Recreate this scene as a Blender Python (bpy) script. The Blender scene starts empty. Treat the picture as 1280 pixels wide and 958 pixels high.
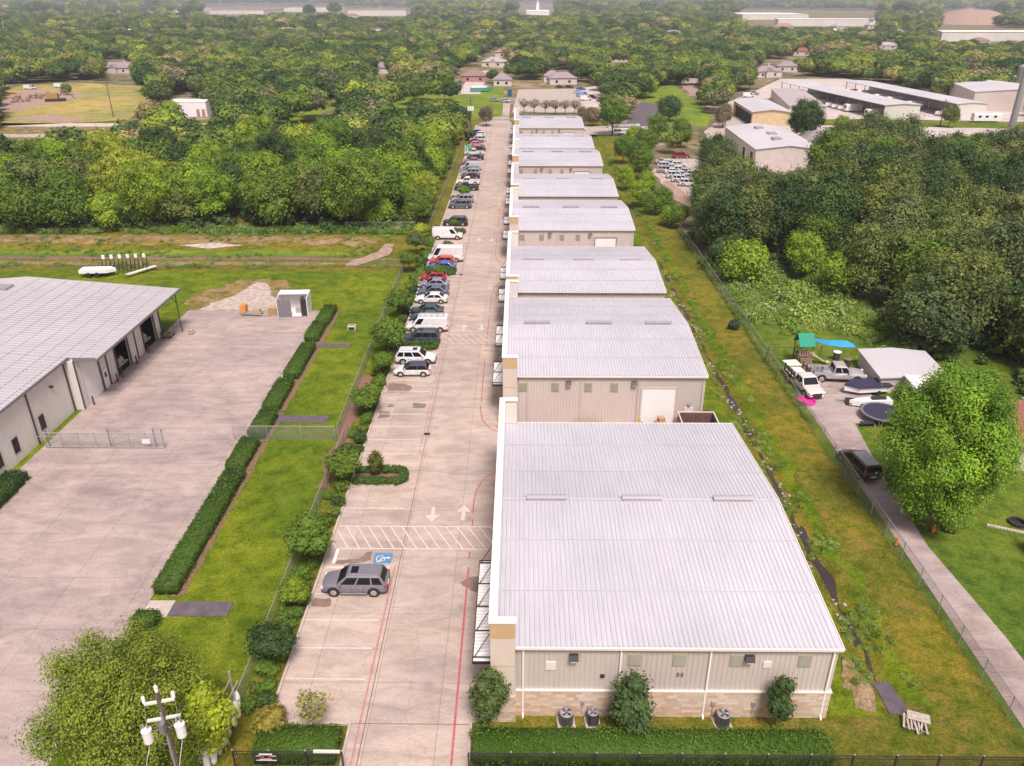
import bpy, math, random
import numpy as np
from mathutils import Vector, Matrix, noise
PI = math.pi
rad = math.radians
S = bpy.context.scene
COL = S.collection
# ------------------------------------------------------------------ camera
FPX, CX, CY, CAMH = 985.0, 640.0, 479.0, 40.0
TH = math.atan(481 / FPX)
PSI = math.atan(10 / FPX * math.cos(TH))
st, ct, sp, cp = math.sin(TH), math.cos(TH), math.sin(PSI), math.cos(PSI)
F_ = (-sp * ct, cp * ct, -st); R_ = (cp, sp, 0.0); U_ = (-sp * st, cp * st, ct)
cam = bpy.data.cameras.new("camera"); camo = bpy.data.objects.new("camera", cam); COL.objects.link(camo)
cam.sensor_width = 36; cam.lens = 36 * FPX / 1280; cam.clip_end = 30000; cam.clip_start = 0.5
camo.matrix_world = Matrix(((R_[0], U_[0], -F_[0], 0), (R_[1], U_[1], -F_[1], 0), (R_[2], U_[2], -F_[2], CAMH), (0, 0, 0, 1)))
S.camera = camo
# ------------------------------------------------------------------ sky, sun, exposure
SUN_EL, SUN_AZ = rad(58), rad(166)      # azimuth from +Y, towards -X
w = bpy.data.worlds.new("World"); S.world = w; w.use_nodes = True
nt = w.node_tree; nt.nodes.clear()
sk = nt.nodes.new("ShaderNodeTexSky"); sk.sky_type = 'NISHITA'; sk.sun_disc = False
sk.sun_elevation = SUN_EL; sk.sun_rotation = SUN_AZ; sk.air_density = 1.0; sk.dust_density = 3.0
hs = nt.nodes.new("ShaderNodeHueSaturation"); hs.inputs['Saturation'].default_value = 0.22
mx = nt.nodes.new("ShaderNodeMix"); mx.data_type = 'RGBA'; mx.blend_type = 'MULTIPLY'; mx.inputs[0].default_value = 1
mx.inputs['B'].default_value = (1.035, 0.97, 0.98, 1)
bg = nt.nodes.new("ShaderNodeBackground"); bg.inputs[1].default_value = 0.098
wo = nt.nodes.new("ShaderNodeOutputWorld")
nt.links.new(sk.outputs[0], hs.inputs['Color']); nt.links.new(hs.outputs[0], mx.inputs['A'])
nt.links.new(mx.outputs['Result'], bg.inputs[0]); nt.links.new(bg.outputs[0], wo.inputs[0])
sl = bpy.data.lights.new("sun", 'SUN'); sl.energy = 2.9; sl.angle = rad(16); sl.color = (1.0, 0.925, 0.875)
so = bpy.data.objects.new("sun", sl); COL.objects.link(so)
sd = Vector((math.sin(SUN_AZ) * math.cos(SUN_EL), math.cos(SUN_AZ) * math.cos(SUN_EL), math.sin(SUN_EL)))
so.rotation_euler = sd.to_track_quat('Z', 'Y').to_euler(); so.location = (0, 0, 39)
S.view_settings.view_transform = 'Standard'; S.view_settings.look = 'None'
S.view_settings.exposure = 0.46; S.view_settings.gamma = 1.0; S.view_settings.use_curve_mapping = False
S.cycles.max_bounces = 5; S.cycles.diffuse_bounces = 3; S.cycles.glossy_bounces = 2
S.cycles.transmission_bounces = 2; S.cycles.transparent_max_bounces = 4; S.cycles.volume_bounces = 0
S.cycles.caustics_reflective = False; S.cycles.caustics_refractive = False

# ------------------------------------------------------------------ pixel <-> world
def ray(x, y):
    a = (x - CX) / FPX; b = -(y - CY) / FPX
    return [F_[i] + a * R_[i] + b * U_[i] for i in range(3)]
def G(x, y, z=0.0):
    d = ray(x, y); t = (z - CAMH) / d[2]
    return (d[0] * t, d[1] * t)
def P(X, Y, Z):
    v = (X, Y, Z - CAMH); d = sum(v[i] * F_[i] for i in range(3))
    if d < 1: return (-9999, 9999)
    return (CX + FPX * sum(v[i] * R_[i] for i in range(3)) / d, CY - FPX * sum(v[i] * U_[i] for i in range(3)) / d)
def inpoly(x, y, p):
    c = False; n = len(p); j = n - 1
    for i in range(n):
        if (p[i][1] > y) != (p[j][1] > y) and x < (p[j][0] - p[i][0]) * (y - p[i][1]) / (p[j][1] - p[i][1]) + p[i][0]: c = not c
        j = i
    return c

# ------------------------------------------------------------------ mesh builder
class MB:
    def __init__(s): s.V = []; s.F = []; s.M = []
    def add(s, vs, fs, m=0):
        o = len(s.V); s.V += [tuple(v) for v in vs]
        for f in fs: s.F.append(tuple(i + o for i in f)); s.M.append(m)
        return s
    def merge(s, b, m=0, off=(0, 0, 0)):
        o = len(s.V); s.V += [(v[0] + off[0], v[1] + off[1], v[2] + off[2]) for v in b.V]
        for f in b.F: s.F.append(tuple(i + o for i in f)); s.M.append(m)
        return s
    def box(s, x0, x1, y0, y1, z0, z1, m=0):
        return s.add([(x0, y0, z0), (x1, y0, z0), (x1, y1, z0), (x0, y1, z0), (x0, y0, z1), (x1, y0, z1), (x1, y1, z1), (x0, y1, z1)],
                     [(3, 2, 1, 0), (4, 5, 6, 7), (0, 1, 5, 4), (1, 2, 6, 5), (2, 3, 7, 6), (3, 0, 4, 7)], m)
    def prism(s, poly, z0, z1, m=0):
        n = len(poly)
        vs = [(p[0], p[1], z0) for p in poly] + [(p[0], p[1], z1) for p in poly]
        fs = [tuple(reversed(range(n))), tuple(range(n, 2 * n))] + [(i, (i + 1) % n, n + (i + 1) % n, n + i) for i in range(n)]
        return s.add(vs, fs, m)
    def prof(s, poly, axis, a0, a1, m=0):
        # polygon of (u,z) pushed along x (axis 0) or y (axis 1)
        n = len(poly); mk = (lambda u, z, a: (a, u, z)) if axis == 0 else (lambda u, z, a: (u, a, z))
        vs = [mk(u, z, a0) for u, z in poly] + [mk(u, z, a1) for u, z in poly]
        fs = [tuple(reversed(range(n))), tuple(range(n, 2 * n))] + [(i, (i + 1) % n, n + (i + 1) % n, n + i) for i in range(n)]
        return s.add(vs, fs, m)
    def tube(s, p, q, r0, r1=None, n=6, m=0, cap=True):
        r1 = r0 if r1 is None else r1; p = Vector(p); q = Vector(q); d = (q - p)
        if d.length < 1e-6: return s
        d.normalize(); a = d.orthogonal().normalized(); b = d.cross(a)
        vs = []
        for c, r in ((p, r0), (q, r1)):
            for i in range(n):
                t = 2 * PI * i / n; vs.append(c + a * (r * math.cos(t)) + b * (r * math.sin(t)))
        fs = [(i, (i + 1) % n, n + (i + 1) % n, n + i) for i in range(n)]
        if cap: fs += [tuple(reversed(range(n))), tuple(range(n, 2 * n))]
        return s.add(vs, fs, m)
    def lathe(s, prof, c=(0, 0, 0), n=16, m=0, axis='z'):
        vs = []
        for r, h in prof:
            for i in range(n):
                t = 2 * PI * i / n; x, y = r * math.cos(t), r * math.sin(t)
                v = (x, y, h) if axis == 'z' else ((x, h, y) if axis == 'y' else (h, x, y))
                vs.append((v[0] + c[0], v[1] + c[1], v[2] + c[2]))
        fs = []
        for k in range(len(prof) - 1):
            for i in range(n): fs.append((k * n + i, k * n + (i + 1) % n, (k + 1) * n + (i + 1) % n, (k + 1) * n + i))
        fs += [tuple(reversed(range(n))), tuple(range((len(prof) - 1) * n, len(prof) * n))]
        return s.add(vs, fs, m)
    def slab(s, q, t=0.01, m=0):
        # quad pushed out along its normal by t
        q = [Vector(v) for v in q]; nrm = (q[1] - q[0]).cross(q[3] - q[0]).normalized() * t
        vs = q + [v + nrm for v in q]
        return s.add(vs, [(3, 2, 1, 0), (4, 5, 6, 7), (0, 1, 5, 4), (1, 2, 6, 5), (2, 3, 7, 6), (3, 0, 4, 7)], m)
    def ribs(s, o, u, v, n, W, L, pitch=0.305, h=0.032, tw=0.06, bw=0.035, m=0, thick=0.0):
        # ribbed metal sheet: profile runs along u, ribs run along v, raised along n
        o, u, v, n = Vector(o), Vector(u).normalized(), Vector(v).normalized(), Vector(n).normalized()
        pr = [(0, 0)]; x = pitch / 2
        while x + pitch / 2 < W + 1e-6:
            pr += [(x - tw / 2 - bw, 0), (x - tw / 2, h), (x + tw / 2, h), (x + tw / 2 + bw, 0)]; x += pitch
        pr.append((W, 0)); vs = []; fs = []
        for a, b in pr: vs += [o + u * a + n * b, o + u * a + n * b + v * L]
        flip = u.cross(v).dot(n) < 0
        for i in range(len(pr) - 1):
            f = (2 * i, 2 * i + 2, 2 * i + 3, 2 * i + 1)
            fs.append(tuple(reversed(f)) if flip else f)
        return s.add(vs, fs, m)
    def mesh(s, name, mats, smooth=False):
        me = bpy.data.meshes.new(name); me.from_pydata(s.V, [], s.F)
        if not isinstance(mats, (list, tuple)): mats = [mats]
        for m in mats: me.materials.append(m)
        if len(mats) > 1: me.polygons.foreach_set('material_index', s.M)
        if smooth: me.polygons.foreach_set('use_smooth', [True] * len(me.polygons))
        me.update(); return me
    def build(s, name, mats, parent=None, smooth=False, **k):
        o = bpy.data.objects.new(name, s.mesh(name, mats, smooth)); COL.objects.link(o)
        if parent: o.parent = parent
        tag(o, **k); return o
def tag(o, label=None, cat=None, group=None, kind=None):
    if label: o['label'] = label
    if cat: o['category'] = cat
    if group: o['group'] = group
    if kind: o['kind'] = kind
    return o
def thing(name, label, cat, loc=(0, 0, 0), rz=0.0, group=None, scale=1.0):
    o = bpy.data.objects.new(name, None); COL.objects.link(o); o.empty_display_size = 0.3
    o.location = loc; o.rotation_euler = (0, 0, rz)
    if scale != 1.0: o.scale = (scale,) * 3
    return tag(o, label, cat, group)
KIDS = {}
def dup(root, loc, rz=0.0, label=None, group=None, scale=None, color=None):
    r = root.copy(); COL.objects.link(r); r.location = loc; r.rotation_euler = (0, 0, rz)
    if scale is not None: r.scale = (scale,) * 3 if not isinstance(scale, tuple) else scale
    if label: r['label'] = label
    if group: r['group'] = group
    if color: r.color = color
    for ch in root.children:
        c = ch.copy(); COL.objects.link(c); c.parent = r
        if color: c.color = color
        for g in ch.children:
            d = g.copy(); COL.objects.link(d); d.parent = c
    return r
def attach(ch, root):
    ch.parent = root; return ch

# ------------------------------------------------------------------ materials
def nodes(name):
    m = bpy.data.materials.new(name); m.use_nodes = True; t = m.node_tree
    return m, t, t.nodes['Principled BSDF']
def N(t, typ, **k):
    n = t.nodes.new(typ)
    for a, b in k.items(): setattr(n, a, b)
    return n
def ramp(t, src, stops):
    r = N(t, 'ShaderNodeValToRGB'); e = r.color_ramp.elements
    while len(e) < len(stops): e.new(0.5)
    for i, (p, c) in enumerate(stops):
        e[i].position = p; e[i].color = c if len(c) == 4 else (*c, 1)
    t.links.new(src, r.inputs[0]); return r.outputs[0]
def coords(t, scale=(1, 1, 1), world=True):
    tc = N(t, 'ShaderNodeNewGeometry' if world else 'ShaderNodeTexCoord'); mp = N(t, 'ShaderNodeMapping')
    t.links.new(tc.outputs['Position' if world else 'Object'], mp.inputs[0]); mp.inputs['Scale'].default_value = scale
    return mp.outputs[0]
def noise_(t, co, sc, det=4, rough=0.6, dist=0.0):
    n = N(t, 'ShaderNodeTexNoise'); n.inputs['Scale'].default_value = sc; n.inputs['Detail'].default_value = det
    n.inputs['Roughness'].default_value = rough; n.inputs['Distortion'].default_value = dist
    t.links.new(co, n.inputs['Vector']); return n.outputs[0]
def mixc(t, a, b, f, mode='MIX'):
    x = N(t, 'ShaderNodeMix', data_type='RGBA', blend_type=mode)
    for s_, v in (('A', a), ('B', b)):
        if isinstance(v, (tuple, list)): x.inputs[s_].default_value = (*v[:3], 1)
        else: t.links.new(v, x.inputs[s_])
    if isinstance(f, (int, float)): x.inputs[0].default_value = f
    else: t.links.new(f, x.inputs[0])
    return x.outputs['Result']
def mth(t, op, a, b=0.0):
    x = N(t, 'ShaderNodeMath', operation=op)
    for i, v in enumerate((a, b)):
        if isinstance(v, (int, float)): x.inputs[i].default_value = v
        else: t.links.new(v, x.inputs[i])
    return x.outputs[0]
def bump(t, p, h, strength=0.3, dist=0.05):
    b = N(t, 'ShaderNodeBump'); b.inputs['Strength'].default_value = strength; b.inputs['Distance'].default_value = dist
    t.links.new(h, b.inputs['Height']); t.links.new(b.outputs[0], p.inputs['Normal'])
def plain(name, col, rough=0.6, metal=0.0, var=0.12, sc=0.8, spec=0.4, world=True, alpha=1.0):
    m, t, p = nodes(name)
    co = coords(t, world=world); n = noise_(t, co, sc, 5)
    a = tuple(c * (1 - var) for c in col); b = tuple(min(1, c * (1 + var)) for c in col)
    t.links.new(ramp(t, n, [(0.3, a), (0.7, b)]), p.inputs['Base Color'])
    p.inputs['Roughness'].default_value = rough; p.inputs['Metallic'].default_value = metal
    p.inputs['Specular IOR Level'].default_value = spec
    return m
def streaky(name, col, dark, sc=(0.6, 0.05, 0.05), amt=0.6, rough=0.45, metal=0.0, spec=0.4, big=0.08):
    # weathered metal sheet: streaks along the ribs plus broad blotches
    m, t, p = nodes(name); co = coords(t, sc)
    n1 = noise_(t, co, 3.0, 6, 0.7); n2 = noise_(t, coords(t), big, 3)
    c1 = ramp(t, n1, [(0.35, dark), (0.62, col)])
    c = mixc(t, col, c1, amt); c = mixc(t, c, ramp(t, n2, [(0.3, (0.88, 0.87, 0.88)), (0.7, (1.06, 1.05, 1.06))]), 1.0, 'MULTIPLY')
    t.links.new(c, p.inputs['Base Color']); p.inputs['Roughness'].default_value = rough; p.inputs['Metallic'].default_value = metal
    p.inputs['Specular IOR Level'].default_value = spec
    return m
def concrete(name, base, dark, warm, slab=(4.6, 6.1), off=(0, 0), joint=0.35, streak=0.5):
    m, t, p = nodes(name); co = coords(t)
    big = noise_(t, co, 0.11, 5, 0.62, 0.4); mid = noise_(t, coords(t, (0.38, 1.0, 1.0)), 0.8, 8, 0.75, 0.6); fine = noise_(t, co, 7.0, 4, 0.7)
    c = ramp(t, big, [(0.40, warm), (0.5, base), (0.60, dark)])
    c = mixc(t, c, ramp(t, mid, [(0.38, tuple(x * 0.70 for x in base)), (0.5, base), (0.62, tuple(min(1, x * 1.28) for x in base))]), streak)
    c = mixc(t, c, ramp(t, fine, [(0.3, (0.86,) * 3), (0.7, (1.1,) * 3)]), 1.0, 'MULTIPLY')
    # slab to slab tone and joint lines
    br = N(t, 'ShaderNodeTexBrick'); mp = N(t, 'ShaderNodeMapping'); mp.inputs['Location'].default_value = (off[0], off[1], 0)
    t.links.new(co, mp.inputs[0]); t.links.new(mp.outputs[0], br.inputs['Vector'])
    br.offset = 0.0; br.inputs['Scale'].default_value = 1.0; br.inputs['Brick Width'].default_value = slab[0]; br.inputs['Row Height'].default_value = slab[1]
    br.inputs['Mortar Size'].default_value = 0.025; br.inputs['Mortar Smooth'].default_value = 0.3
    br.inputs['Color1'].default_value = (0.93, 0.93, 0.94, 1); br.inputs['Color2'].default_value = (1.05, 1.04, 1.03, 1)
    br.inputs['Mortar'].default_value = (1 - joint, 1 - joint, 1 - joint, 1)
    c = mixc(t, c, br.outputs[0], 1.0, 'MULTIPLY')
    # wandering cracks
    vo = N(t, 'ShaderNodeTexVoronoi', feature='DISTANCE_TO_EDGE'); vo.inputs['Scale'].default_value = 0.16
    wv = N(t, 'ShaderNodeVectorMath', operation='ADD'); nn = N(t, 'ShaderNodeTexNoise'); nn.inputs['Scale'].default_value = 0.8; nn.inputs['Detail'].default_value = 5
    t.links.new(co, nn.inputs['Vector']); t.links.new(co, wv.inputs[0]); t.links.new(nn.outputs['Color'], wv.inputs[1]); t.links.new(wv.outputs[0], vo.inputs['Vector'])
    c = mixc(t, c, ramp(t, vo.outputs['Distance'], [(0.0, (0.72,) * 3), (0.006, (1,) * 3)]), 0.6, 'MULTIPLY')
    # oil spots
    v2 = noise_(t, co, 0.55, 2, 0.5); c = mixc(t, c, ramp(t, v2, [(0.68, (1, 1, 1)), (0.78, (0.72, 0.66, 0.62))]), 0.8, 'MULTIPLY')
    t.links.new(c, p.inputs['Base Color']); p.inputs['Roughness'].default_value = 0.85; p.inputs['Specular IOR Level'].default_value = 0.25
    bump(t, p, fine, 0.15, 0.01)
    return m
def grass(name, a, b, c3, dry, sc=1.0, dryness=0.62, stripe=None, yellow=0.5):
    m, t, p = nodes(name); co = coords(t)
    big = noise_(t, co, 0.07 * sc, 4, 0.6, 0.5); mid = noise_(t, co, 0.5 * sc, 6, 0.75, 0.3); fine = noise_(t, co, 5.0, 6, 0.8)
    c = ramp(t, mid, [(0.38, a), (0.5, b), (0.63, c3)])
    c = mixc(t, c, ramp(t, big, [(0.40, (0.78, 0.87, 0.85)), (0.60, (1.20, 1.10, 1.0))]), 1.0, 'MULTIPLY')
    dn = noise_(t, coords(t, (1, 1, 1)), 0.23 * sc, 7, 0.75, 0.6)
    c = mixc(t, c, dry, ramp(t, dn, [(dryness, (0, 0, 0)), (dryness + 0.14, (0.8, 0.8, 0.8))]))
    c = mixc(t, c, ramp(t, fine, [(0.36, (0.55, 0.57, 0.55)), (0.64, (1.42, 1.38, 1.35))]), 1.0, 'MULTIPLY')
    t.links.new(c, p.inputs['Base Color']); p.inputs['Roughness'].default_value = 0.9; p.inputs['Specular IOR Level'].default_value = 0.1
    bump(t, p, fine, 0.7, 0.08)
    return m
def leafmat(name, rnd=None, sat=0.55):
    m, t, p = nodes(name)
    at = N(t, 'ShaderNodeAttribute'); at.attribute_name = 'tint'
    oi = N(t, 'ShaderNodeObjectInfo')
    if rnd:
        base = ramp(t, oi.outputs['Random'], rnd)
        lo = noise_(t, coords(t), 0.012, 3, 0.6)
        base = mixc(t, base, ramp(t, lo, [(0.42, (0.66, 0.78, 0.80)), (0.60, (1.4, 1.32, 1.15))]), 1.0, 'MULTIPLY')
    else: base = oi.outputs['Color']
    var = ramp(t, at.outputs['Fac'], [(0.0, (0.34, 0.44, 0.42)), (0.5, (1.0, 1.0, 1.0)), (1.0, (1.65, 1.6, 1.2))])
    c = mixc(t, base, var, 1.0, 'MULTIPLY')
    t.links.new(c, p.inputs['Base Color']); p.inputs['Roughness'].default_value = 0.62; p.inputs['Specular IOR Level'].default_value = 0.22
    tr = N(t, 'ShaderNodeBsdfTranslucent'); t.links.new(c, tr.inputs[0])
    ms = N(t, 'ShaderNodeMixShader'); ms.inputs[0].default_value = 0.20
    t.links.new(p.outputs[0], ms.inputs[1]); t.links.new(tr.outputs[0], ms.inputs[2])
    t.links.new(ms.outputs[0], t.nodes['Material Output'].inputs[0])
    return m
def objpaint(name, rough=0.3, spec=0.5, coat=0.5):
    m, t, p = nodes(name); oi = N(t, 'ShaderNodeObjectInfo')
    n = noise_(t, coords(t), 2.0, 4)
    t.links.new(mixc(t, oi.outputs['Color'], ramp(t, n, [(0.3, (0.88, 0.86, 0.85)), (0.7, (1.03, 1.03, 1.03))]), 1.0, 'MULTIPLY'), p.inputs['Base Color'])
    p.inputs['Roughness'].default_value = rough; p.inputs['Specular IOR Level'].default_value = spec; p.inputs['Coat Weight'].default_value = coat
    return m
def stone(name):
    m, t, p = nodes(name); tc = N(t, 'ShaderNodeTexCoord'); sx = N(t, 'ShaderNodeSeparateXYZ'); cb = N(t, 'ShaderNodeCombineXYZ')
    t.links.new(tc.outputs['Object'], sx.inputs[0]); t.links.new(mth(t, 'ADD', sx.outputs[0], sx.outputs[1]), cb.inputs[0]); t.links.new(sx.outputs[2], cb.inputs[1])
    br = N(t, 'ShaderNodeTexBrick'); br.offset = 0.43; br.squash = 0.6; br.squash_frequency = 3
    nn = N(t, 'ShaderNodeTexNoise'); nn.inputs['Scale'].default_value = 2.2; wv = N(t, 'ShaderNodeVectorMath', operation='MULTIPLY_ADD')
    t.links.new(cb.outputs[0], nn.inputs['Vector']); t.links.new(nn.outputs['Color'], wv.inputs[0]); wv.inputs[1].default_value = (0.5, 0.22, 0); t.links.new(cb.outputs[0], wv.inputs[2])
    t.links.new(wv.outputs[0], br.inputs['Vector'])
    br.inputs['Scale'].default_value = 1.0; br.inputs['Brick Width'].default_value = 0.62; br.inputs['Row Height'].default_value = 0.24
    br.inputs['Mortar Size'].default_value = 0.012; br.inputs['Mortar Smooth'].default_value = 0.4
    br.inputs['Color1'].default_value = (0.50, 0.36, 0.25, 1); br.inputs['Color2'].default_value = (0.68, 0.59, 0.51, 1); br.inputs['Mortar'].default_value = (0.48, 0.41, 0.35, 1)
    n = noise_(t, cb.outputs[0], 1.3, 4); c = mixc(t, br.outputs[0], ramp(t, n, [(0.40, (1.12, 0.93, 0.80)), (0.60, (0.96, 0.97, 1.0))]), 1.0, 'MULTIPLY')
    t.links.new(c, p.inputs['Base Color']); p.inputs['Roughness'].default_value = 0.85
    bump(t, p, br.outputs['Fac'], -0.5, 0.02)
    return m
M = {}
M['roof'] = streaky('pale ribbed roof metal', (0.56, 0.54, 0.585), (0.46, 0.435, 0.475), (5, 0.10, 1), 0.8, 0.55)
M['roof_far'] = streaky('pale far roof metal', (0.57, 0.54, 0.56), (0.46, 0.43, 0.455), (3, 0.1, 1), 0.5, 0.6)
M['roof_grey'] = streaky('grey ribbed roof metal', (0.46, 0.425, 0.445), (0.37, 0.34, 0.355), (0.08, 1.6, 1), 0.75, 0.5)
M['siding'] = streaky('beige ribbed wall siding', (0.58, 0.495, 0.445), (0.51, 0.43, 0.385), (2, 2, 0.12), 0.5, 0.55)
M['siding_pale'] = streaky('cream ribbed wall siding', (0.68, 0.64, 0.59), (0.58, 0.54, 0.49), (2, 2, 0.12), 0.5, 0.55)
M['stucco'] = plain('cream stucco', (0.62, 0.51, 0.44), 0.85, sc=1.5, var=0.06)
M['tan'] = plain('tan stucco band', (0.53, 0.36, 0.20), 0.85, sc=1.5, var=0.06)
M['coping'] = plain('white metal coping', (0.86, 0.81, 0.77), 0.45, var=0.03)
M['trimwhite'] = plain('off white trim', (0.72, 0.66, 0.62), 0.5, var=0.05)
M['olive'] = plain('olive louvre panel', (0.40, 0.36, 0.23), 0.6, var=0.08)
M['stone'] = stone('stacked limestone')
M['darkmetal'] = plain('dark painted metal', (0.035, 0.03, 0.032), 0.5, var=0.2)
M['greymetal'] = plain('galvanised grey metal', (0.38, 0.36, 0.37), 0.45, 0.3, var=0.15, sc=4)
M['midgrey'] = plain('mid grey metal', (0.22, 0.20, 0.22), 0.5, 0.2, var=0.15, sc=4)
M['whitepaint'] = plain('white paint', (0.80, 0.76, 0.76), 0.4, var=0.04)
M['bronze'] = plain('dark bronze trim', (0.075, 0.05, 0.045), 0.5, var=0.1)
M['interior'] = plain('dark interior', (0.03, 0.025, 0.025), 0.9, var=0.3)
M['glass'] = plain('dark glass', (0.010, 0.011, 0.014), 0.18, var=0.1, spec=0.25)
M['tyre'] = plain('tyre rubber', (0.022, 0.02, 0.022), 0.85, var=0.2)
M['rim'] = plain('alloy rim', (0.50, 0.48, 0.50), 0.35, 0.6, var=0.08)
M['lamp'] = plain('lamp lens', (0.75, 0.76, 0.80), 0.15, var=0.03)
M['redlamp'] = plain('red lamp lens', (0.45, 0.03, 0.04), 0.2, var=0.05)
M['paint'] = objpaint('car paint')
M['matte'] = objpaint('coloured surface', 0.75, 0.3, 0.0)
M['line'] = plain('white road paint', (0.66, 0.56, 0.50), 0.7, var=0.2, sc=5)
M['arrow'] = plain('worn white road paint', (0.60, 0.50, 0.44), 0.7, var=0.2, sc=5)
M['redline'] = plain('red kerb paint', (0.46, 0.11, 0.12), 0.7, var=0.3, sc=5)
M['fadedred'] = plain('faded red paint', (0.46, 0.21, 0.19), 0.7, var=0.3, sc=5)
M['blueline'] = plain('blue road paint', (0.09, 0.24, 0.45), 0.7, var=0.2, sc=6)
M['kerb'] = plain('kerb concrete', (0.50, 0.41, 0.36), 0.85, var=0.15, sc=2)
M['wood'] = plain('weathered timber', (0.20, 0.14, 0.10), 0.85, var=0.3, sc=5)
M['palewood'] = plain('pale dry timber', (0.44, 0.36, 0.31), 0.85, var=0.3, sc=5)
M['bark'] = plain('tree bark', (0.13, 0.095, 0.075), 0.9, var=0.35, sc=6, world=False)
M['drive'] = concrete('driveway concrete', (0.465, 0.365, 0.32), (0.375, 0.30, 0.275), (0.515, 0.395, 0.32), (4.25, 6.4), (0.6, 1.0), 0.36, 0.55)
M['lot'] = concrete('old lot concrete', (0.385, 0.303, 0.282), (0.270, 0.208, 0.20), (0.46, 0.36, 0.33), (5.5, 5.5), (1.0, 2.0), 0.35, 0.6)
M['neigh'] = concrete('neighbour driveway concrete', (0.40, 0.315, 0.30), (0.24, 0.175, 0.16), (0.47, 0.375, 0.35), (4.0, 4.1), (1.2, 0.3), 0.2, 0.55)
M['street'] = concrete('street concrete', (0.56, 0.47, 0.44), (0.46, 0.39, 0.37), (0.58, 0.50, 0.46), (5, 7), (0, 0), 0.1, 0.5)
M['gravel'] = plain('pale gravel', (0.44, 0.35, 0.31), 0.95, var=0.35, sc=1.2)
M['dirt'] = plain('bare dirt', (0.36, 0.235, 0.185), 0.95, var=0.3, sc=0.9)
M['asphalt'] = plain('worn dark paving', (0.125, 0.095, 0.115), 0.8, var=0.25, sc=1.2)
M['mud'] = plain('dark wet mud', (0.055, 0.042, 0.028), 0.5, var=0.4, sc=3)
M['louvre'] = plain('grey tan louvre', (0.27, 0.245, 0.20), 0.6, var=0.08)
M['mulch'] = plain('brown mulch', (0.22, 0.12, 0.08), 0.95, var=0.4, sc=5)
M['bank'] = grass('grassy earth bank', (0.10, 0.10, 0.02), (0.20, 0.15, 0.045), (0.30, 0.21, 0.11), (0.38, 0.25, 0.17), 1.5, 0.47)
M['lawn'] = grass('mown lawn', (0.070, 0.110, 0.008), (0.120, 0.165, 0.010), (0.175, 0.205, 0.020), (0.22, 0.17, 0.06), 1.0, 0.64)
M['rough'] = grass('rough grass', (0.080, 0.105, 0.010), (0.145, 0.140, 0.016), (0.22, 0.170, 0.030), (0.25, 0.15, 0.055), 1.6, 0.55)
M['garden'] = grass('garden grass', (0.060, 0.105, 0.014), (0.100, 0.155, 0.018), (0.15, 0.185, 0.028), (0.24, 0.18, 0.09), 1.2, 0.68)
M['field'] = grass('dry field grass', (0.20, 0.21, 0.05), (0.34, 0.29, 0.09), (0.42, 0.33, 0.14), (0.46, 0.29, 0.16), 0.35, 0.50)
M['meadow'] = grass('bright meadow grass', (0.12, 0.17, 0.018), (0.16, 0.225, 0.025), (0.21, 0.255, 0.04), (0.33, 0.28, 0.08), 0.6, 0.68)
GREENS = [(0.0, (0.045, 0.085, 0.026)), (0.20, (0.085, 0.14, 0.028)), (0.38, (0.085, 0.125, 0.040)), (0.54, (0.16, 0.225, 0.034)), (0.70, (0.18, 0.21, 0.055)), (0.84, (0.26, 0.31, 0.040)), (0.93, (0.25, 0.21, 0.10)), (1.0, (0.29, 0.24, 0.14))]
M['leaf'] = leafmat('leaves'); M['leaf_far'] = leafmat('far leaves', GREENS)
# ================================================================== GROUND
rng = random.Random(7)
def gz(x, y):
    z = 0.0
    if 19.6 < x < 30.2 and 34 < y < 300:
        c = 23.95 + 0.35 * math.sin(y * 0.21) + 0.25 * math.sin(y * 0.57 + 1)
        f = min(1, (y - 34) / 5) * min(1, (300 - y) / 20)
        wd = 1.25 + 0.25 * math.sin(y * 0.33 + 2)
        z -= 0.75 * f * math.exp(-((x - c) / wd) ** 2)
        z += 0.10 * noise.noise(Vector((x * 0.5, y * 0.35, 3))) * min(1, (x - 19.6)) * min(1, 30.2 - x)
    if x < -21 and 127 < y < 147:
        f = min(1, (-21 - x) / 9)
        z -= 1.1 * f * math.exp(-((y - 136) / 3.4) ** 2) * min(1, (y - 127) / 2, (147 - y) / 2)
    return z
def lin(a, b, s):
    n = max(1, int(round((b - a) / s))); return [a + (b - a) * i / n for i in range(n)]
xs = [-14000, -5000, -1800, -700, -300, -180, -130] + lin(-110, -17.2, 2.4) + [-17.2] + lin(-15.2, 19.5, 11) + lin(19.5, 30.3, 0.36) + [30.3, 34.3, 60, 110, 180, 300, 700, 1800, 5000, 14000]
ys = [-3000, -300, -40, 10] + lin(28, 105, 0.9) + lin(105, 126, 3) + lin(126, 148, 0.8) + lin(148, 300, 2.5) + [300, 360, 450, 600, 900, 1500, 3000, 7000, 16000]
b = MB(); nx, ny = len(xs), len(ys)
for y in ys:
    for x in xs: b.V.append((x, y, gz(x, y)))
for j in range(ny - 1):
    for i in range(nx - 1):
        k = j * nx + i; b.F.append((k, k + 1, k + nx + 1, k + nx))
        xm, ym = (xs[i] + xs[i + 1]) / 2, (ys[j] + ys[j + 1]) / 2
        m = 3
        if ym < 300:
            if xm < -17.3: m = 0 if ym < 124.5 else 1
            elif xm < 30.3: m = 1
            elif xm < 60: m = 2 if ym < 105 else 3
        b.M.append(m)
M['farground'] = grass('wooded ground', (0.085, 0.095, 0.035), (0.17, 0.145, 0.07), (0.27, 0.20, 0.13), (0.42, 0.32, 0.28), 0.25, 0.50)
b.build('ground', [M['lawn'], M['rough'], M['garden'], M['farground']], smooth=True, kind='structure')

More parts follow.
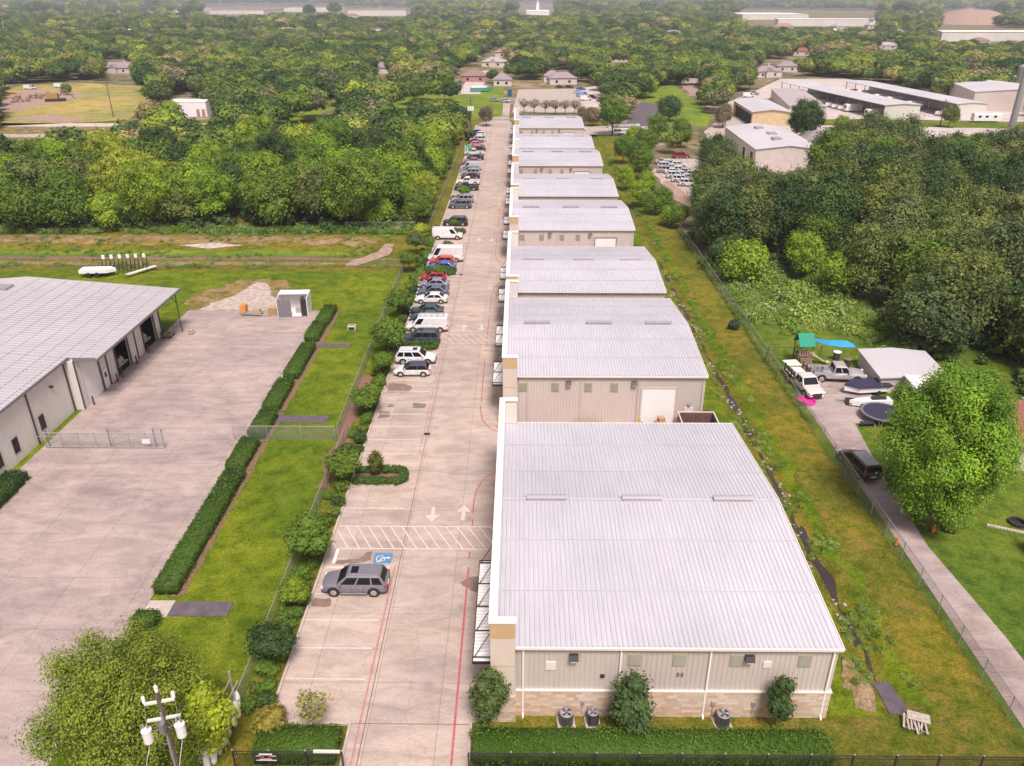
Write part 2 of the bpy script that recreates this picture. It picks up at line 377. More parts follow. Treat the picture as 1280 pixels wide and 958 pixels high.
def jag(pts, amp=0.5, step=2.0, seed=0):
    r = random.Random(seed); out = []
    for i in range(len(pts)):
        p, q = Vector(pts[i]), Vector(pts[(i + 1) % len(pts)]); n = max(1, int((q - p).length / step)); out.append(tuple(p))
        for k in range(1, n):
            v = p.lerp(q, k / n); out.append((v.x + r.uniform(-amp, amp), v.y + r.uniform(-amp, amp)))
    return out
def sheet(name, pts, m, z=0.02, px=False, amp=0, step=2, kind='structure', t=0.0, **k):
    if px: pts = [G(*p) for p in pts]
    if amp: pts = jag(pts, amp, step, len(name))
    b = MB()
    if t: b.prism(pts, z - t, z)
    else: b.add([(p[0], p[1], z) for p in pts], [tuple(range(len(pts)))])
    a = sum(pts[i][0] * pts[(i + 1) % len(pts)][1] - pts[(i + 1) % len(pts)][0] * pts[i][1] for i in range(len(pts)))
    if a < 0: b.F = [tuple(reversed(f)) for f in b.F]
    return b.build(name, m, kind=kind, **k)
def rect(x0, x1, y0, y1): return [(x0, y0), (x1, y0), (x1, y1), (x0, y1)]
def drape(name, x0, x1, y0, y1, m, dz=0.03, step=0.5, wob=0.5, seed=1, kind='structure', fn=None, **k):
    # a strip that follows the ground
    b = MB(); n = max(2, int((y1 - y0) / step)); kx = 6; r = random.Random(seed)
    for j in range(n + 1):
        y = y0 + (y1 - y0) * j / n; a = x0 + wob * noise.noise(Vector((y * .3, seed, 0))); c = x1 + wob * noise.noise(Vector((y * .3, seed, 9)))
        for i in range(kx + 1):
            x = a + (c - a) * i / kx; b.V.append((x, y, gz(x, y) + dz))
    for j in range(n):
        for i in range(kx):
            q = j * (kx + 1) + i; b.F.append((q, q + 1, q + kx + 2, q + kx + 1)); b.M.append(0)
    return b.build(name, m, kind=kind, smooth=True, **k)

# --- main driveway between the parking row and the warehouses
sheet('driveway', [(-15.2, 34.2), (-10.15, 34.2), (-10.15, 20), (-2.9, 20), (-2.9, 34.2), (-1.3, 34.9), (-1.3, 284), (-3.9, 300), (-3.9, 352), (-11.5, 352), (-11.5, 300), (-15.2, 288)], M['drive'], 0.02)
sheet('warehouse_yard', rect(-1.3, 19.2, 60.5, 296), M['drive'], 0.02)
sheet('parking_lot', [(-47.1, 10), (-27.2, 10), (-27.2, 46), (-27.7, 100), (-28.2, 105.1), (-47.1, 105.1)], M['lot'], 0.02)
sheet('gravel_patch', [(-45.6, 105.1), (-33.4, 105.1), (-33.9, 107.5), (-35.6, 109.6), (-37.3, 112), (-38.2, 115), (-39.4, 117.2), (-41.0, 117.4), (-41.6, 115), (-42.4, 111.5), (-44.6, 108.5)], M['gravel'], 0.015, amp=0.3, step=0.6)
sheet('dirt_patch', [(-47.5, 105.1), (-33, 105.1), (-33.6, 112), (-36.5, 118.5), (-43, 119.5), (-49, 112)], M['bank'], 0.008, amp=0.7, step=0.8)
# kerbs
kb = MB()
kb.box(-15.38, -15.2, 34.2, 288, 0, 0.15); kb.box(-15.2, -10.15, 34.03, 34.2, 0, 0.15); kb.box(-10.3, -10.15, 22, 34.03, 0, 0.15); kb.box(-2.9, -2.75, 22, 34.2, 0, 0.15)
kb.build('kerb', M['kerb'], kind='structure')
kb = MB(); kb.box(-47.2, -45.0, 60.5, 60.7, 0, 0.14); kb.prism([(-46.0, 36), (-45.8, 36), (-45.3, 61), (-45.5, 61)], 0, 0.14); kb.build('kerb', M['kerb'], kind='structure')
for i, y in enumerate((58.9, 70.1)): pass
# hedge beds, stepping paths
for i, (y0, y1) in enumerate(((45.4, 62.9), (62.9, 68.0), (68.2, 74.4), (74.6, 81.9), (82.1, 92.0), (93.2, 105.3))):
    q0 = -25.2 - (y0 - 46) * .0093; q1 = -25.2 - (y1 - 46) * .0093
    sheet('mulch_bed', [(q0 - .6, y0), (q0 + .35, y0 + .2), (q1 + .35, y1), (q1 - .6, y1)], M['mulch'], 0.02, amp=0.12, step=0.8)
sheet('path', rect(-25.2, -20.9, 43.4, 44.9), M['asphalt'], 0.06, t=0.08); sheet('path', rect(-27.15, -25.25, 43.3, 45.0), M['kerb'], 0.05, t=0.06)
sheet('path', rect(-27.0, -20.1, 72.2, 73.7), M['asphalt'], 0.06, t=0.08); sheet('path', rect(-27.9, -21.6, 92.0, 93.2), M['asphalt'], 0.06, t=0.08)
drape('dirt_verge', -18.5, -17.1, 60, 84, M['mulch'], 0.012, wob=0.8)
# --- left strip with ditch: track, bare earth, gravel bar
def hband(name, x0, x1, y0, y1, m, wob=0.8, seed=1, dz=0.03):
    b = MB(); n = int((x1 - x0) / 1.0); kx = 5
    for j in range(n + 1):
        x = x0 + (x1 - x0) * j / n; e = min(1, j / 6, (n - j) / 6); ym = (y0 + y1) / 2
        a = ym - (ym - y0) * e * (1 + wob * 0.5 * noise.noise(Vector((x * .2, seed, 0)))); c = ym + (y1 - ym) * e * (1 + wob * 0.5 * noise.noise(Vector((x * .2, seed, 7))))
        for i in range(kx + 1):
            y = a + (c - a) * i / kx; b.V.append((x, y, gz(x, y) + dz))
    for j in range(n):
        for i in range(kx):
            q = j * (kx + 1) + i; b.F.append((q, q + kx + 1, q + kx + 2, q + 1)); b.M.append(0)
    b.build(name, m, kind='structure', smooth=True)
hband('track', -110, -27, 126.1, 127.9, M['bank'], 0.9, 2, 0.03)
hband('bare_bank', -110, -25, 139.8, 144.3, M['bank'], 1.3, 5, 0.04)
hband('gravel_bar', -62, -50, 138.2, 140.3, M['gravel'], 0.8, 8, 0.06)
hband('bare_bank', -34, -24.5, 137.5, 144.6, M['bank'], 1.1, 11, 0.05)
hband('ditch_bed', -110, -30, 130.2, 132.6, M['mulch'], 1.2, 15, 0.03)
sheet('track', [(-29, 126.0), (-27, 126), (-22.5, 132), (-22.6, 139), (-24.2, 139), (-24.6, 134), (-28.5, 129)], M['dirt'], 0.05, amp=0.25, step=1.5)
hband('meadow_strip', -110, -26, 132.5, 137.5, M['meadow'], 0.8, 21, 0.035)
# --- grass strip on the right: lush bands beside the gully, water lying in it
drape('grass_verge', 19.6, 22.6, 35, 300, M['lawn'], 0.02, wob=0.9, seed=4)
drape('grass_verge', 24.9, 26.1, 36, 290, M['lawn'], 0.015, wob=1.2, seed=9)
drape('gully_bed', 23.72, 24.08, 38.2, 130, M['mud'], 0.025, wob=0.55, seed=12)
mw, tw_, pw = nodes('puddle water'); pw.inputs['Base Color'].default_value = (0.055, 0.042, 0.04, 1); pw.inputs['Roughness'].default_value = 0.25
bump(tw_, pw, noise_(tw_, coords(tw_), 3.0, 3), 0.2, 0.02)
for k, (y0, y1) in enumerate(((41.5, 45.0), (46.2, 51.5), (53, 55.6), (57.5, 59.2), (61.0, 64.5), (66.5, 69.2), (75, 80), (96, 101), (104, 109))):
    drape('puddle_water', 23.78, 24.16, y0, y1, mw, 0.05, wob=0.45, seed=30 + k)
drape('asphalt_apron', 23.3, 24.6, 35.3, 38.3, M['asphalt'], 0.06, wob=0.2, seed=70)
sheet('dirt_patch', [(21.2, 35.6), (22.3, 35.2), (22.9, 37.5), (22.0, 40.0), (21.2, 38.2)], M['bank'], 0.05, amp=0.3, step=.5)
# --- neighbour's drive and pad
sheet('neighbour_driveway', [(30.7, 20), (34.2, 20), (34.0, 42), (33.3, 52), (34.0, 62), (35.2, 72.5), (38.8, 73.5), (40.5, 85.2), (31.5, 85.2), (31.2, 60)], M['neigh'], 0.025)
# --- beyond the wood on the left: road, field, meadow
sheet('road', [(-700, 283), (-96, 283), (-96, 291), (-700, 291)], M['street'], 0.03)
sheet('road_verge', [(-700, 252), (-120, 250), (-104, 283), (-700, 283)], M['bank'], 0.02, amp=2, step=10)
sheet('track', [(-400, 262), (-150, 259), (-118, 268), (-150, 266), (-400, 270)], M['gravel'], 0.04, amp=1, step=6)
sheet('field', [(0, 158), (0, 118), (20, 108), (105, 104), (182, 108), (184, 122), (160, 150), (90, 154)], M['field'], 0.03, px=True, amp=1.5, step=12)
sheet('dirt_patch', [(0, 140), (0, 124), (40, 112), (85, 114), (112, 120), (60, 130), (30, 138)], M['dirt'], 0.05, px=True, amp=1.5, step=10)
sheet('dirt_patch', [(10, 148), (60, 143), (110, 150), (70, 153)], M['dirt'], 0.05, px=True, amp=1.5, step=10)
sheet('meadow', [(340, 158), (352, 143), (400, 125), (430, 125), (425, 133), (380, 150)], M['meadow'], 0.03, px=True)
sheet('meadow', [(440, 140), (465, 122), (560, 110), (630, 108), (628, 145), (590, 150), (500, 150)], M['meadow'], 0.03, px=True)
sheet('meadow', [(790, 112), (840, 106), (890, 140), (884, 158), (830, 158)], M['meadow'], 0.03, px=True)
sheet('side_lot', [(640, 141), (648, 112), (722, 111), (735, 141)], M['gravel'], 0.04, px=True)
sheet('side_lot', [(572, 118), (590, 90), (612, 88), (600, 118)], M['street'], 0.04, px=True)
sheet('parking_lot', [(735, 141), (722, 111), (745, 108), (770, 150), (770, 160)], M['street'], 0.05, px=True)
sheet('side_yard', [(728, 168), (728, 158), (830, 158), (825, 172)], M['gravel'], 0.04, px=True)
sheet('parking_lot', [(780, 158), (800, 128), (820, 130), (838, 158)], M['asphalt'], 0.05, px=True)
sheet('vehicle_lot', [(815, 215), (830, 198), (905, 200), (950, 245), (900, 262), (880, 262), (830, 232)], M['gravel'], 0.04, px=True, amp=.5, step=3)
sheet('dirt_patch', [(842, 250), (828, 228), (836, 226), (862, 245), (870, 262)], M['dirt'], 0.06, px=True)
sheet('side_yard', [(880, 165), (905, 145), (1100, 170), (1290, 170), (1290, 215), (1050, 205), (980, 225), (905, 215)], M['gravel'], 0.03, px=True)
sheet('road', [(960, 156), (960, 163), (1290, 178), (1290, 162), (1100, 158)], M['street'], 0.06, px=True)
sheet('grass_verge', [(960, 150), (960, 155), (1100, 157.5), (1290, 161), (1290, 155), (1100, 151)], M['lawn'], 0.07, px=True)
sheet('storage_yard', [(880, 140), (940, 116), (975, 99), (1062, 99), (1190, 128), (1290, 124), (1290, 153), (1100, 149), (960, 150)], M['street'], 0.04, px=True)
sheet('dirt_patch', [(842, 100), (905, 118), (900, 140), (890, 139)], M['dirt'], 0.05, px=True)

# --- painted markings
mk = MB(); Z0 = 0.034
def mline(b, x0, y0, x1, y1, wd=0.11, z=Z0):
    d = Vector((x1 - x0, y1 - y0)); n = Vector((-d.y, d.x)).normalized() * wd / 2
    b.add([(x0 - n.x, y0 - n.y, z), (x1 - n.x, y1 - n.y, z), (x1 + n.x, y1 + n.y, z), (x0 + n.x, y0 + n.y, z)], [(0, 1, 2, 3)])
isl = [(61.6, 2.6), (92.0, 2.4), (122.0, 2.6), (146.3, 2.4), (174.0, 2.2)]
stall = [37.68, 40.4, 43.1, 45.85, 56.85]; y = 66.0
while y < 282: stall.append(y); y += 2.72
for y in stall:
    if all(abs(y - c) > 1.3 for c, _ in isl): mline(mk, -15.15, y, -9.95, y)
mline(mk, -15.0, 48.9, -10.0, 48.9, 0.3)
def crossing(b, y0, y1, x0=-15.1, x1=-2.0):
    mline(b, x0, y0, x1, y0, 0.12); mline(b, x0, y1, x1, y1, 0.12); x = x0 - 1.2
    while x < x1 - 0.2:
        a, c = x, x + 1.65; ya, yc = y1, y0
        if a < x0: ya = y1 - (x0 - a) / 1.65 * (y1 - y0); a = x0
        if c > x1: yc = y0 + (c - x1) / 1.65 * (y1 - y0); c = x1
        mline(b, a, ya, c, yc, 0.10, Z0 + 0.006); x += 0.93
crossing(mk, 51.25, 54.25)
mk.build('crosswalk_paint', M['line'], kind='structure')
mk = MB(); crossing(mk, 93.4, 96.4, -9.7, -2.0)
def arrow(b, x, y, s):   # s=+1 points away
    b.add([(x - .16, y - s * 1.1, Z0), (x + .16, y - s * 1.1, Z0), (x + .16, y + s * .1, Z0), (x - .16, y + s * .1, Z0)], [(0, 1, 2, 3) if s > 0 else (3, 2, 1, 0)])
    b.add([(x - .62, y + s * .1, Z0), (x + .62, y + s * .1, Z0), (x, y + s * 1.15, Z0)], [(0, 1, 2) if s > 0 else (2, 1, 0)])
arrow(mk, -7.35, 56.0, -1); arrow(mk, -4.7, 56.3, 1); arrow(mk, -7.4, 98.9, 1); arrow(mk, -5.0, 98.9, -1)
arrow(mk, -7.4, 142, 1); arrow(mk, -5.0, 142, -1)
mk.build('lane_arrow_paint', M['arrow'], kind='structure')
rl = MB(); rr = random.Random(3)
def dashed(x0, y0, x1, y1, wd=0.13, keep=0.9):
    n = max(1, int(math.hypot(x1 - x0, y1 - y0) / 0.9))
    for k in range(n):
        if rr.random() < keep:
            a, c = k / n, (k + 1) / n - 0.001; mline(rl, x0 + (x1 - x0) * a, y0 + (y1 - y0) * a, x0 + (x1 - x0) * c, y0 + (y1 - y0) * c, wd * rr.uniform(.85, 1.1))
dashed(-3.8, 24, -3.85, 50.9, 0.14, 0.96); dashed(-3.85, 54.4, -3.9, 58.0, .1)
def curve(pts, wd=0.1):
    for k in range(len(pts) - 1): dashed(*pts[k], *pts[k + 1], wd, 1.0)
for (ya, yb) in ((62.9, 70.4), (118.6, 127.2), (174.5, 183)):
    curve([(-3.9, ya - 5), (-3.8, ya - 3.4), (-3.4, ya - 1.9), (-2.9, ya - .9), (-2.0, ya)]); curve([(-2.1, yb), (-3.1, yb + 1.0), (-3.8, yb + 2.6), (-4.1, yb + 5)])
    dashed(-4.1, yb + 5, -4.15, yb + 18, 0.1, .95); dashed(-4.15, yb + 22, -4.1, ya + 49, 0.09, .9)
rl.build('fire_lane_paint', M['redline'], kind='structure')
rl = MB(); dashed(-9.66, 24, -9.62, 49, 0.13, 0.97); dashed(-9.66, 66, -9.6, 120, .09, .8); rl.build('faded_lane_paint', M['fadedred'], kind='structure')
sheet('accessible_bay_paint', rect(-11.4, -10.0, 49.4, 50.7), M['blueline'], 0.032, amp=.06, step=.25)
wq = MB(); wc = (-10.68, 50.0)
wq.lathe([(0.13, 0.033), (0.13, 0.04)], (wc[0] + .42, wc[1] + .1, 0), 10)
for k in range(14):
    a0, a1 = rad(60 + k * 18), rad(60 + (k + 1) * 18)
    mline(wq, wc[0] - .2 + .34 * math.cos(a0), wc[1] + .34 * math.sin(a0), wc[0] - .2 + .34 * math.cos(a1), wc[1] + .34 * math.sin(a1), .09, .042)
mline(wq, wc[0] + .3, wc[1] + .08, wc[0] - .15, wc[1] + .06, .14, .043); mline(wq, wc[0] - .15, wc[1] + .06, wc[0] - .2, wc[1] - .38, .12, .044); mline(wq, wc[0] - .2, wc[1] - .38, wc[0] - .5, wc[1] - .45, .1, .045)
mline(wq, wc[0] + .12, wc[1] + .08, wc[0] + .1, wc[1] - .28, .09, .046)
wq.build('accessible_symbol_paint', M['line'], kind='structure')
jq = MB(); jq.box(-9.34, -9.28, 20, 288, 0.021, 0.029); jq.box(-15.1, -2.2, 34.15, 34.2, .021, .030); jq.build('joint_line', M['mulch'], kind='structure')
# worn damp stains lying on the bays
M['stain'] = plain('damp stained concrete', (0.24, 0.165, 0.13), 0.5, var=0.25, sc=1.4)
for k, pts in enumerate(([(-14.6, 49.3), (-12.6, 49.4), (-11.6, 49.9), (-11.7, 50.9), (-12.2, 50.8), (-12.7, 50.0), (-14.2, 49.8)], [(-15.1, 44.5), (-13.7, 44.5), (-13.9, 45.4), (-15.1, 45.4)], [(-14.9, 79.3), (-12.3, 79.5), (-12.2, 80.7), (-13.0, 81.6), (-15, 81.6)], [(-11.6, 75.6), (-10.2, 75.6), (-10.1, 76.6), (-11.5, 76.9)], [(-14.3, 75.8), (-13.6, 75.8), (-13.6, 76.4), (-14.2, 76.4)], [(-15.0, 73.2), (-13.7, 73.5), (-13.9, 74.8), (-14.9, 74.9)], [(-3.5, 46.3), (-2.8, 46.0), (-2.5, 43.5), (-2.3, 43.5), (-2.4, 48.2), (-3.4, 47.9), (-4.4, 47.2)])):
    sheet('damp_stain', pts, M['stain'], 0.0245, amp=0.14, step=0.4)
ws = MB(); ws.box(-14.6, -14.35, 48.9 + .45, 51.0, 0.02, 0.16)
ws.build('wheel_stop', M['coping'], label='concrete wheel stop at the head of the blue accessible bay', cat='wheel stop')
# ================================================================== WAREHOUSES IN THE ROW
EV, RDG = 5.74, 6.86
ordn = ['nearest', 'second', 'third', 'fourth', 'fifth', 'sixth', 'seventh', 'eighth and farthest']
WH = [(35.0, 61.85), (72.0, 94.55), (97.45, 117.75), (128.0, 148.6), (152.7, 173.4), (183.5, 204.6), (206.8, 229.4), (241.7, 267.5)]
def wall_panel(b, x0, x1, z0, z1, y, face=-1, m=0):
    b.ribs((x0, y, z0), (1, 0, 0), (0, 0, 1), (0, face, 0), x1 - x0, z1 - z0, 0.305, 0.028, 0.09, 0.04, m)
def downspout(t, x, y, z0, z1, m):
    b = MB(); b.box(x - .05, x + .05, y - .11, y - .01, z0 + .25, z1); b.box(x - .05, x + .05, y - .30, y - .03, z0, z0 + .12)
    b.prof([(y - .11, z0 + .25), (y - .01, z0 + .25), (y - .2, z0 + .1), (y - .28, z0 + .12)], 0, x - .05, x + .05)
    return b.build('downspout', m, t)
def warehouse(i, y0, y1):
    D = y1 - y0; W = 19.0; near = i == 0
    yard_front = i in (1, 3, 5, 7)
    extra = {0: 'with a stone base and condensers in front', 1: 'with a white roller door facing the yard', 2: 'close behind the second one', 3: 'beyond the second open yard gap',
             4: 'tucked close behind the fourth', 5: 'beyond the third open yard gap', 6: 'tucked close behind the sixth', 7: 'next to the bare shrubs'}[i]
    t = thing('warehouse', '%s pale warehouse in the driveway row, %s' % (ordn[i], extra), 'warehouse', (0, y0, 0), group='pale-roofed warehouses along the driveway')
    # walls
    zb = 2.16 if near else 0.0
    b = MB(); b.box(-.2, W, .04, .22, zb, EV - .02); wall_panel(b, 0, W, zb, EV - .02, 0.02)
    b.build('front_wall', M['siding'], t)
    b = MB(); b.box(-.2, W, D - .22, D - .04, 0, EV - .02); wall_panel(b, 0, W, 0, EV - .02, D - .02, 1); b.build('rear_wall', M['siding'], t)
    yr = D / 2
    b = MB(); b.prof([(.22, 0), (D - .22, 0), (D - .22, EV - .05), (yr, RDG - .1), (.22, EV - .05)], 0, W - .2, W - .04)
    b.ribs((W - .02, .1, zb), (0, 1, 0), (0, 0, 1), (1, 0, 0), D - .2, EV - zb - .05, 0.305, 0.03, 0.05, 0.05)
    b.build('side_wall', M['siding'], t)
    if near:
        b = MB(); b.box(-.1, W + .07, -.11, .24, 0, 2.08); b.box(W - .15, W + .09, .24, D, 0, 2.08); s = b.build('stone_base', M['stone'], t)
        b = MB(); b.box(-.12, W + .12, -.15, .02, 2.08, 2.16); b.box(W - .02, W + .13, .02, D, 2.08, 2.16); b.build('sill', M['trimwhite'], s)
    # roof: two ribbed slopes, eaves and ridge caps
    sl_ = math.hypot(D / 2 + .15, RDG - EV); an = math.atan2(RDG - EV, D / 2 + .15)
    b = MB(); x0r = -1.2
    b.ribs((x0r, -.15, EV), (1, 0, 0), (0, math.cos(an), math.sin(an)), (0, -math.sin(an), math.cos(an)), W + .12 - x0r, sl_, 0.305, 0.06, 0.07, 0.045)
    b.ribs((x0r, D + .15, EV), (1, 0, 0), (0, -math.cos(an), math.sin(an)), (0, math.sin(an), math.cos(an)), W + .12 - x0r, sl_, 0.305, 0.06, 0.07, 0.045)
    b.prof([(-.15, EV - .012), (D / 2, RDG - .012), (D + .15, EV - .012), (D + .15, EV - .05), (D / 2, RDG - .06), (-.15, EV - .05)], 0, x0r, W + .10)
    rf = b.build('roof', M['roof'], t)
    b = MB(); c = math.cos(an); s_ = math.sin(an)
    for f in (.33, .68):     # sheet laps
        for sg in (1, -1):
            yy = (-.15 + (D / 2 + .15) * f) if sg > 0 else D + .15 - (D / 2 + .15) * f; zz = EV + (RDG - EV) * f
            b.prof([(yy - .05 * sg, zz + .050), (yy + .05 * sg, zz + .055), (yy + .05 * sg, zz + .072), (yy - .05 * sg, zz + .066)], 0, x0r, W + .08)
    b.prof([(D / 2 - .14, RDG + .045), (D / 2, RDG + .07), (D / 2 + .14, RDG + .045), (D / 2, RDG + .05)], 0, x0r, W + .12)
    b.build('ridge_cap', M['roof'], rf)
    b = MB(); b.box(-.12, W + .16, -.30, -.155, EV - .14, EV + .012); b.build('gutter', M['trimwhite'], t)
    b = MB(); b.box(-.12, W + .16, D + .155, D + .30, EV - .14, EV + .012); b.build('gutter', M['trimwhite'], t)
    b = MB()   # rake trim on the right edge
    b.prof([(-.30, EV - .14), (D / 2, RDG - .05), (D + .30, EV - .14), (D + .30, EV + .06), (D / 2, RDG + .10), (-.30, EV + .06)], 0, W + .125, W + .17); b.build('rake_trim', M['coping'], t)
    for x in (2.1, 9.1, 15.8):
        v = MB(); v.box(x - 1.42, x + 1.42, D / 2 - .24, D / 2 - .02, RDG + .0, RDG + .22); v.box(x - 1.42, x + 1.42, D / 2 + .02, D / 2 + .24, RDG, RDG + .22)
        v.prof([(D / 2 - .30, RDG + .22), (D / 2 - .08, RDG + .32), (D / 2 + .08, RDG + .32), (D / 2 + .30, RDG + .22)], 0, x - 1.46, x + 1.46)
        vo = v.build('ridge_vent', M['greymetal'] if i % 2 else M['roof_grey'], rf)
    # parapet front along the driveway, with returns at both ends
    for (ya, yb) in ((-.55, 0.02), (D - .02, D + .55)):
        yy0, yy1 = (ya, ya + .3) if ya < 0 else (yb - .3, yb)
        b = MB(); b.box(-1.58, -.14, yy0, yy1, 0 if not near else 2.16, 6.75); pi = b.build('pilaster', M['stucco'], t)
        b = MB(); b.box(-1.6, -.12, yy0 - .02, yy1 + .02, 6.75, 7.88); b.build('band', M['tan'], pi)
        if near: b = MB(); b.box(-1.62, -.10, yy0 - .05, yy1 + .02, 0, 2.16); b.build('stone_base', M['stone'], pi)
        else: b = MB(); b.box(-1.60, -.125, yy0 - .03, yy1 + .02, 0, 1.2); b.build('stone_base', M['stone'], pi)
        b = MB(); b.box(-1.585, -.135, yy0 - .01, yy1 + .01, 4.55, 4.62); b.build('joint', M['tan'], pi)
    b = MB(); b.box(-1.58, -1.22, -.25, D + .25, 0, 7.88); pw_ = b.build('parapet', M['stucco'], t)
    b = MB(); b.box(-1.66, -1.16, -.62, D + .62, 7.885, 8.06); b.box(-1.158, -.06, -.62, -.20, 7.885, 8.06); b.box(-1.158, -.06, D + .20, D + .62, 7.885, 8.06); b.build('coping', M['coping'], pw_)
    b = MB(); b.ribs((-1.215, 0, 5.8), (0, 1, 0), (0, 0, 1), (1, 0, 0), D, 2.05, .305, .03); b.ribs((-1.2, D - .01, 5.8), (1, 0, 0), (0, 0, 1), (0, -1, 0), 1.05, 2.05, .15, .02)
    b.build('parapet_lining', M['siding_pale'], pw_)
    # shop fronts, doors and canopies on the driveway side
    n = 4 if D > 24 else 3
    for k in range(n):
        ym = D * (k + .5) / n
        w_ = MB(); w_.box(-1.63, -1.585, ym - 1.9, ym + .4, .9, 2.7); wo_ = w_.build('window', M['glass'], t)
        fr = MB(); fr.box(-1.66, -1.60, ym - 1.98, ym + .48, .82, .9); fr.box(-1.66, -1.60, ym - 1.98, ym + .48, 2.7, 2.78); fr.box(-1.655, -1.635, ym - .78, ym - .72, .9, 2.7); fr.build('frame', M['bronze'], wo_)
        d_ = MB(); d_.box(-1.64, -1.585, ym + .9, ym + 1.85, .02, 2.25); dd = d_.build('door', M['bronze'], t)
        h = MB(); h.box(-1.70, -1.645, ym + 1.0, ym + 1.04, 1.0, 1.3); h.build('handle', M['greymetal'], dd)
    cs = [(.8, 10.4)] if near else ([(D * .10, D * .36), (D * .56, D * .84)])
    for ya, yb in cs:
        c_ = MB(); c_.ribs((-1.6, ya, 3.55), (0, 1, 0), (-1, 0, -.03), (0, 0, 1), yb - ya, 1.12, .3, .04, .05, .05)
        c_.box(-2.7, -1.62, ya, yb, 3.38, 3.42); cc = c_.build('canopy', M['whitepaint'], t)
        f = MB(); f.box(-2.76, -2.705, ya - .03, yb + .03, 3.36, 3.62); f.box(-2.70, -1.6, ya - .06, ya - .005, 3.38, 3.6); f.box(-2.7, -1.6, yb + .005, yb + .06, 3.38, 3.6)
        k = int((yb - ya) / 2.4)
        for q in range(k + 1):
            yy = ya + .3 + (yb - ya - .6) * q / max(1, k); f.tube((-2.66, yy, 3.62), (-1.6, yy + .75, 5.0), .03); f.box(-2.7, -1.62, yy - .03, yy + .03, 3.6, 3.66)
        f.build('canopy_frame', M['darkmetal'], cc)
    # front wall fittings
    if near:
        for x in (.35, 6.15, 11.45, 18.7): downspout(t, x, -.11 if x < 0 else -.03, .0, EV - .1, M['coping'])
        lv = [(7.0, .85), (9.65, .8), (13.05, .8), (17.1, .8)]; lz = (4.15, 5.05); lights = [(3.35, 4.95), (13.75, 4.95)]
    elif yard_front:
        for x in (.95, 6.35, 12.2, 18.75): downspout(t, x, 0, 0, EV - .1, M['siding'])
        lv = [(.45, .85), (3.75, .8), (7.1, .8), (9.75, .8)]; lz = (3.9, 4.9); lights = [(5.1, 4.95), (11.75, 4.95)]
    else:
        for x in (6.35, 12.2): downspout(t, x, 0, 0, EV - .1, M['siding'])
        lv = []; lz = (4, 5); lights = []
    for x, w_ in lv:
        b = MB(); b.box(x - w_ / 2, x + w_ / 2, -.05, .03, *lz)
        lo = b.build('louvre_panel', M['olive'], t)
        s = MB()
        for q in range(9): s.prof([(-.085, lz[0] + .09 + q * (lz[1] - lz[0] - .16) / 9), (-.052, lz[0] + .15 + q * (lz[1] - lz[0] - .16) / 9), (-.052, lz[0] + .08 + q * (lz[1] - lz[0] - .16) / 9)], 0, x - w_ / 2 + .08, x + w_ / 2 - .08)
        s.box(x - w_ / 2 + .07, x + w_ / 2 - .07, -.058, -.051, lz[0] + .07, lz[1] - .07); s.build('louvre', M['louvre'], lo)
    for x, z in lights:
        b = MB(); b.prof([(-.42, z - .14), (-.03, z - .22), (-.03, z + .16), (-.2, z + .14)], 0, x - .27, x + .27)
        wl = b.build('wall_light', M['darkmetal'], t); s = MB(); s.box(x - .2, x + .2, -.40, -.12, z - .235, z - .205); s.build('lens', M['lamp'], wl)
    if near:
        for x0, z0, w_, h_ in ((2.0, 4.1, .62, .62), (14.9, 4.3, .5, .5)):
            b = MB(); b.box(x0 - w_ / 2, x0 + w_ / 2, -.06, .02, z0 - h_ / 2, z0 + h_ / 2); b.build('vent_cover', M['trimwhite'], t)
        b = MB(); b.box(5.0, 5.25, -.12, 0, 3.25, 3.42); b.build('camera_box', M['darkmetal'], t)
        for x in (3.9, 11.9, 14.35):
            b = MB(); b.box(x, x + .22, -.2, -.1, 1.0, 1.35); b.tube((x + .1, -.15, 1.0), (x + .1, -.15, .2), .02); b.build('meter_box', M['greymetal'], t)
        for x in (9.6, 9.85): b = MB(); b.box(x, x + .13, -.06, .0, 3.3, 3.6); b.build('unit_sign', M['midgrey'], t)
    if yard_front:
        b = MB(); b.box(12.65, 16.05, -.02, .02, 0, 4.25)
        for k in range(12): b.box(12.7, 16.0, -.035, -.02, .05 + k * .35, .35 + k * .35)
        dr = b.build('roller_door', M['whitepaint'], t)
        f = MB(); f.box(12.5, 12.65, -.06, .03, 0, 4.4); f.box(16.05, 16.2, -.06, .03, 0, 4.4); f.box(12.65, 16.05, -.065, .03, 4.25, 4.4); f.build('frame', M['midgrey'] if i > 1 else M['siding'], dr)
        b = MB(); b.box(17.1, 18.0, -.05, .03, 0.05, 2.15); b.build('door', M['trimwhite'], t)
        b = MB(); b.prof([(-.3, 2.5), (-.02, 2.45), (-.02, 2.65)], 0, 17.4, 17.7); b.build('wall_light', M['midgrey'], t)
    return t
for i, (a, c) in enumerate(WH): warehouse(i, a, c)

# ================================================================== LEFT WORKSHOP BUILDING
t = thing('workshop', 'long grey low-sloped workshop on the left with open bays facing the concrete lot', 'workshop', (-47.8, 36, 0))
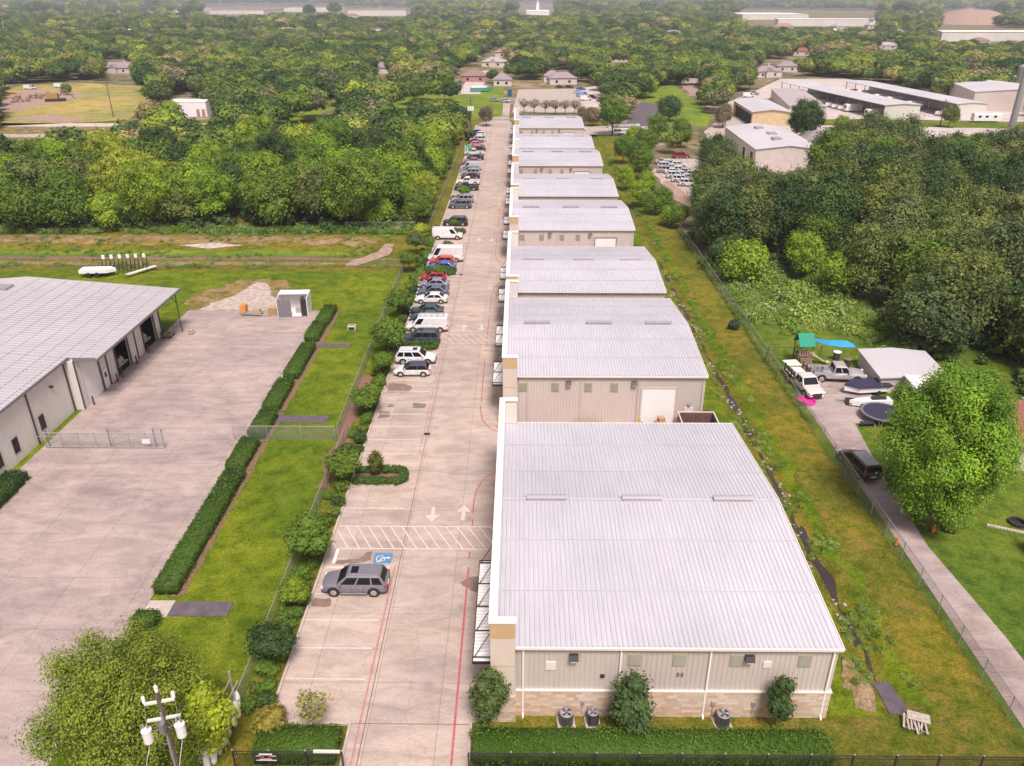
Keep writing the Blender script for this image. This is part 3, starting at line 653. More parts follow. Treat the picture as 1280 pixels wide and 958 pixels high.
# local: x to the right, y away; wall at x=0..; ridge at x=-16.5
b = MB(); L1, L2, L3 = 39.0, 44.5, 61.5      # notch start, canopy start..., rear end
ex, ez, rx_, rz_ = 0.25, 6.0, -16.5, 7.35
an = math.atan2(rz_ - ez, ex - rx_); sw = math.hypot(rz_ - ez, ex - rx_); yc_ = 39.3
b.ribs((ex, 0, ez), (0, 1, 0), (-math.cos(an), 0, math.sin(an)), (math.sin(an), 0, math.cos(an)), yc_, sw, .61, .045, .05, .06)
b.ribs((ex + 3.0, yc_, ez - .24), (0, 1, 0), (-math.cos(an), 0, math.sin(an)), (math.sin(an), 0, math.cos(an)), L3 - yc_ + .5, sw + 3.01, .61, .045, .05, .06)
b.ribs((2 * rx_ - ex, 0, ez), (0, 1, 0), (math.cos(an), 0, math.sin(an)), (-math.sin(an), 0, math.cos(an)), L3 + .5, sw, .61, .045, .05, .06)
b.prof([(ex, ez - .01), (rx_, rz_ - .01), (2 * rx_ - ex, ez - .01), (2 * rx_ - ex, ez - .2), (rx_, rz_ - .2), (ex, ez - .2)], 1, 0, yc_)
b.prof([(ex + 3, ez - .25), (rx_, rz_ - .01), (2 * rx_ - ex, ez - .01), (2 * rx_ - ex, ez - .2), (rx_, rz_ - .2), (ex + 3, ez - .42)], 1, yc_, L3 + .5)
rf = b.build('roof', M['roof_grey'], t)
b = MB()
for k in range(1, 11):
    f = k / 11.0; xx = ex + 2.9 - (ex + 2.9 - rx_) * f; zz = ez - .23 + (rz_ - ez + .23) * f
    b.prof([(xx - .05, zz + .052), (xx + .05, zz + .045), (xx + .05, zz + .06), (xx - .05, zz + .066)], 1, (0 if xx < ex else yc_) + .01, L3 + .48)
b.build('roof_lap', M['roof'], rf)
b = MB(); b.box(-18.6, -15.9, 56.4, 58.2, 7.3, 7.62); b.build('roof_vent', M['greymetal'], rf)
b = MB(); b.box(ex + .005, ex + .13, 0, yc_, ez - .22, ez + .03); b.box(ex + 3.005, ex + 3.13, yc_ - .1, L3 + .6, ez - .46, ez - .2); b.box(ex + .14, ex + 3.0, yc_ - .12, yc_ - .01, ez - .44, ez + .0); b.build('gutter', M['midgrey'], t)
b = MB(); wallseg = [(0, 39.2, 0)]
b.box(-.25, -.04, 0, 39.0, 0, 5.75); b.ribs((-.02, 0, 0), (0, 1, 0), (0, 0, 1), (1, 0, 0), 39.0, 5.75, .305, .03, .05, .05)
b.build('side_wall', M['siding_pale'], t)
b = MB(); b.box(-.02, .9, 38.9, 39.1, 0, 5.72); b.build('end_wall', M['siding_pale'], t)
XW = .85
b = MB()
segs = [(39.1, 40.2), (43.6, 47.2), (50.6, 54.4), (58.0, 59.6)]
for a, c in segs: b.box(XW - .2, XW - .02, a, c, 0, 5.9); b.ribs((XW, a, 0), (0, 1, 0), (0, 0, 1), (1, 0, 0), c - a, 5.9, .305, .03)
for a, c in ((47.2, 50.6), (54.4, 58.0)): b.box(XW - .2, XW, a, c, 5.0, 5.9)
b.box(XW - .2, XW, 40.2, 43.6, 5.2, 5.9); b.build('bay_wall', M['siding_pale'], t)
b = MB(); b.box(XW - .3, XW - .06, 40.2, 43.6, 0, 5.2)
for k in range(14): b.box(XW - .062, XW - .045, 40.22, 43.58, .03 + k * .37, .37 + k * .37)
b.build('roller_door', M['whitepaint'], t)
for y_, z_ in ((39.02, 5.7), (43.6, 5.6), (45.2, 5.6), (47.2, 5.6), (50.6, 5.6), (52.4, 5.6), (54.4, 5.6), (58.0, 5.6), (59.6, 5.6)):
    b = MB(); b.box(XW + .035, XW + .12, y_ - .08, y_ + .08, 0, z_); b.build('post_trim', M['bronze'], t)
for y_ in (23.4, 31.6, 38.6): b = MB(); b.box(.0, .12, y_ - .07, y_ + .07, 0, 5.7); b.build('downspout', M['bronze'], t)
for y_ in (44.4,): 
    b = MB(); b.box(XW + .03, XW + .07, y_ - .5, y_ + .5, .02, 2.3); d_ = b.build('door', M['whitepaint'], t)
    b = MB(); b.box(XW + .072, XW + .09, y_ - .2, y_ + .2, 1.3, 1.9); b.build('pane', M['glass'], d_)
for y_ in (25.6, 28.3, 32.9): 
    b = MB(); b.box(.02, .05, y_ - .38, y_ + .38, 1.0, 2.5); w_ = b.build('window', M['glass'], t)
    b = MB(); b.box(.04, .07, y_ - .44, y_ - .38, .94, 2.56); b.box(.04, .07, y_ + .38, y_ + .44, .94, 2.56); b.box(.04, .07, y_ - .38, y_ + .38, 2.5, 2.56); b.box(.052, .07, y_ - .38, y_ + .38, 1.72, 1.76); b.build('frame', M['bronze'], w_)
b = MB(); b.tube((.0, 35.6, 4.4), (.35, 35.6, 4.4), .14, n=10); b.build('wall_light', M['darkmetal'], t)
b = MB(); b.box(2 * rx_, -.22 + XW - 1, 61.2, 61.4, 0, 5.8); b.box(2 * rx_, -.3, 0, .2, 0, 5.8); b.box(2 * rx_ - .1, 2 * rx_ + .1, 0, 61.4, 0, 5.8); b.build('rear_wall', M['siding_pale'], t)
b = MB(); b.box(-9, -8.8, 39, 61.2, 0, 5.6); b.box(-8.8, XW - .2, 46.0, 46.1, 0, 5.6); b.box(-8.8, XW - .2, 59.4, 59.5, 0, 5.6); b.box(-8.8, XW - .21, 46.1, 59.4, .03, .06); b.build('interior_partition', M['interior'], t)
for y_ in (60.9,):
    b = MB(); b.tube((3.0, y_, 0), (3.0, y_, 5.5), .07); b.tube((XW, y_, 5.4), (3.0, y_, 5.4), .07); b.tube((3.0, y_, 4.2), (2.0, y_, 5.4), .05); b.build('canopy_post', M['bronze'], t)
for k, y_ in enumerate((45.7, 47.0, 50.8, 54.2, 58.2, 40.0)):
    b = MB(); b.lathe([(.09, 0), (.09, 1.05), (.05, 1.12)], (XW + .55, y_, 0), 8); b.build('bollard', M['bronze'], t)
# things stored in the bays
for nm, lb, (x, y) in (('workbench', 'dark cluttered workbench inside the nearer open bay of the workshop', (-47.6, 85)), ('machine', 'pale machine standing in the farther open bay of the workshop', (-47.8, 92))):
    o = thing(nm, lb, nm, (x, y, .06))
    b = MB(); b.box(-.6, .6, -1.1, 1.1, .8, .9); b.build('top', M['palewood'], o); b = MB(); b.box(-.5, .5, -.9, -.3, .9, 1.7); b.lathe([(.3, .9), (.35, 1.3), (.1, 1.6)], (0, .5, 0), 10); b.build('housing', M['greymetal'], o)
    for sx in (-.5, .5):
        for sy in (-1, 1): b = MB(); b.box(sx - .05, sx + .05, sy - .05, sy + .05, 0, .8); b.build('leg', M['darkmetal'], o)
o = thing('trolley', 'small dark frame trolley beside the last workshop post', 'trolley', (-45.9, 95.3, .02))
b = MB(); b.box(-.5, .5, -.7, .7, .3, .38); b.build('deck', M['wood'], o)
b = MB()
for y_ in (-.7, .7):
    for x in (-.45, .45): b.tube((x, y_, .3), (x, y_, 1.3), .03)
    b.tube((-.45, y_, 1.3), (.45, y_, 1.3), .03)
b.build('handle', M['bronze'], o)
for x in (-.4, .4):
    for y_ in (-.55, .55): b = MB(); b.lathe([(.14, -.04), (.14, .04)], (x, y_, .15), 10, axis='y'); b.build('wheel', M['tyre'], o)
o = thing('pallet_jack', 'small yellowish hand cart standing alone on the concrete lot', 'hand cart', (-43.4, 96.4, .02))
b = MB(); b.box(-.3, .3, -.5, .5, .1, .25); b.box(-.05, .05, -.6, -.5, .1, 1.0); b.build('frame', M['palewood'], o); b = MB(); b.box(-.25, .2, -.3, .3, .25, .5); b.build('load', M['olive'], o)

# ================================================================== OTHER BUILDINGS
def shed(name, label, cat, x, y, w_, d, h, rz, wall, roof, rise=.8, over=.3, group=None, extras=None, ridge='x', openside=None):
    t = thing(name, label, cat, (x, y, 0), rz, group)
    hw, hd = w_ / 2, d / 2; b = MB()
    if ridge == 'x':
        b.prof([(-hd, 0), (hd, 0), (hd, h), (0, h + rise - .05), (-hd, h)], 0, -hw, hw); b.build('wall', wall, t)
        b = MB(); a = over
        b.prof([(-hd - a, h - a * rise / hd + .02), (0, h + rise), (hd + a, h - a * rise / hd + .02), (hd + a, h - a * rise / hd + .17), (0, h + rise + .15), (-hd - a, h - a * rise / hd + .17)], 0, -hw - a, hw + a)
    else:
        b.prof([(-hw, 0), (hw, 0), (hw, h), (0, h + rise - .05), (-hw, h)], 1, -hd, hd); b.build('wall', wall, t)
        b = MB(); a = over
        b.prof([(-hw - a, h - a * rise / hw + .02), (0, h + rise), (hw + a, h - a * rise / hw + .02), (hw + a, h - a * rise / hw + .17), (0, h + rise + .15), (-hw - a, h - a * rise / hw + .17)], 1, -hd - a, hd + a)
    b.build('roof', roof, t); return t
def hip(name, label, x, y, w_, d, h, rz, wall, roof, rise=2.2, group=None, cat='house', chimney=False, gable=None):
    t = thing(name, label, cat, (x, y, 0), rz, group); hw, hd = w_ / 2, d / 2
    b = MB(); b.box(-hw, hw, -hd, hd, 0, h); b.build('wall', wall, t)
    o = .5; r = max(.5, hw - hd); b = MB()
    vs = [(-hw - o, -hd - o, h - .05), (hw + o, -hd - o, h - .05), (hw + o, hd + o, h - .05), (-hw - o, hd + o, h - .05), (-r, 0, h + rise), (r, 0, h + rise)]
    b.add(vs, [(0, 1, 5, 4), (1, 2, 5), (2, 3, 4, 5), (3, 0, 4), (3, 2, 1, 0)]); ro = b.build('roof', roof, t)
    if chimney: b = MB(); b.box(r * .4, r * .4 + .8, .8, 1.5, h + .5, h + rise + .9); b.build('chimney', wall, ro)
    if gable:
        b = MB(); b.prof([(-2.6, h - .1), (2.6, h - .1), (0, h + rise * .75)], 1, -hd - 2.0, -.3); b.build('gable', roof, t)
        b = MB(); b.box(-2.2, 2.2, -hd - 1.8, -hd + .1, 0, h - .1); b.build('porch_wall', wall, t)
    for k, xx in enumerate((-hw * .5, hw * .45)):
        b = MB(); b.box(xx - .6, xx + .6, -hd - .06, -hd + .02, .9, 2.1); b.build('window', M['glass'], t)
    return t
def col(name, c, **k): M[name] = plain(name, c, k.pop('rough', 0.8), var=k.pop('var', 0.12), **k); return M[name]
col('shingle grey', (0.27, 0.22, 0.24)); col('shingle brown', (0.25, 0.16, 0.14)); col('shingle red', (0.26, 0.085, 0.07)); col('brick rose', (0.36, 0.20, 0.18)); col('shingle pale', (0.40, 0.34, 0.34)); col('shingle mauve', (0.30, 0.22, 0.25))
col('plaster pale', (0.58, 0.50, 0.46)); col('cream sheet', (0.58, 0.44, 0.27))
def at(px, py, z=0): return G(px, py, z)
# white building left of the wood
x, y = at(238, 146); t = shed('storage_building', 'white flat box building with two dark doors at the edge of the dry field', 'building', x, y + 4, 13, 8, 5.2, 0, M['whitepaint'], M['coping'], .5, .1)
for k in (3.2, 5.2): b = MB(); b.box(k - .6, k + .6, -4.06, -3.98, 0, 2.6); b.build('door', M['brick rose'], t)
x, y = at(190, 157); shed('shed', 'small white-roofed shed between the road end and the wood', 'shed', x, y + 1, 6, 5, 2.4, .1, M['whitepaint'], M['coping'], .4, .2)
# right side complex
def quadbld(name, label, cat, A, B, Cc, h, wall, roof, rise, wallmat2=None):
    # A, B = px of the two base corners of the near end wall; Cc = far px of the eave line through A at height h
    ax, ay = at(*A); bx, by = at(*B); cx, cy = G(Cc[0], Cc[1], h)
    w_ = math.hypot(bx - ax, by - ay); d = math.hypot(cx - ax, cy - ay)
    rz = math.atan2(by - ay, bx - ax); mx_, my_ = (ax + bx) / 2, (ay + by) / 2
    nx_, ny_ = -math.sin(rz), math.cos(rz)
    return shed(name, label, cat, mx_ + nx_ * d / 2, my_ + ny_ * d / 2, w_, d, h, rz, wall, roof, rise, .3, ridge='y'), w_, d
# workshop with white roof by the vehicle lot
t = shed('workshop', 'white-roofed workshop with a pink end wall beside the vehicle lot', 'workshop', 70.5, 230, 17, 40, 4.8, rad(-2), M['plaster pale'], M['roof_far'], 1.0, .3, ridge='y')
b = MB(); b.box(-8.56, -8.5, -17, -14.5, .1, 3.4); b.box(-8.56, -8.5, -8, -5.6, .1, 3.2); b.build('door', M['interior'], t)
for k, y_ in enumerate((-11, -2, 9)): b = MB(); b.box(-2 + (k % 2), .3 + (k % 2), y_, y_ + 3, 5.85, 6.25); b.build('roof_vent', M['greymetal'], t)
t = shed('garage', 'cream garage with white roof and open carport side near the storage yard', 'garage', 88, 303, 13, 34, 4.7, rad(-3), M['cream sheet'], M['roof_far'], .8, .5, ridge='y')
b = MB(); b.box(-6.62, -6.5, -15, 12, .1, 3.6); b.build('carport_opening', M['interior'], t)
shed('shed', 'long brownish flat shed behind the cream garage', 'shed', 112, 338, 13, 62, 4.0, rad(-10), M['siding'], col('roof brown grey', (0.42, 0.35, 0.35)), .5, .3, ridge='y')
def canopybld(label, near_l, near_r, far_l, h):
    ax, ay = at(*near_l); bx, by = at(*near_r); cx, cy = G(far_l[0], far_l[1], h)
    w_ = math.hypot(bx - ax, by - ay); dx, dy = cx - ax, cy - ay; d = math.hypot(dx, dy); ang = math.atan2(-dx, dy)
    t = thing('storage_canopy', label, 'storage canopy', (ax, ay, 0), ang)
    b = MB(); b.prof([(-.4, h - .1), (w_ / 2, h + .35), (w_ + .4, h - .1), (w_ + .4, h + .1), (w_ / 2, h + .55), (-.4, h + .1)], 1, -.4, d); b.build('roof', M['roof_far'], t)
    b = MB(); b.prof([(0, 0), (w_, 0), (w_, h - .1), (w_ / 2, h + .3), (0, h - .1)], 1, -.05, .2); b.box(w_ - .3, w_, .2, d, 0, h - .1); b.build('wall', M['siding_pale'], t)
    n = int(d / 8)
    for k in range(n + 1): b = MB(); b.box(0, .25, .3 + (d - 1) * k / n, .5 + (d - 1) * k / n, 0, h - .05); b.build('post', M['midgrey'], t)
    return t, w_, d, ang, (ax, ay)
can = [canopybld('nearer long open-sided storage canopy sheltering boats and campers', (1103, 151), (1150, 151), (977, 103), 5.3),
       canopybld('farther long open-sided storage canopy with white campers beneath', (1192, 149), (1232, 149), (1058, 102), 5.3)]
t = shed('warehouse', 'grey gabled shed right of the long storage canopies', 'warehouse', 197, 345, 28, 40, 7, rad(-14), M['siding'], M['roof_far'], 1.2, .3, ridge='y')
t = shed('warehouse', 'grey shed with dark doorway near the steel mast', 'warehouse', 219, 322, 25, 26, 6.5, rad(-8), M['siding'], M['roof_far'], 1.2, .3, ridge='y')
b = MB(); b.box(5, 10, -13.1, -13.0, .1, 4.5); b.build('door', M['interior'], t)
shed('warehouse', 'long pale flat building behind the trees at the right edge', 'warehouse', 245, 410, 90, 22, 6.5, rad(2), M['siding_pale'], M['roof_far'], .8, .3)
b = MB(); x, y = at(1272, 121); t = thing('silo', 'grey cylindrical tank standing behind the storage sheds at right', 'tank', (x, y, 0)); b.lathe([(2.6, 0), (2.6, 12.5)], n=20); b.build('shell', M['greymetal'], t); b = MB(); b.lathe([(2.7, 12.5), (1.2, 13.6), (.2, 13.8)], n=20); b.build('cap', M['greymetal'], t)
x, y = at(1018, 186); t = hip('house', 'small grey pitched-roof house right of the white-roofed workshop', x, y, 9, 8, 3, 0, M['plaster pale'], M['shingle grey'], 2.4)
# far, big pale warehouses
def far_hall(label, x0, x1, ytop, ybot, h, m):
    a = at(x0, ybot); c = at(x1, ybot); zt = G((x0 + x1) / 2, ytop, h); d = max(20, zt[1] - a[1])
    t = shed('distribution_warehouse', label, 'warehouse', (a[0] + c[0]) / 2, (a[1] + c[1]) / 2 + d / 2, c[0] - a[0], d, h, 0, M['siding_pale'], m, 1.0, .5, group='huge far warehouses')
far_hall('huge white warehouse far away beyond the trees, upper right', 972, 1085, 24, 33, 10, M['coping'])
far_hall('second huge white warehouse left behind the first, far upper right', 928, 1010, 16, 25, 10, M['coping'])
far_hall('long white warehouse at the far right edge above the storage sheds', 1176, 1330, 41, 52, 9, M['coping'])
far_hall('pale far building beside the pinkish mound on the skyline', 1248, 1320, 22, 30, 9, M['roof_far'])
far_hall('long pinkish far apartment block, upper left of centre', 435, 508, 12, 20, 13, M['brick rose'])
far_hall('white low far hall left of the pinkish block', 355, 425, 10, 15, 10, M['coping'])
far_hall('pale far hall behind the left houses', 262, 330, 12, 18, 10, M['brick rose'])
far_hall('small white far hall just left of the church', 632, 650, 13, 16, 8, M['coping'])
far_hall('long pale far roof right of the road corridor', 750, 805, 13, 18, 9, M['coping'])
x, y = at(672, 19); t = shed('church', 'white far church with a small steeple near the skyline', 'church', x, y, 60, 40, 9, 0, M['whitepaint'], M['coping'], 3, .5); b = MB(); b.box(-4, 4, -3, 3, 10, 24); b.lathe([(4, 24), (.4, 36)], n=8); b.build('steeple', M['whitepaint'], t)
x, y = at(1213, 30); t = thing('mound', 'pinkish earth mound rising above the far trees at right', 'mound', (x, y, 0))
b = MB(); b.lathe([(75, 0), (60, 9), (34, 20), (22, 22), (.5, 22.5)], n=20); b.build('heap', M['dirt'], t)
# houses close enough to read
HS = [(145, 92, 26, 13, 'shingle mauve', 'large mauve-roofed house behind the dry field', 1), (618, 84, 15, 11, 'shingle pale', 'pale pyramid-roofed house above the driveway end', 1),
      (592, 103, 14, 9, 'brick rose', 'brick house left of the driveway end'), (703, 106, 14, 9, 'shingle mauve', 'mauve-roofed house behind the gravel lot'), (628, 108, 9, 6, 'shingle grey', 'small blue-grey roofed house at the driveway end'),
      (960, 97, 15, 10, 'shingle mauve', 'gabled brown house left of the storage canopies', 1), (1003, 70, 14, 9, 'shingle red', 'red-roofed house among trees above the storage canopies'),
      (690, 103, 8, 6, 'shingle mauve', 'little mauve house beside the shrubs behind the gravel lot'), (480, 92, 14, 9, 'shingle grey', 'grey house hidden in trees left of centre'), (866, 104, 14, 9, 'shingle pale', 'pale house right of the green meadow'),
      (775, 78, 15, 9, 'shingle grey', 'grey-roofed house right of the road corridor'), (1110, 62, 16, 10, 'shingle pale', 'pale house in the far trees above the long canopies'), (985, 90, 12, 8, 'shingle grey', 'low grey house just left of the nearer canopy')]
HOUSES = []
for hh in HS:
    px, py, w_, d, rf_, lb = hh[:6]; x, y = at(px, py); HOUSES.append((px, py, w_))
    hip('house', lb, x, y + d / 2, w_, d, 3.2, rr.uniform(-.2, .2), M['plaster pale'] if rf_ != 'brick rose' else M['brick rose'], M[rf_] if rf_ != 'brick rose' else M['shingle brown'], 2.6, gable=len(hh) > 6, chimney=len(hh) > 6)
sides = ['far left', 'left', 'centre left', 'centre', 'centre right', 'right', 'far right']
hr = random.Random(11); nfar = 0
protoh = {}
for k in range(900):
    if nfar >= 170: break
    px = 1280 * hr.random() ** 1.25; py = 13 + 60 * hr.random() ** 1.7
    if any(abs(px - a) < 34 and abs(py - c) < 6 for a, c, _ in HOUSES): continue
    if (925 < px < 1095 and 10 < py < 36) or (1170 < px and 15 < py < 56): continue
    if 500 < px < 920 and py > 30 and hr.random() < .5: continue
    if 690 < px < 740: continue
    x, y = at(px, py); s = 1.0 if y < 900 else 1.5
    rk = hr.choice(['shingle grey', 'shingle brown', 'shingle pale', 'shingle mauve', 'coping', 'shingle pale', 'brick rose']); HOUSES.append((px, py, 14 * s))
    ww, dd = hr.uniform(13, 20) * s, hr.uniform(9, 12) * s
    lb = 'far %s roofed building among the trees, %s of the picture, %s' % ({'shingle grey': 'grey', 'shingle brown': 'brown', 'shingle pale': 'pale', 'shingle mauve': 'mauve', 'coping': 'white', 'brick rose': 'rose'}[rk], sides[int(px / 1280 * 6.99)], 'near the skyline' if py < 28 else ('in the middle distance' if py < 50 else 'closer in'))
    if rk not in protoh:
        protoh[rk] = hip('house', lb, x, y, 16, 10, 3.4, hr.uniform(-.4, .4), M['plaster pale'], M[rk], 2.6, group='houses among the far trees'); protoh[rk].scale = (ww / 16, dd / 10, s * 1.1)
    else:
        q = dup(protoh[rk], (x, y, 0), hr.uniform(-.4, .4), lb, 'houses among the far trees', (ww / 16, dd / 10, s * 1.1))
    nfar += 1
# neighbour's metal shed and red house on the right
t = shed('shed', 'pale flat metal-roofed shed behind the parked trucks', 'shed', 44.6, 83.4, 7.4, 7.6, 1.8, rad(-4), M['plaster pale'], M['roof_far'], .3, .25, ridge='y')
t = shed('house', 'red shingle roofed house at the right edge behind the big tree', 'house', 54.6, 67.6, 15, 9, 2.8, rad(-3), M['plaster pale'], M['shingle red'], 2.3, .5)
b = MB(); b.box(-6.2, -3.9, -4.56, -4.48, .05, 2.2); b.build('garage_door', M['whitepaint'], t); b = MB(); b.box(-5.6, -5, .5, 1.1, 3.4, 5.0); b.build('chimney', M['greymetal'], t)
x, y = 45.0, 76.4; t = shed('shed', 'white-roofed lean-to half hidden under the big bright tree', 'shed', x, y, 5, 5, 2.3, rad(-10), M['plaster pale'], M['coping'], .3, .2)
# trailer-like white camper at the lower right edge
# ================================================================== VEHICLES
SPEC = {  # L, W, stations (t, zbot, ztop, wscale), cabin (rear_bottom, front_bottom, rear_top, front_top, roof), wheel r, wheel x, windows
 'sedan': dict(L=4.8, W=1.84, st=[(-.5, .42, .74, .80), (-.485, .30, .95, .90), (-.42, .24, 1.03, .97), (-.25, .2, .97, 1), (0, .2, .94, 1), (.2, .2, .93, 1), (.32, .2, .90, .99), (.43, .24, .80, .95), (.485, .3, .66, .86), (.5, .38, .56, .74)],
      cab=(-.42, .24, -.24, .04, 1.45), r=.33, wx=(-.30, .31), win=[(.10, .48), (.52, .92)], taper=.76),
 'hatch': dict(L=4.3, W=1.78, st=[(-.5, .42, .85, .84), (-.485, .30, 1.02, .93), (-.42, .24, 1.05, .98), (-.2, .2, 1.0, 1), (.2, .2, .97, 1), (.32, .2, .93, .99), (.43, .24, .82, .95), (.485, .3, .68, .86), (.5, .38, .58, .74)],
      cab=(-.48, .26, -.38, .06, 1.52), r=.33, wx=(-.31, .31), win=[(.10, .46), (.50, .92)], taper=.78),
 'suv': dict(L=4.9, W=1.95, st=[(-.5, .5, .95, .86), (-.488, .36, 1.12, .94), (-.44, .3, 1.16, .99), (-.2, .28, 1.12, 1), (.15, .28, 1.10, 1), (.26, .28, 1.08, .99), (.40, .3, 1.0, .96), (.475, .34, .88, .90), (.495, .42, .78, .82), (.5, .5, .7, .76)],
      cab=(-.488, .27, -.405, .11, 1.78), r=.385, wx=(-.30, .31), win=[(.05, .26), (.30, .60), (.64, .93)], taper=.80),
 'minivan': dict(L=5.0, W=1.95, st=[(-.5, .45, .95, .88), (-.49, .34, 1.08, .95), (-.44, .26, 1.12, .99), (-.2, .24, 1.08, 1), (.15, .24, 1.04, 1), (.3, .26, 1.0, .98), (.42, .28, .88, .94), (.48, .34, .72, .86), (.5, .42, .62, .76)],
      cab=(-.49, .33, -.45, .13, 1.74), r=.34, wx=(-.31, .32), win=[(.04, .30), (.33, .62), (.66, .90)], taper=.80),
 'van': dict(L=5.6, W=2.02, st=[(-.5, .45, 1.15, .92), (-.495, .36, 1.2, .97), (-.4, .3, 1.22, 1), (.1, .3, 1.2, 1), (.3, .3, 1.16, .99), (.37, .3, 1.1, .97), (.46, .34, .98, .93), (.49, .42, .84, .87), (.5, .5, .7, .82)],
      cab=(-.495, .37, -.485, .22, 2.12), r=.37, wx=(-.31, .33), win=[(.76, .93)], taper=.86),
 'tallvan': dict(L=6.0, W=2.05, st=[(-.5, .45, 1.25, .94), (-.495, .36, 1.3, .98), (-.4, .3, 1.3, 1), (.1, .3, 1.26, 1), (.33, .3, 1.2, .99), (.40, .3, 1.12, .97), (.47, .34, .96, .92), (.495, .42, .8, .86), (.5, .5, .66, .82)],
      cab=(-.495, .41, -.488, .25, 2.65), r=.37, wx=(-.30, .34), win=[(.80, .95)], taper=.88),
 'pickup': dict(L=5.7, W=2.0, st=[(-.5, .5, .74, .90), (-.495, .42, .78, .95), (-.4, .38, .8, 1), (-.12, .36, .8, 1), (-.09, .36, 1.12, 1), (.2, .36, 1.12, 1), (.28, .36, 1.1, .99), (.42, .38, 1.03, .97), (.485, .42, .9, .92), (.5, .5, .74, .86)],
      cab=(-.10, .24, -.08, .13, 1.84), r=.40, wx=(-.30, .33), win=[(.06, .44), (.50, .90)], taper=.80)}
def loft(st, L, W):
    b = MB(); n = 11
    for (t, zb, zt, s) in st:
        x = t * L; h = W / 2 * s; zm = zb + (zt - zb) * .55
        pr = [(-h * .86, zb), (-h * .985, zb + .06), (-h, zm), (-h * .965, zt - .06), (-h * .86, zt), (0, zt + .025), (h * .86, zt), (h * .965, zt - .06), (h, zm), (h * .985, zb + .06), (h * .86, zb)]
        b.V += [(x, y, z) for y, z in pr]
    for k in range(len(st) - 1):
        for i in range(n): b.F.append((k * n + i, k * n + (i + 1) % n, (k + 1) * n + (i + 1) % n, (k + 1) * n + i)); b.M.append(0)
    b.F.append(tuple(range(n))); b.M.append(0); b.F.append(tuple(reversed(range((len(st) - 1) * n, len(st) * n)))); b.M.append(0)
    b.F = [tuple(reversed(f)) for f in b.F]
    return b
def car_parts(kind):
    s = SPEC[kind]; L, W = s['L'], s['W']; out = {}
    out['body'] = [loft(s['st'], L, W)]
    rb, fb, rt, ft, zr = s['cab']; zb = 1.0 * min(z[2] for z in s['st'] if rb <= z[0] <= fb) - .06 if kind != 'pickup' else 1.08
    hb, ht = W / 2 * .955, W / 2 * s['taper']
    # cabin with three rings (belt, shoulder of the roof, roof)
    def ring(x0, x1, h, z): return [(x0 * L, -h, z), (x1 * L, -h, z), (x1 * L, h, z), (x0 * L, h, z)]
    zs = zr - .07
    r0, r1, r2 = ring(rb, fb, hb, zb), ring(rt, ft, ht, zs), ring(rt + .012, ft - .02, ht - .12, zr)
    b = MB(); b.add(r0 + r1 + r2, [(i, (i + 1) % 4, 4 + (i + 1) % 4, 4 + i) for i in range(4)] + [(4 + i, 4 + (i + 1) % 4, 8 + (i + 1) % 4, 8 + i) for i in range(4)] + [(8, 9, 10, 11), (3, 2, 1, 0)])
    out['cabin'] = [b]
    def face(a, b_, c, d, u0, u1, v0, v1):
        a, b_, c, d = map(Vector, (a, b_, c, d)); f = lambda u, v: a.lerp(b_, u).lerp(d.lerp(c, u), v)
        return [f(u0, v0), f(u1, v0), f(u1, v1), f(u0, v1)]
    ws = MB(); ws.slab(face(r0[1], r0[2], r1[2], r1[1], .06, .94, .10, .95), .012); out['windshield'] = [ws]
    if kind not in ('van', 'tallvan'):
        rw = MB(); rw.slab(face(r0[3], r0[0], r1[0], r1[3], .10, .90, .25 if kind != 'sedan' else .1, .93), .012); out['rear_window'] = [rw]
    sw_ = []
    for u0, u1 in s['win']:
        for sd in (0, 1):
            q = MB()
            if sd == 0: q.slab(face(r0[0], r0[1], r1[1], r1[0], u0, u1, .14, .90), .010)
            else: q.slab(face(r0[2], r0[3], r1[3], r1[2], 1 - u1, 1 - u0, .14, .90), .010)
            sw_.append(q)
    out['side_window'] = sw_
    r = s['r']; out['wheel'] = []; out['rim'] = []; out['wheel_arch'] = []
    for wx in s['wx']:
        for sy in (-1, 1):
            c = (wx * L, sy * (W / 2 - .10), r)
            q = MB(); q.lathe([(r * .70, -.12), (r * .95, -.12), (r, -.08), (r, .08), (r * .95, .12), (r * .70, .12)], c, 18, axis='y'); out['wheel'].append(q)
            q = MB(); q.lathe([(r * .66, sy * .115), (r * .62, sy * .135), (r * .3, sy * .12), (.04, sy * .128)], c, 14, axis='y'); out['rim'].append(q)
    archs = []
    for wx in s['wx']:
        for sy in (-1, 1):
            q = MB(); archs.append(q)
            c = (wx * L, sy * (W / 2 - .005), r + .03); n = 14; vs = [(c[0] + r * 1.22 * math.cos(PI * i / n), c[1], c[2] + r * 1.2 * math.sin(PI * i / n)) for i in range(n + 1)]
            vs += [(v[0], c[1] - sy * .3, v[2]) for v in vs]; m_ = n + 1
            f = [tuple(range(m_)) if sy < 0 else tuple(reversed(range(m_)))] + [(i, i + 1, m_ + i + 1, m_ + i) for i in range(n)]
            q.add(vs, f)
    out['wheel_arch'] = archs
    hl = []; tl = []; zf = s['st'][-3][2] - .12; zt = s['st'][1][2] - .13; Wf = W / 2
    for sy in (-1, 1):
        q = MB(); y0, y1 = sorted((sy * Wf * .60, sy * Wf * .90)); q.box(.468 * L, .496 * L, y0, y1, zf - .10, zf + .05); hl.append(q)
        q = MB(); y0, y1 = sorted((sy * Wf * .72, sy * Wf * .975)); q.box(-.497 * L, -.468 * L, y0, y1, zt - .14, zt + .08); tl.append(q)
    out['headlight'] = hl; out['tail_light'] = tl
    q = MB(); q.box(.470 * L, .503 * L, -Wf * .5, Wf * .5, .42, zf - .08); out['grille'] = [q]
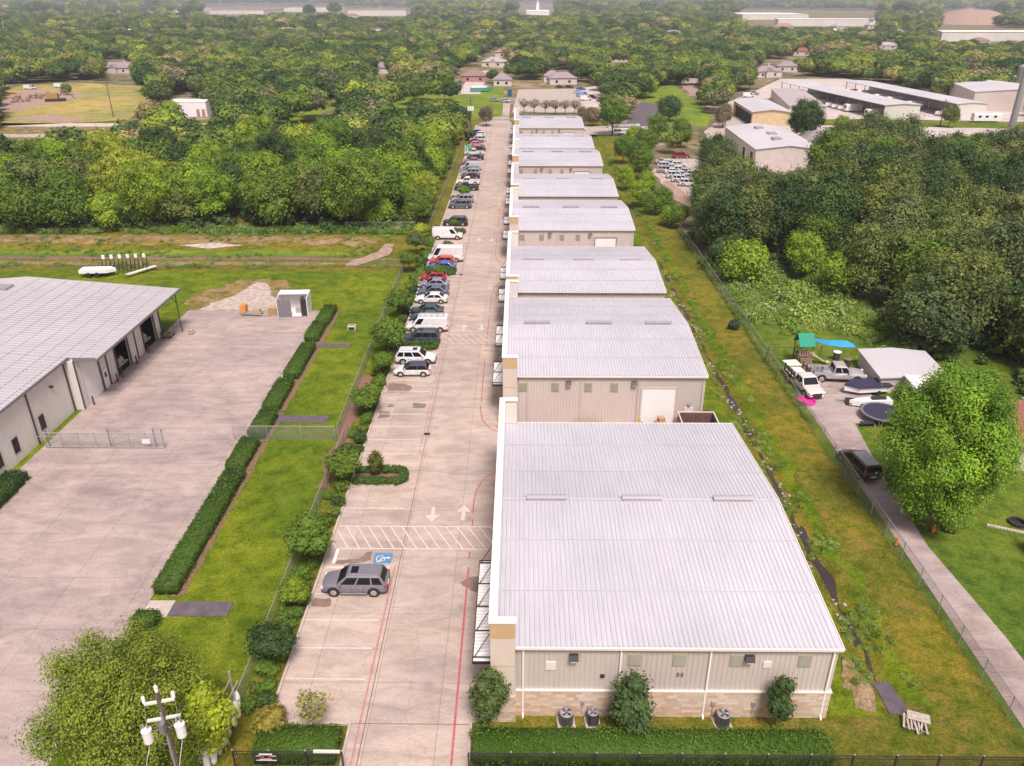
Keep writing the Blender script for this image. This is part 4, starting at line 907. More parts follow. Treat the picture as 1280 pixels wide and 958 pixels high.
    q = MB(); q.box(-.506 * L, -.49 * L, -.26, .26, .62, .76); out['number_plate'] = [q]
    q = MB()
    for sy in (-1, 1): y0, y1 = sorted((sy * Wf * .98, sy * (Wf + .14))); q.box((fb - .09) * L, (fb - .055) * L, y0, y1, zb + .08, zb + .22)
    out['mirror'] = [q]
    if kind in ('suv', 'minivan'):
        out['sill_trim'] = []
        for sy in (-1, 1): q = MB(); y0, y1 = sorted((sy * Wf * .97, sy * (Wf + .025))); q.box(-.20 * L, .21 * L, y0, y1, .30, .37); out['sill_trim'].append(q)
        q = MB(); q.box(-.505 * L, -.485 * L, -Wf * .8, Wf * .8, .42, .56); q.box(.485 * L, .506 * L, -Wf * .75, Wf * .75, .30, .40); out['bumper'] = [q]
    if kind in ('suv', 'sedan', 'hatch', 'minivan'):
        q = MB()
        for sy in (-1, 1):
            for xx in (-.10, .09): y0, y1 = sorted((sy * Wf * .99, sy * (Wf + .02))); q.box((xx - .018) * L, (xx + .018) * L, y0, y1, .80, .83)
        out['door_handle'] = [q]
        q = MB()
        for sy in (-1, 1):
            for xx in (-.155, .035, .19): y0, y1 = sorted((sy * Wf * .9, sy * (Wf + .004))); q.box(xx * L - .008, xx * L + .008, y0, y1, .34, .90)
        out['door_gap'] = [q]
    if kind == 'suv':
        q = MB()
        for sy in (-1, 1): q.box((rt + .04) * L, (ft - .05) * L, sy * (ht - .16) - .02, sy * (ht - .16) + .02, zr + .01, zr + .06)
        out['roof_rail'] = [q]
        q = MB(); q.box((ft - .17) * L, (ft - .06) * L, -.38, .38, zr + .004, zr + .016); out['sunroof'] = [q]
    if kind == 'pickup':
        q = MB(); 
        for sy in (-1, 1): y0, y1 = sorted((sy * Wf * .88, sy * Wf * .99)); q.box(-.495 * L, -.092 * L, y0, y1, .74, 1.13)
        q.box(-.499 * L, -.485 * L, -Wf * .87, Wf * .87, .70, 1.12); out['bed'] = [q]
        q = MB(); q.box(-.484 * L, -.095 * L, -Wf * .875, Wf * .875, .80, .835); out['bed_floor'] = [q]
    return out
PMAT = dict(body='paint', cabin='paint', windshield='glass', rear_window='glass', side_window='glass', wheel='tyre', rim='rim', wheel_arch='interior', headlight='lamp', tail_light='redlamp', grille='darkmetal', number_plate='trimwhite', mirror='paint', roof_rail='greymetal', sunroof='glass', sill_trim='greymetal', bumper='darkmetal', door_handle='greymetal', door_gap='darkmetal', bed='paint', bed_floor='midgrey')
CARP = {}
def car(kind, label, x, y, rz, color, group=None, full=True, cat=None, name=None, blackroof=False, scale=1.0):
    cat = cat or {'sedan': 'car', 'hatch': 'car', 'suv': 'suv', 'minivan': 'minivan', 'van': 'van', 'tallvan': 'van', 'pickup': 'pickup truck'}[kind]
    key = (kind, full)
    colr = (*color, 1)
    if key not in CARP:
        pr = car_parts(kind); r = thing('prototype', None, None); CARP[key] = []
        col_ = []
        if full:
            for nm, lst in pr.items():
                for mb in lst: col_.append((nm, mb.mesh(nm, M[PMAT[nm]], smooth=nm in ('body', 'wheel', 'rim'))))
        else:
            keys = ['paint', 'glass', 'tyre', 'rim', 'interior', 'lamp', 'redlamp', 'darkmetal', 'trimwhite', 'greymetal', 'midgrey']; b = MB()
            for nm, lst in pr.items():
                for mb in lst: b.merge(mb, keys.index(PMAT[nm]))
            col_.append(('car', b.mesh('car', [M[k] for k in keys])))
        bpy.data.objects.remove(r); CARP[key] = col_
    nm0 = name or {'sedan': 'parked_car', 'hatch': 'parked_car', 'suv': 'parked_suv', 'minivan': 'minivan', 'van': 'parked_van', 'tallvan': 'parked_van', 'pickup': 'pickup_truck'}[kind]
    if not full:
        o = bpy.data.objects.new(nm0, CARP[key][0][1]); COL.objects.link(o); o.location = (x, y, .035); o.rotation_euler = (0, 0, rz); o.color = colr; o.scale = (scale,) * 3
        return tag(o, label, cat, group)
    t = thing(nm0, label, cat, (x, y, .03), rz, group, scale); wheels = []
    for nm, me in CARP[key]:
        o = bpy.data.objects.new(nm, me); COL.objects.link(o); o.parent = t; o.color = colr
        if nm == 'wheel': wheels.append(o)
        if nm == 'rim': o.parent = wheels[sum(1 for c in t.children if 0) + car.k % 4]; car.k += 1
        if nm == 'body': md = o.modifiers.new('sub', 'SUBSURF'); md.levels = md.render_levels = 1
        if nm == 'cabin':
            md = o.modifiers.new('bev', 'BEVEL'); md.width = .05; md.segments = 2; md.limit_method = 'NONE'
            if blackroof: o.color = (.045, .045, .07, 1)
    return t
car.k = 0
WHT, SIL, GRY, BLK, NVY = (.72, .70, .70), (.36, .34, .37), (.19, .17, .20), (.02, .02, .025), (.035, .045, .085)
RED, DRED, BLU, TEAL, LIL = (.42, .02, .03), (.22, .015, .03), (.03, .09, .38), (.03, .055, .065), (.24, .23, .33)
GC = 'vehicles parked along the left side of the driveway'
# (px centre, px bottom, kind, nose -1 left / +1 right, colour, label, full)
LST = [(443, 746.5, 'suv', -1, (.20, .185, .22), 'silver estate-like suv with sunroof alone in the nearest stalls'), (515, 472, 'hatch', -1, WHT, 'white crossover with dark roof, nearest of the parked row'), (519, 457, 'suv', 1, WHT, 'white boxy suv with roof rack beside the dark-roofed crossover'),
       (526, 432, 'suv', -1, NVY, 'dark navy suv half hidden by a round parking-strip tree'), (534, 416.5, 'van', -1, WHT, 'white work van with ladder rack on its roof, between dark cars'), (533, 404.5, 'sedan', -1, TEAL, 'dark car showing only its roof behind the white work van'),
       (533, 396, 'sedan', -1, TEAL, 'dark teal sedan just in front of the gap below the white sedan'), (539, 380.5, 'sedan', -1, WHT, 'white sedan between dark teal sedan and grey-blue sedan'), (541, 371.5, 'sedan', -1, (.10, .11, .17), 'grey-blue sedan directly behind the white sedan'),
       (542, 362, 'sedan', -1, LIL, 'lilac silver sedan between the grey-blue sedan and the red car'), (541, 353.5, 'hatch', -1, RED, 'red hatchback parked next to the planter island'), (552, 340, 'sedan', -1, BLU, 'bright blue sedan behind the planter island'),
       (552, 333, 'hatch', -1, (.50, .03, .02), 'red hatchback parked beside the tall white van'), (557, 328.5, 'tallvan', -1, WHT, 'tall long white van with windowless side'), (559, 300.5, 'van', 1, WHT, 'white van with two side windows, nose towards the driveway'),
       (569, 283.5, 'suv', -1, (.03, .025, .03), 'black suv partly behind a young tree'), (575, 261.5, 'suv', -1, (.10, .10, .15), 'dark grey suv in front of a silver one'), (578, 254.5, 'suv', -1, (.34, .30, .36), 'silver mauve suv behind the dark grey suv')]
for px, pb, kind, nose, c, lb in LST:
    x, y = G(px, pb); s = SPEC[kind]
    o = car(kind, lb, x, y + s['W'] / 2 - .05, 0 if nose > 0 else PI, c, GC, blackroof='dark roof' in lb)
    if 'ladder' in lb:
        b = MB()
        for yy in (-.6, .6): b.tube((-2.4, yy, 2.3), (1.0, yy, 2.3), .03)
        for xx in (-2.2, -1.4, -.6, .2, .9): b.tube((xx, -.8, 2.3), (xx, .8, 2.3), .03); b.tube((xx, -.8, 2.1), (xx, -.8, 2.3), .03); b.tube((xx, .8, 2.1), (xx, .8, 2.3), .03)
        b.build('ladder_rack', M['greymetal'], o)
FAR = [(583, 239, 'pickup', -1, BLK, 'black pickup just in front of the white pickup'), (585, 232, 'pickup', -1, WHT, 'white pickup truck in the far part of the parked row'), (588, 224.5, 'sedan', -1, (.05, .02, .04), 'very dark sedan behind the white pickup'),
       (588, 220.5, 'suv', -1, SIL, 'silver suv, first of three pale ones beyond the white pickup'), (587, 217, 'minivan', -1, LIL, 'bluish minivan in the middle of three pale vehicles'), (589, 213.5, 'van', -1, (.5, .48, .52), 'silver van just before the dark red car'),
       (586, 208.5, 'sedan', -1, DRED, 'dark red sedan in the far part of the row'), (590, 205, 'sedan', -1, (.28, .16, .15), 'brownish sedan behind the dark red sedan'), (594, 200.5, 'sedan', -1, BLK, 'black sedan near the green-loaded pickup'),
       (593, 195, 'pickup', -1, (.6, .58, .62), 'pale pickup carrying green cabinets'), (597, 190, 'sedan', -1, BLK, 'black sedan behind the pickup with green cabinets'), (597, 184, 'hatch', 1, (.55, .25, .32), 'pinkish hatchback behind the black sedan'),
       (595, 180.5, 'sedan', 1, DRED, 'maroon car next to the pinkish hatchback'), (597, 177.5, 'minivan', -1, (.55, .56, .58), 'pale silver minivan second from the far end of the row'), (599, 171, 'hatch', -1, WHT, 'white hatchback at the far end of the row')]
for px, pb, kind, nose, c, lb in FAR:
    x, y = G(px, pb); car(kind, lb, x, y + .9, 0 if nose > 0 else PI, c, GC, full=False)
x, y = G(590, 195); t = thing('cabinet', 'green and white cabinets standing on the pale pickup bed', 'cabinet', (x - 1.2, y + .9, .9)); b = MB(); b.box(-.6, .5, -.7, .7, 0, 1.9); b.build('case', plain('green enamel', (.02, .30, .14), .5), t); b = MB(); b.box(-.75, -.605, -.7, .7, 0, 1.8); b.box(-.2, .0, -.75, -.705, .1, 1.7); b.build('door', M['whitepaint'], t)
# neighbour's vehicles
x, y = G(1080, 600); car('minivan', 'dark bronze minivan with silver roof parked on the neighbour driveway', 32.1, 63.6, rad(98), (.085, .05, .045), name='minivan')
t_ = [o for o in bpy.data.objects if o.get('label', '').startswith('dark bronze minivan')][0]
b = MB(); b.box(-2.1, .35, -.66, .66, 1.745, 1.775); b.build('roof_panel', M['greymetal'], t_)
tr = car('pickup', 'old white flatbed truck with dark side rack beside the fence', 32.5, 80.6, rad(-82), (.66, .60, .58), name='flatbed_truck', cat='truck', scale=1.05)
b = MB()
for sy in (-1.05, 1.05):
    b.box(-2.9, -.5, sy - .04, sy + .04, 1.0, 1.12); b.box(-2.9, -.5, sy - .04, sy + .04, 1.5, 1.6)
    for xx in (-2.9, -2.1, -1.3, -.5): b.box(xx - .04, xx + .04, sy - .05, sy + .05, .9, 1.9)
b.tube((-2.8, -1.1, 1.9), (1.6, -1.15, 1.2), .05); b.build('side_rack', M['darkmetal'], tr)
b = MB(); b.box(-4.2, -2.7, -.8, .8, 1.5, 1.6); b.build('load_panel', M['trimwhite'], tr); b = MB(); b.box(-2.5, -1.2, -.6, .5, 1.0, 1.5); b.build('load', M['trimwhite'], tr)
tr = car('pickup', 'silver pickup truck with cluttered bed beside the blue-black covered boat', 37.0, 83.2, rad(-6), (.42, .39, .41), cat='pickup truck', scale=1.1)
r2 = random.Random(5)
for k in range(6): b = MB(); cx_, cy_ = -2.5 + .33 * k, r2.uniform(-.6, .6); b.box(cx_ - .14, cx_ + .14, cy_ - .2, cy_ + .2, .84, .84 + r2.uniform(.1, .5)); b.build('load', M['greymetal'], tr)
# vehicle lot on the right: rows of white cars
LOTP = [(831, 206), (838, 208), (834, 212), (842, 213), (849, 210), (834, 217), (843, 218.5), (851, 216), (846, 224), (854, 222), (860, 219), (853, 229), (861, 226), (868, 222), (862, 234), (870, 231), (877, 228), (897, 226), (905, 222), (892, 233)]
for k, (px, py) in enumerate(LOTP):
    x, y = G(px, py); car(['sedan', 'hatch', 'suv'][k % 3], 'white car in the tightly packed vehicle lot behind the trees right of the warehouses', x, y + 1, rad(-12 + (k * 37) % 9), (.62, .61, .64) if k % 5 else (.4, .38, .42), 'white cars packed in the vehicle lot', full=False)
x, y = G(851, 198); car('suv', 'dark red suv in the shade behind the packed white cars', x, y, rad(5), DRED, full=False)
# street lot beyond the driveway
for k, (px, py, c, kd, lb) in enumerate([(722, 117, WHT, 'hatch', 'white car at the left of the street lot cars'), (728, 121, (.2, .28, .5), 'van', 'pale blue van in the street lot'), (732, 126, WHT, 'van', 'white van in the street lot behind the bare shrubs'), (740, 124, BLK, 'suv', 'black suv in the street lot'),
        (726, 113, BLU, 'sedan', 'small blue car at the back of the street lot'), (700, 110.5, BLK, 'sedan', 'left black car parked on the grass behind the gravel lot'), (712, 110.5, BLK, 'sedan', 'right black car parked on the grass behind the gravel lot'), (618, 127, (.3, .3, .4), 'sedan', 'grey car crossing at the driveway end'), (632, 128, (.5, .5, .55), 'hatch', 'pale car crossing at the driveway end'),
        (752, 126, (.5, .3, .3), 'suv', 'rosy suv right of the street lot'), (782, 128, WHT, 'van', 'white van near the red canopy'), (770, 118, WHT, 'van', 'white box vehicle at the edge of the green meadow'), (935, 122, WHT, 'van', 'white vehicle beside the brown shed'), (942, 119, SIL, 'suv', 'silver vehicle beside the brown shed'), (928, 119, SIL, 'sedan', 'grey sedan behind the cream garage'), (598, 168, BLU, 'sedan', 'blue car under the trees at the far driveway gate')]):
    x, y = G(px, py); car(kd, lb, x, y, rad((k * 53) % 60 - 30), c, full=False)
# red canopy and flat trailers
x, y = G(786, 121); t = thing('canopy_tent', 'orange red tent-like canopy at the edge of the green meadow', 'canopy', (x, y, 0), .2); b = MB(); b.prof([(-3.6, 2.6), (0, 4.4), (3.6, 2.6), (0, 4.2)], 1, -2.5, 2.5); b.build('cover', plain('orange red canvas', (.55, .09, .05), .8), t)
b = MB()
for sx in (-3.4, 3.4):
    for sy in (-2.4, 2.4): b.tube((sx, sy, 0), (sx, sy, 2.6), .08)
b.build('frame', M['darkmetal'], t)
x, y = G(601, 115); t = thing('boat', 'white and green covered boat near the driveway end', 'boat', (x, y, .5), .1); b = MB(); b.prism([(-5, -1.2), (3, -1.3), (5.2, 0), (3, 1.3), (-5, 1.2)], 0, 1.4); b.build('hull', plain('green hull', (.05, .25, .2), .5), t); b = MB(); b.prism([(-4.5, -1.1), (1, -1.0), (3, 0), (1, 1.0), (-4.5, 1.1)], 1.41, 2.2); b.build('cover', M['whitepaint'], t)
for k, (px, py, ln) in enumerate([(779, 160, 11), (783, 164.5, 12), (786, 169.5, 10)]):
    x, y = G(px, py); t = thing('flat_trailer', ['flat trailer with dark load, farthest of three behind the warehouse end', 'long white flat trailer, middle one of three behind the warehouse end', 'pale flat trailer nearest the yellow-green bush'][k], 'trailer', (x, y, 0), 0)
    b = MB(); b.box(-ln / 2, ln / 2, -1.1, 1.1, .9, 1.15); b.build('deck', M['whitepaint'] if k else M['trimwhite'], t)
    for xx in (-ln * .3, -ln * .2, ln * .3):
        b = MB(); b.lathe([(.42, -1.15), (.45, -1.0), (.45, 1.0), (.42, 1.15)], (xx, 0, .45), 12, axis='y'); b.build('wheel', M['tyre'], t)
    if k < 2: b = MB(); b.box(-ln / 2 + 1, ln / 2 - 1, -.8, .8, 1.155, 1.5); b.build('load', M['midgrey'], t)
# campers and boats under the canopies
n = 0
for ci, (tt, w_, d, ang, (ax, ay)) in enumerate(can):
    for k in range(int(d / 5.2)):
        u = -1.2 if True else 0; v = 3.5 + k * 5.2
        if r2.random() < .22: continue
        kk = r2.random(); lx, ly = w_ * .10, v
        X = ax + math.cos(ang) * lx - math.sin(ang) * ly; Y = ay + math.sin(ang) * lx + math.cos(ang) * ly
        lab = ('white boat on its trailer' if kk < .5 else 'white camper trailer') + ' stored under the %s canopy, %s' % ('nearer' if ci == 0 else 'farther', 'near end' if v < d * .33 else ('middle' if v < d * .66 else 'far end'))
        t = thing('boat' if kk < .5 else 'camper', lab, 'boat' if kk < .5 else 'camper', (X, Y, 0), ang + PI, 'boats and campers stored under the canopies'); b = MB()
        if kk < .5:
            b.prism([(-3.2, -1.1), (1.5, -1.2), (3.4, 0), (1.5, 1.2), (-3.2, 1.1)], .6, 1.7); b.build('hull', M['whitepaint'] if kk < .3 else M['trimwhite'], t); b = MB(); b.prism([(-2, -.8), (.8, -.8), (1.4, 0), (.8, .8), (-2, .8)], 1.705, 2.4); b.build('windscreen', M['midgrey'], t)
        else:
            b.prof([(-1.15, .6), (1.15, .6), (1.15, 2.7), (.9, 3.0), (-.9, 3.0), (-1.15, 2.7)], 0, -3.4, 3.2); b.build('body', M['whitepaint'], t); b = MB(); b.box(3.205, 3.24, -.8, .8, 1.6, 2.4); b.build('window', M['glass'], t)
        b = MB(); b.lathe([(.33, -1.05), (.33, 1.05)], (0, 0, .35), 10, axis='y'); b.build('wheel', M['tyre'], t)
x, y = G(1228, 152); t = thing('camper', 'white long camper trailer parked right of the far canopy end', 'camper', (x, y - 2, 0), 0); b = MB(); b.prof([(-1.2, .6), (1.2, .6), (1.2, 2.8), (.9, 3.1), (-.9, 3.1), (-1.2, 2.8)], 0, -5, 5); b.build('body', M['whitepaint'], t)
for xx in (-3, -.5, 2.5): b = MB(); b.box(xx - .5, xx + .5, -1.23, -1.205, 1.7, 2.4); b.build('window', M['glass'], t)
x, y = G(1003, 184); t = thing('bounce_house', 'red and blue inflatable bounce house beside the white-roofed workshop', 'bounce house', (x, y, 0), .2)
mR = plain('red vinyl', (.50, .03, .08), .5); mB = plain('blue vinyl', (.03, .12, .42), .5)
b = MB(); b.box(-3.2, 3.2, -2.2, 2.2, 0, .7); b.build('floor', mR, t)
for sx in (-2.7, 2.7):
    for sy in (-1.8, 1.8): b = MB(); b.lathe([(.45, .71), (.45, 2.9), (.1, 3.5)], (sx, sy, 0), 10); b.build('pillar', mR, t)
b = MB(); b.box(.4, 3.0, -2.0, -1.4, .72, 2.2); b.build('panel', mB, t); b = MB(); b.box(-3, .2, 1.3, 1.8, .72, 2.2); b.build('panel', M['whitepaint'], t)
# machinery in the field
for k, (px, py, s_) in enumerate([(70, 127, 1.3), (37, 124, 1.2), (22, 128, 1.0), (52, 121, .9)]):
    x, y = G(px, py); t = thing('excavator' if k == 0 else 'debris_heap', ['rusty yellow machine with a bent arm standing in the dry field', 'heap of brown scrap at the left of the dry field', 'low dark scrap heap at the far left of the field', 'small scrap pile between the heap and the yellow machine'][k], 'machine' if k == 0 else 'scrap heap', (x, y, 0), .3, scale=s_)
    b = MB(); r3 = random.Random(k)
    if k == 0:
        b.box(-3, 3, -1.2, 1.2, 0, .9); b.build('track', M['darkmetal'], t); b = MB(); b.box(-2.5, 1, -1.1, 1.1, .95, 2.6); b.build('cab', plain('rusty yellow', (.35, .20, .05), .7), t); b = MB(); b.tube((1, 0, 1.5), (3.5, 0, 3.6), .25); b.tube((3.5, 0, 3.6), (6, 0, .6), .2); b.build('arm', M['wood'], t)
    else:
        for q in range(16): p = [r3.uniform(-5, 5), r3.uniform(-2, 2), r3.uniform(0, .8)]; b.tube(p, (p[0] + r3.uniform(-2, 2), p[1] + r3.uniform(-2, 2), p[2] + r3.uniform(0, 1.4)), .25)
        b.build('scrap', M['wood'], t)
for k, (px, py) in enumerate([(38, 112), (76, 110)]):
    x, y = G(px, py); car('van', ['white van-like vehicle at the far edge of the dry field', 'second white vehicle at the far edge of the dry field'][k], x, y, 0, WHT, full=False)

# ================================================================== FENCES
def chain(name, label, A, B_, h, post=3.0, sp=.16, mat='greymetal', rail=True, tag_=None, meshr=.012, postr=.035, group=None):
    ax, ay = A; bx, by = B_; L = math.hypot(bx - ax, by - ay); rz = math.atan2(by - ay, bx - ax)
    t = thing(name, label, 'fence', (ax, ay, 0), rz, group)
    n = max(1, int(round(L / post)))
    for k in range(n + 1): b = MB(); b.tube((L * k / n, 0, 0), (L * k / n, 0, h + .06), postr, n=6); b.build('post', M[mat], t)
    if rail: b = MB(); b.tube((0, 0, h), (L, 0, h), .028); b.build('top_rail', M['greymetal'], t)
    b = MB(); m = int(L / sp) + int(h / sp) + 1
    for k in range(-int(h / sp), int(L / sp) + 1):
        for s in (1, -1):
            x0, x1 = k * sp, k * sp + h; z0, z1 = (.03, h) if s > 0 else (h, .03)
            if x0 < 0: z0 += (-x0) * (1 if s > 0 else -1); x0 = 0
            if x1 > L: z1 -= (x1 - L) * (1 if s > 0 else -1); x1 = L
            if x1 - x0 < .02: continue
            b.add([(x0, .002 * s, z0 - meshr), (x1, .002 * s, z1 - meshr), (x1, .002 * s, z1 + meshr), (x0, .002 * s, z0 + meshr)], [(0, 1, 2, 3)])
    b.build('mesh', M['greymetal'], t); return t
chain('chain_link_fence', 'long chain-link fence between the gully strip and the neighbour yards', (30.35, 26), (30.35, 150), 1.75, 3.05, .15)
chain('chain_link_fence', 'chain-link fence along the left lawn behind the near shrubs', (-17.35, 33), (-17.35, 68.6), 1.5, 3.0, .13)
chain('chain_link_fence', 'chain-link fence along the left lawn, farther half, bulging by the shrubs', (-18.2, 68.8), (-18.8, 124.6), 1.6, 3.0, .16)
chain('chain_link_fence', 'cross fence over the left lawn with a pale top rail', (-28.6, 68.6), (-18.4, 68.6), 1.6, 3.4, .16)
chain('chain_link_fence', 'low pale wire fence along the ditch behind the lawn', (-108, 125.0), (-19, 125.0), 1.5, 3.2, .30, meshr=.006)
chain('chain_link_fence', 'far wire fence between the parked cars and the wood', (-17.0, 148), (-17.0, 280), 1.7, 4, .35)
chain('chain_link_fence', 'short wire fence in front of the wood at the end of the ditch', (-33, 147.6), (-20, 147.8), 1.8, 3, .3)
chain('chain_link_fence', 'low wire fence across the grass at the bottom left', (-24, 32.3), (-18, 32.3), 1.3, 3, .13)
# rolling gate on the left lot
t = thing('sliding_gate', 'long chain-link sliding gate with a white notice across the concrete lot', 'gate', (-46.6, 66.8, 0))
b = MB(); L = 11.7; b.tube((0, 0, .15), (L, 0, .15), .05); b.tube((0, 0, 1.75), (L, 0, 1.75), .04); b.tube((0, -.9, 1.85), (L + .2, -.6, 1.8), .025)
for k in range(8): b.tube((L * k / 7, 0, .1), (L * k / 7, 0, 1.8), .045)
for k in range(5): b.tube((1.5 * k, 0, .2), (1.5 * k + 1.5, 0, 1.7), .02)
b.build('frame', M['greymetal'], t)
b = MB()
for k in range(int(L / .14)):
    x0 = k * .14
    for s in (1, -1):
        x1 = min(L, x0 + 1.6); f = (x1 - x0) / 1.6; z0, z1 = (.15, .15 + 1.6 * f) if s > 0 else (1.75, 1.75 - 1.6 * f)
        b.add([(x0, .002 * s, z0 - .008), (x1, .002 * s, z1 - .008), (x1, .002 * s, z1 + .008), (x0, .002 * s, z0 + .008)], [(0, 1, 2, 3)])
b.build('mesh', M['greymetal'], t)
b = MB(); b.box(9.6, 10.4, -.06, -.03, .6, 1.1); b.build('notice', M['whitepaint'], t)
for x in (0.2, 6.3, 10.8, 11.6): b = MB(); b.tube((x, .2, 0), (x, .2, 2.1), .06); b.build('post', M['midgrey'], t)
# iron fence along the front
def iron(label, x0, x1, y, h=1.75):
    t = thing('iron_fence', label, 'fence', (x0, y, 0)); L = x1 - x0; n = max(1, int(round(L / 2.42)))
    for k in range(n + 1):
        b = MB(); b.box(L * k / n - .04, L * k / n + .04, -.04, .04, 0, h + .08); p = b.build('post', M['darkmetal'], t)
        b = MB(); b.lathe([(.05, h + .08), (.06, h + .11), (.03, h + .16)], (L * k / n, 0, 0), 8); b.build('cap', M['greymetal'], p)
    b = MB()
    for z in (.2, h - .22, h): b.box(0, L, -.02, .02, z - .02, z + .02)
    b.build('rail', M['darkmetal'], t)
    b = MB(); k = .12
    while k < L: b.box(k - .01, k + .01, -.011, .011, .05, h - .03); k += .12
    b.build('picket', M['darkmetal'], t); return t
iron('long black iron fence in front of the nearest warehouse hedge', -2.75, 31, 30.75)
ft = iron('short black iron fence with a red and white sign, left of the entrance', -16.1, -9.9, 30.75)
b = MB(); b.box(1.2, 2.55, -.05, -.03, 1.0, 1.68); sg = b.build('sign', M['darkmetal'], ft)
b = MB(); b.box(1.5, 2.25, -.056, -.05, 1.52, 1.64); b.box(1.3, 2.45, -.056, -.05, 1.06, 1.12); b.box(1.5, 2.2, -.056, -.05, 1.16, 1.21); b.box(1.3, 1.6, -.056, -.05, 1.42, 1.46); b.box(2.15, 2.45, -.056, -.05, 1.42, 1.46); b.build('lettering', M['whitepaint'], sg)
b = MB(); b.prof([(-.058, 1.3), (-.05, 1.3), (-.05, 1.46), (-.058, 1.46)], 0, 1.66, 2.1); b.lathe([(.14, -.058), (.14, -.05)], (1.88, 0, 1.38), 12, axis='y'); b.build('emblem', M['redline'], sg)
b = MB(); b.box(4.6, 6.1, -.05, .06, 1.70, 1.86); b.build('sign', M['trimwhite'], ft)

# ================================================================== SMALL THINGS
def hvac(x, y, r, label, square=False):
    t = thing('air_conditioner', label, 'air conditioner', (x, y, 0), .1, 'condensers along the near warehouse wall')
    b = MB(); b.box(-r - .12, r + .12, -r - .12, r + .12, 0, .1); b.build('pad', M['kerb'], t)
    b = MB()
    if square: b.box(-r * .9, r * .9, -r * .9, r * .9, .1, .95)
    else: b.lathe([(r, .1), (r, .9), (r * .93, .95)], n=24)
    bo = b.build('casing', M['darkmetal'], t)
    b = MB()
    for k in range(28): a = 2 * PI * k / 28; b.tube((r * 1.02 * math.cos(a), r * 1.02 * math.sin(a), .12), (r * 1.02 * math.cos(a), r * 1.02 * math.sin(a), .88), .018, n=4)
    b.build('fin', M['midgrey'], bo)
    b = MB(); b.lathe([(r * .98, .955), (r * .98, 1.0), (r * .84, 1.02), (r * .84, .97)], n=24); b.build('top_ring', M['greymetal'], t); b = MB(); b.lathe([(r * .83, .972), (r * .83, .978)], n=20); b.build('fan_well', M['darkmetal'], t)
    b = MB()
    for k in range(4):
        a = k * PI / 2; c, s = math.cos(a), math.sin(a); b.add([(0.05 * c, .05 * s, .985), (r * .75 * c - .12 * s, r * .75 * s + .12 * c, .985), (r * .75 * c + .2 * s, r * .75 * s - .2 * c, 1.02)], [(0, 1, 2)])
    for k in range(10): a = 2 * PI * k / 10; b.tube((0, 0, 1.05), (r * .84 * math.cos(a), r * .84 * math.sin(a), 1.03), .008, n=4)
    b.build('fan', M['rim'], t); b = MB(); b.tube((r * .7, r, .3), (r * .7, 34.9 - y, .5), .02); b.build('pipe', M['darkmetal'], t)
hvac(3.0, 34.3, .42, 'round condenser unit, leftmost of those by the near warehouse wall'); hvac(4.62, 34.35, .34, 'smaller condenser on a pale slab, between the left one and the bushy tree', True); hvac(12.55, 34.3, .42, 'round condenser unit at the right, near the slim conical tree')
t = thing('dumpster', 'open rust brown dumpster at the right corner of the first yard', 'dumpster', (16.3, 68.6, .02))
b = MB(); mD = plain('rusty brown steel', (.16, .085, .08), .7, var=.3, sc=3)
b.box(0, 3.6, 0, .1, 0, 2.0); b.box(0, 3.6, 2.4, 2.5, 0, 2.0); b.box(0, .1, .1, 2.4, 0, 2.0); b.box(3.5, 3.6, .1, 2.4, 0, 2.0); b.box(.1, 3.5, .1, 2.4, .1, .2)
for k in range(9): b.box(.35 + k * .36, .42 + k * .36, 2.35, 2.4, .2, 1.95)
b.build('container', mD, t)
b = MB(); b.box(-.06, 3.66, -.06, .04, 2.005, 2.09); b.box(-.06, 3.66, 2.44, 2.56, 2.005, 2.09); b.box(-.06, .06, .04, 2.44, 2.005, 2.09); b.box(3.54, 3.66, .04, 2.44, 2.005, 2.09); b.build('rim', M['stucco'], t)
t = thing('cardboard_box', 'tan cardboard box pile in front of the white roller door', 'box', (14.6, 71.0, .02), .3); b = MB(); b.box(-.5, .5, -.4, .4, 0, 1.0); b.box(-.3, .35, -.3, .3, 1.0, 1.5); b.build('box', plain('cardboard', (.46, .28, .16), .9), t)
t = thing('debris', 'dark scrap leaning below the white roller door', 'scrap', (13.2, 71.3, .02)); b = MB()
for k in range(8): b.tube((r2.uniform(-.6, 1), r2.uniform(-.3, .2), 0), (r2.uniform(-.6, 1), r2.uniform(-.3, .2), r2.uniform(.3, .9)), .06)
b.build('scrap', M['darkmetal'], t)
for x, y, lb in ((12.45, 71.2, 'yellow bollard left of the white roller door'), (16.35, 71.3, 'yellow bollard right of the white roller door'), (-1.95, 70.9, 'yellow bollard at the second warehouse corner, near one'), (-1.95, 72.2, 'yellow bollard at the second warehouse corner, far one')):
    b = MB(); b.lathe([(.13, 0), (.13, 1.25), (.07, 1.34)], (0, 0, 0), 12); o = b.build('bollard', plain('yellow paint', (.62, .40, .03), .6), label=lb, cat='bollard'); o.location = (x, y, .02)
t = thing('plank_stack', 'brown plank stack lying by the second warehouse wall', 'planks', (7.2, 71.3, .02)); b = MB(); b.box(-1.5, 1.5, -.3, .3, 0, .62); b.build('plank', plain('new timber', (.36, .22, .12), .9), t)
# grate on the driveway
for x, y in ((-9.3, 69.9), (-9.35, 121.5)):
    b = MB(); b.box(-.3, .3, -.2, .2, 0, .05); o = b.build('drain_grate', M['darkmetal'], label='dark drain grate set in the driveway %s' % ('beyond the nearest planter island' if y < 100 else 'beside the third planter island'), cat='drain'); o.location = (x, y, .02)
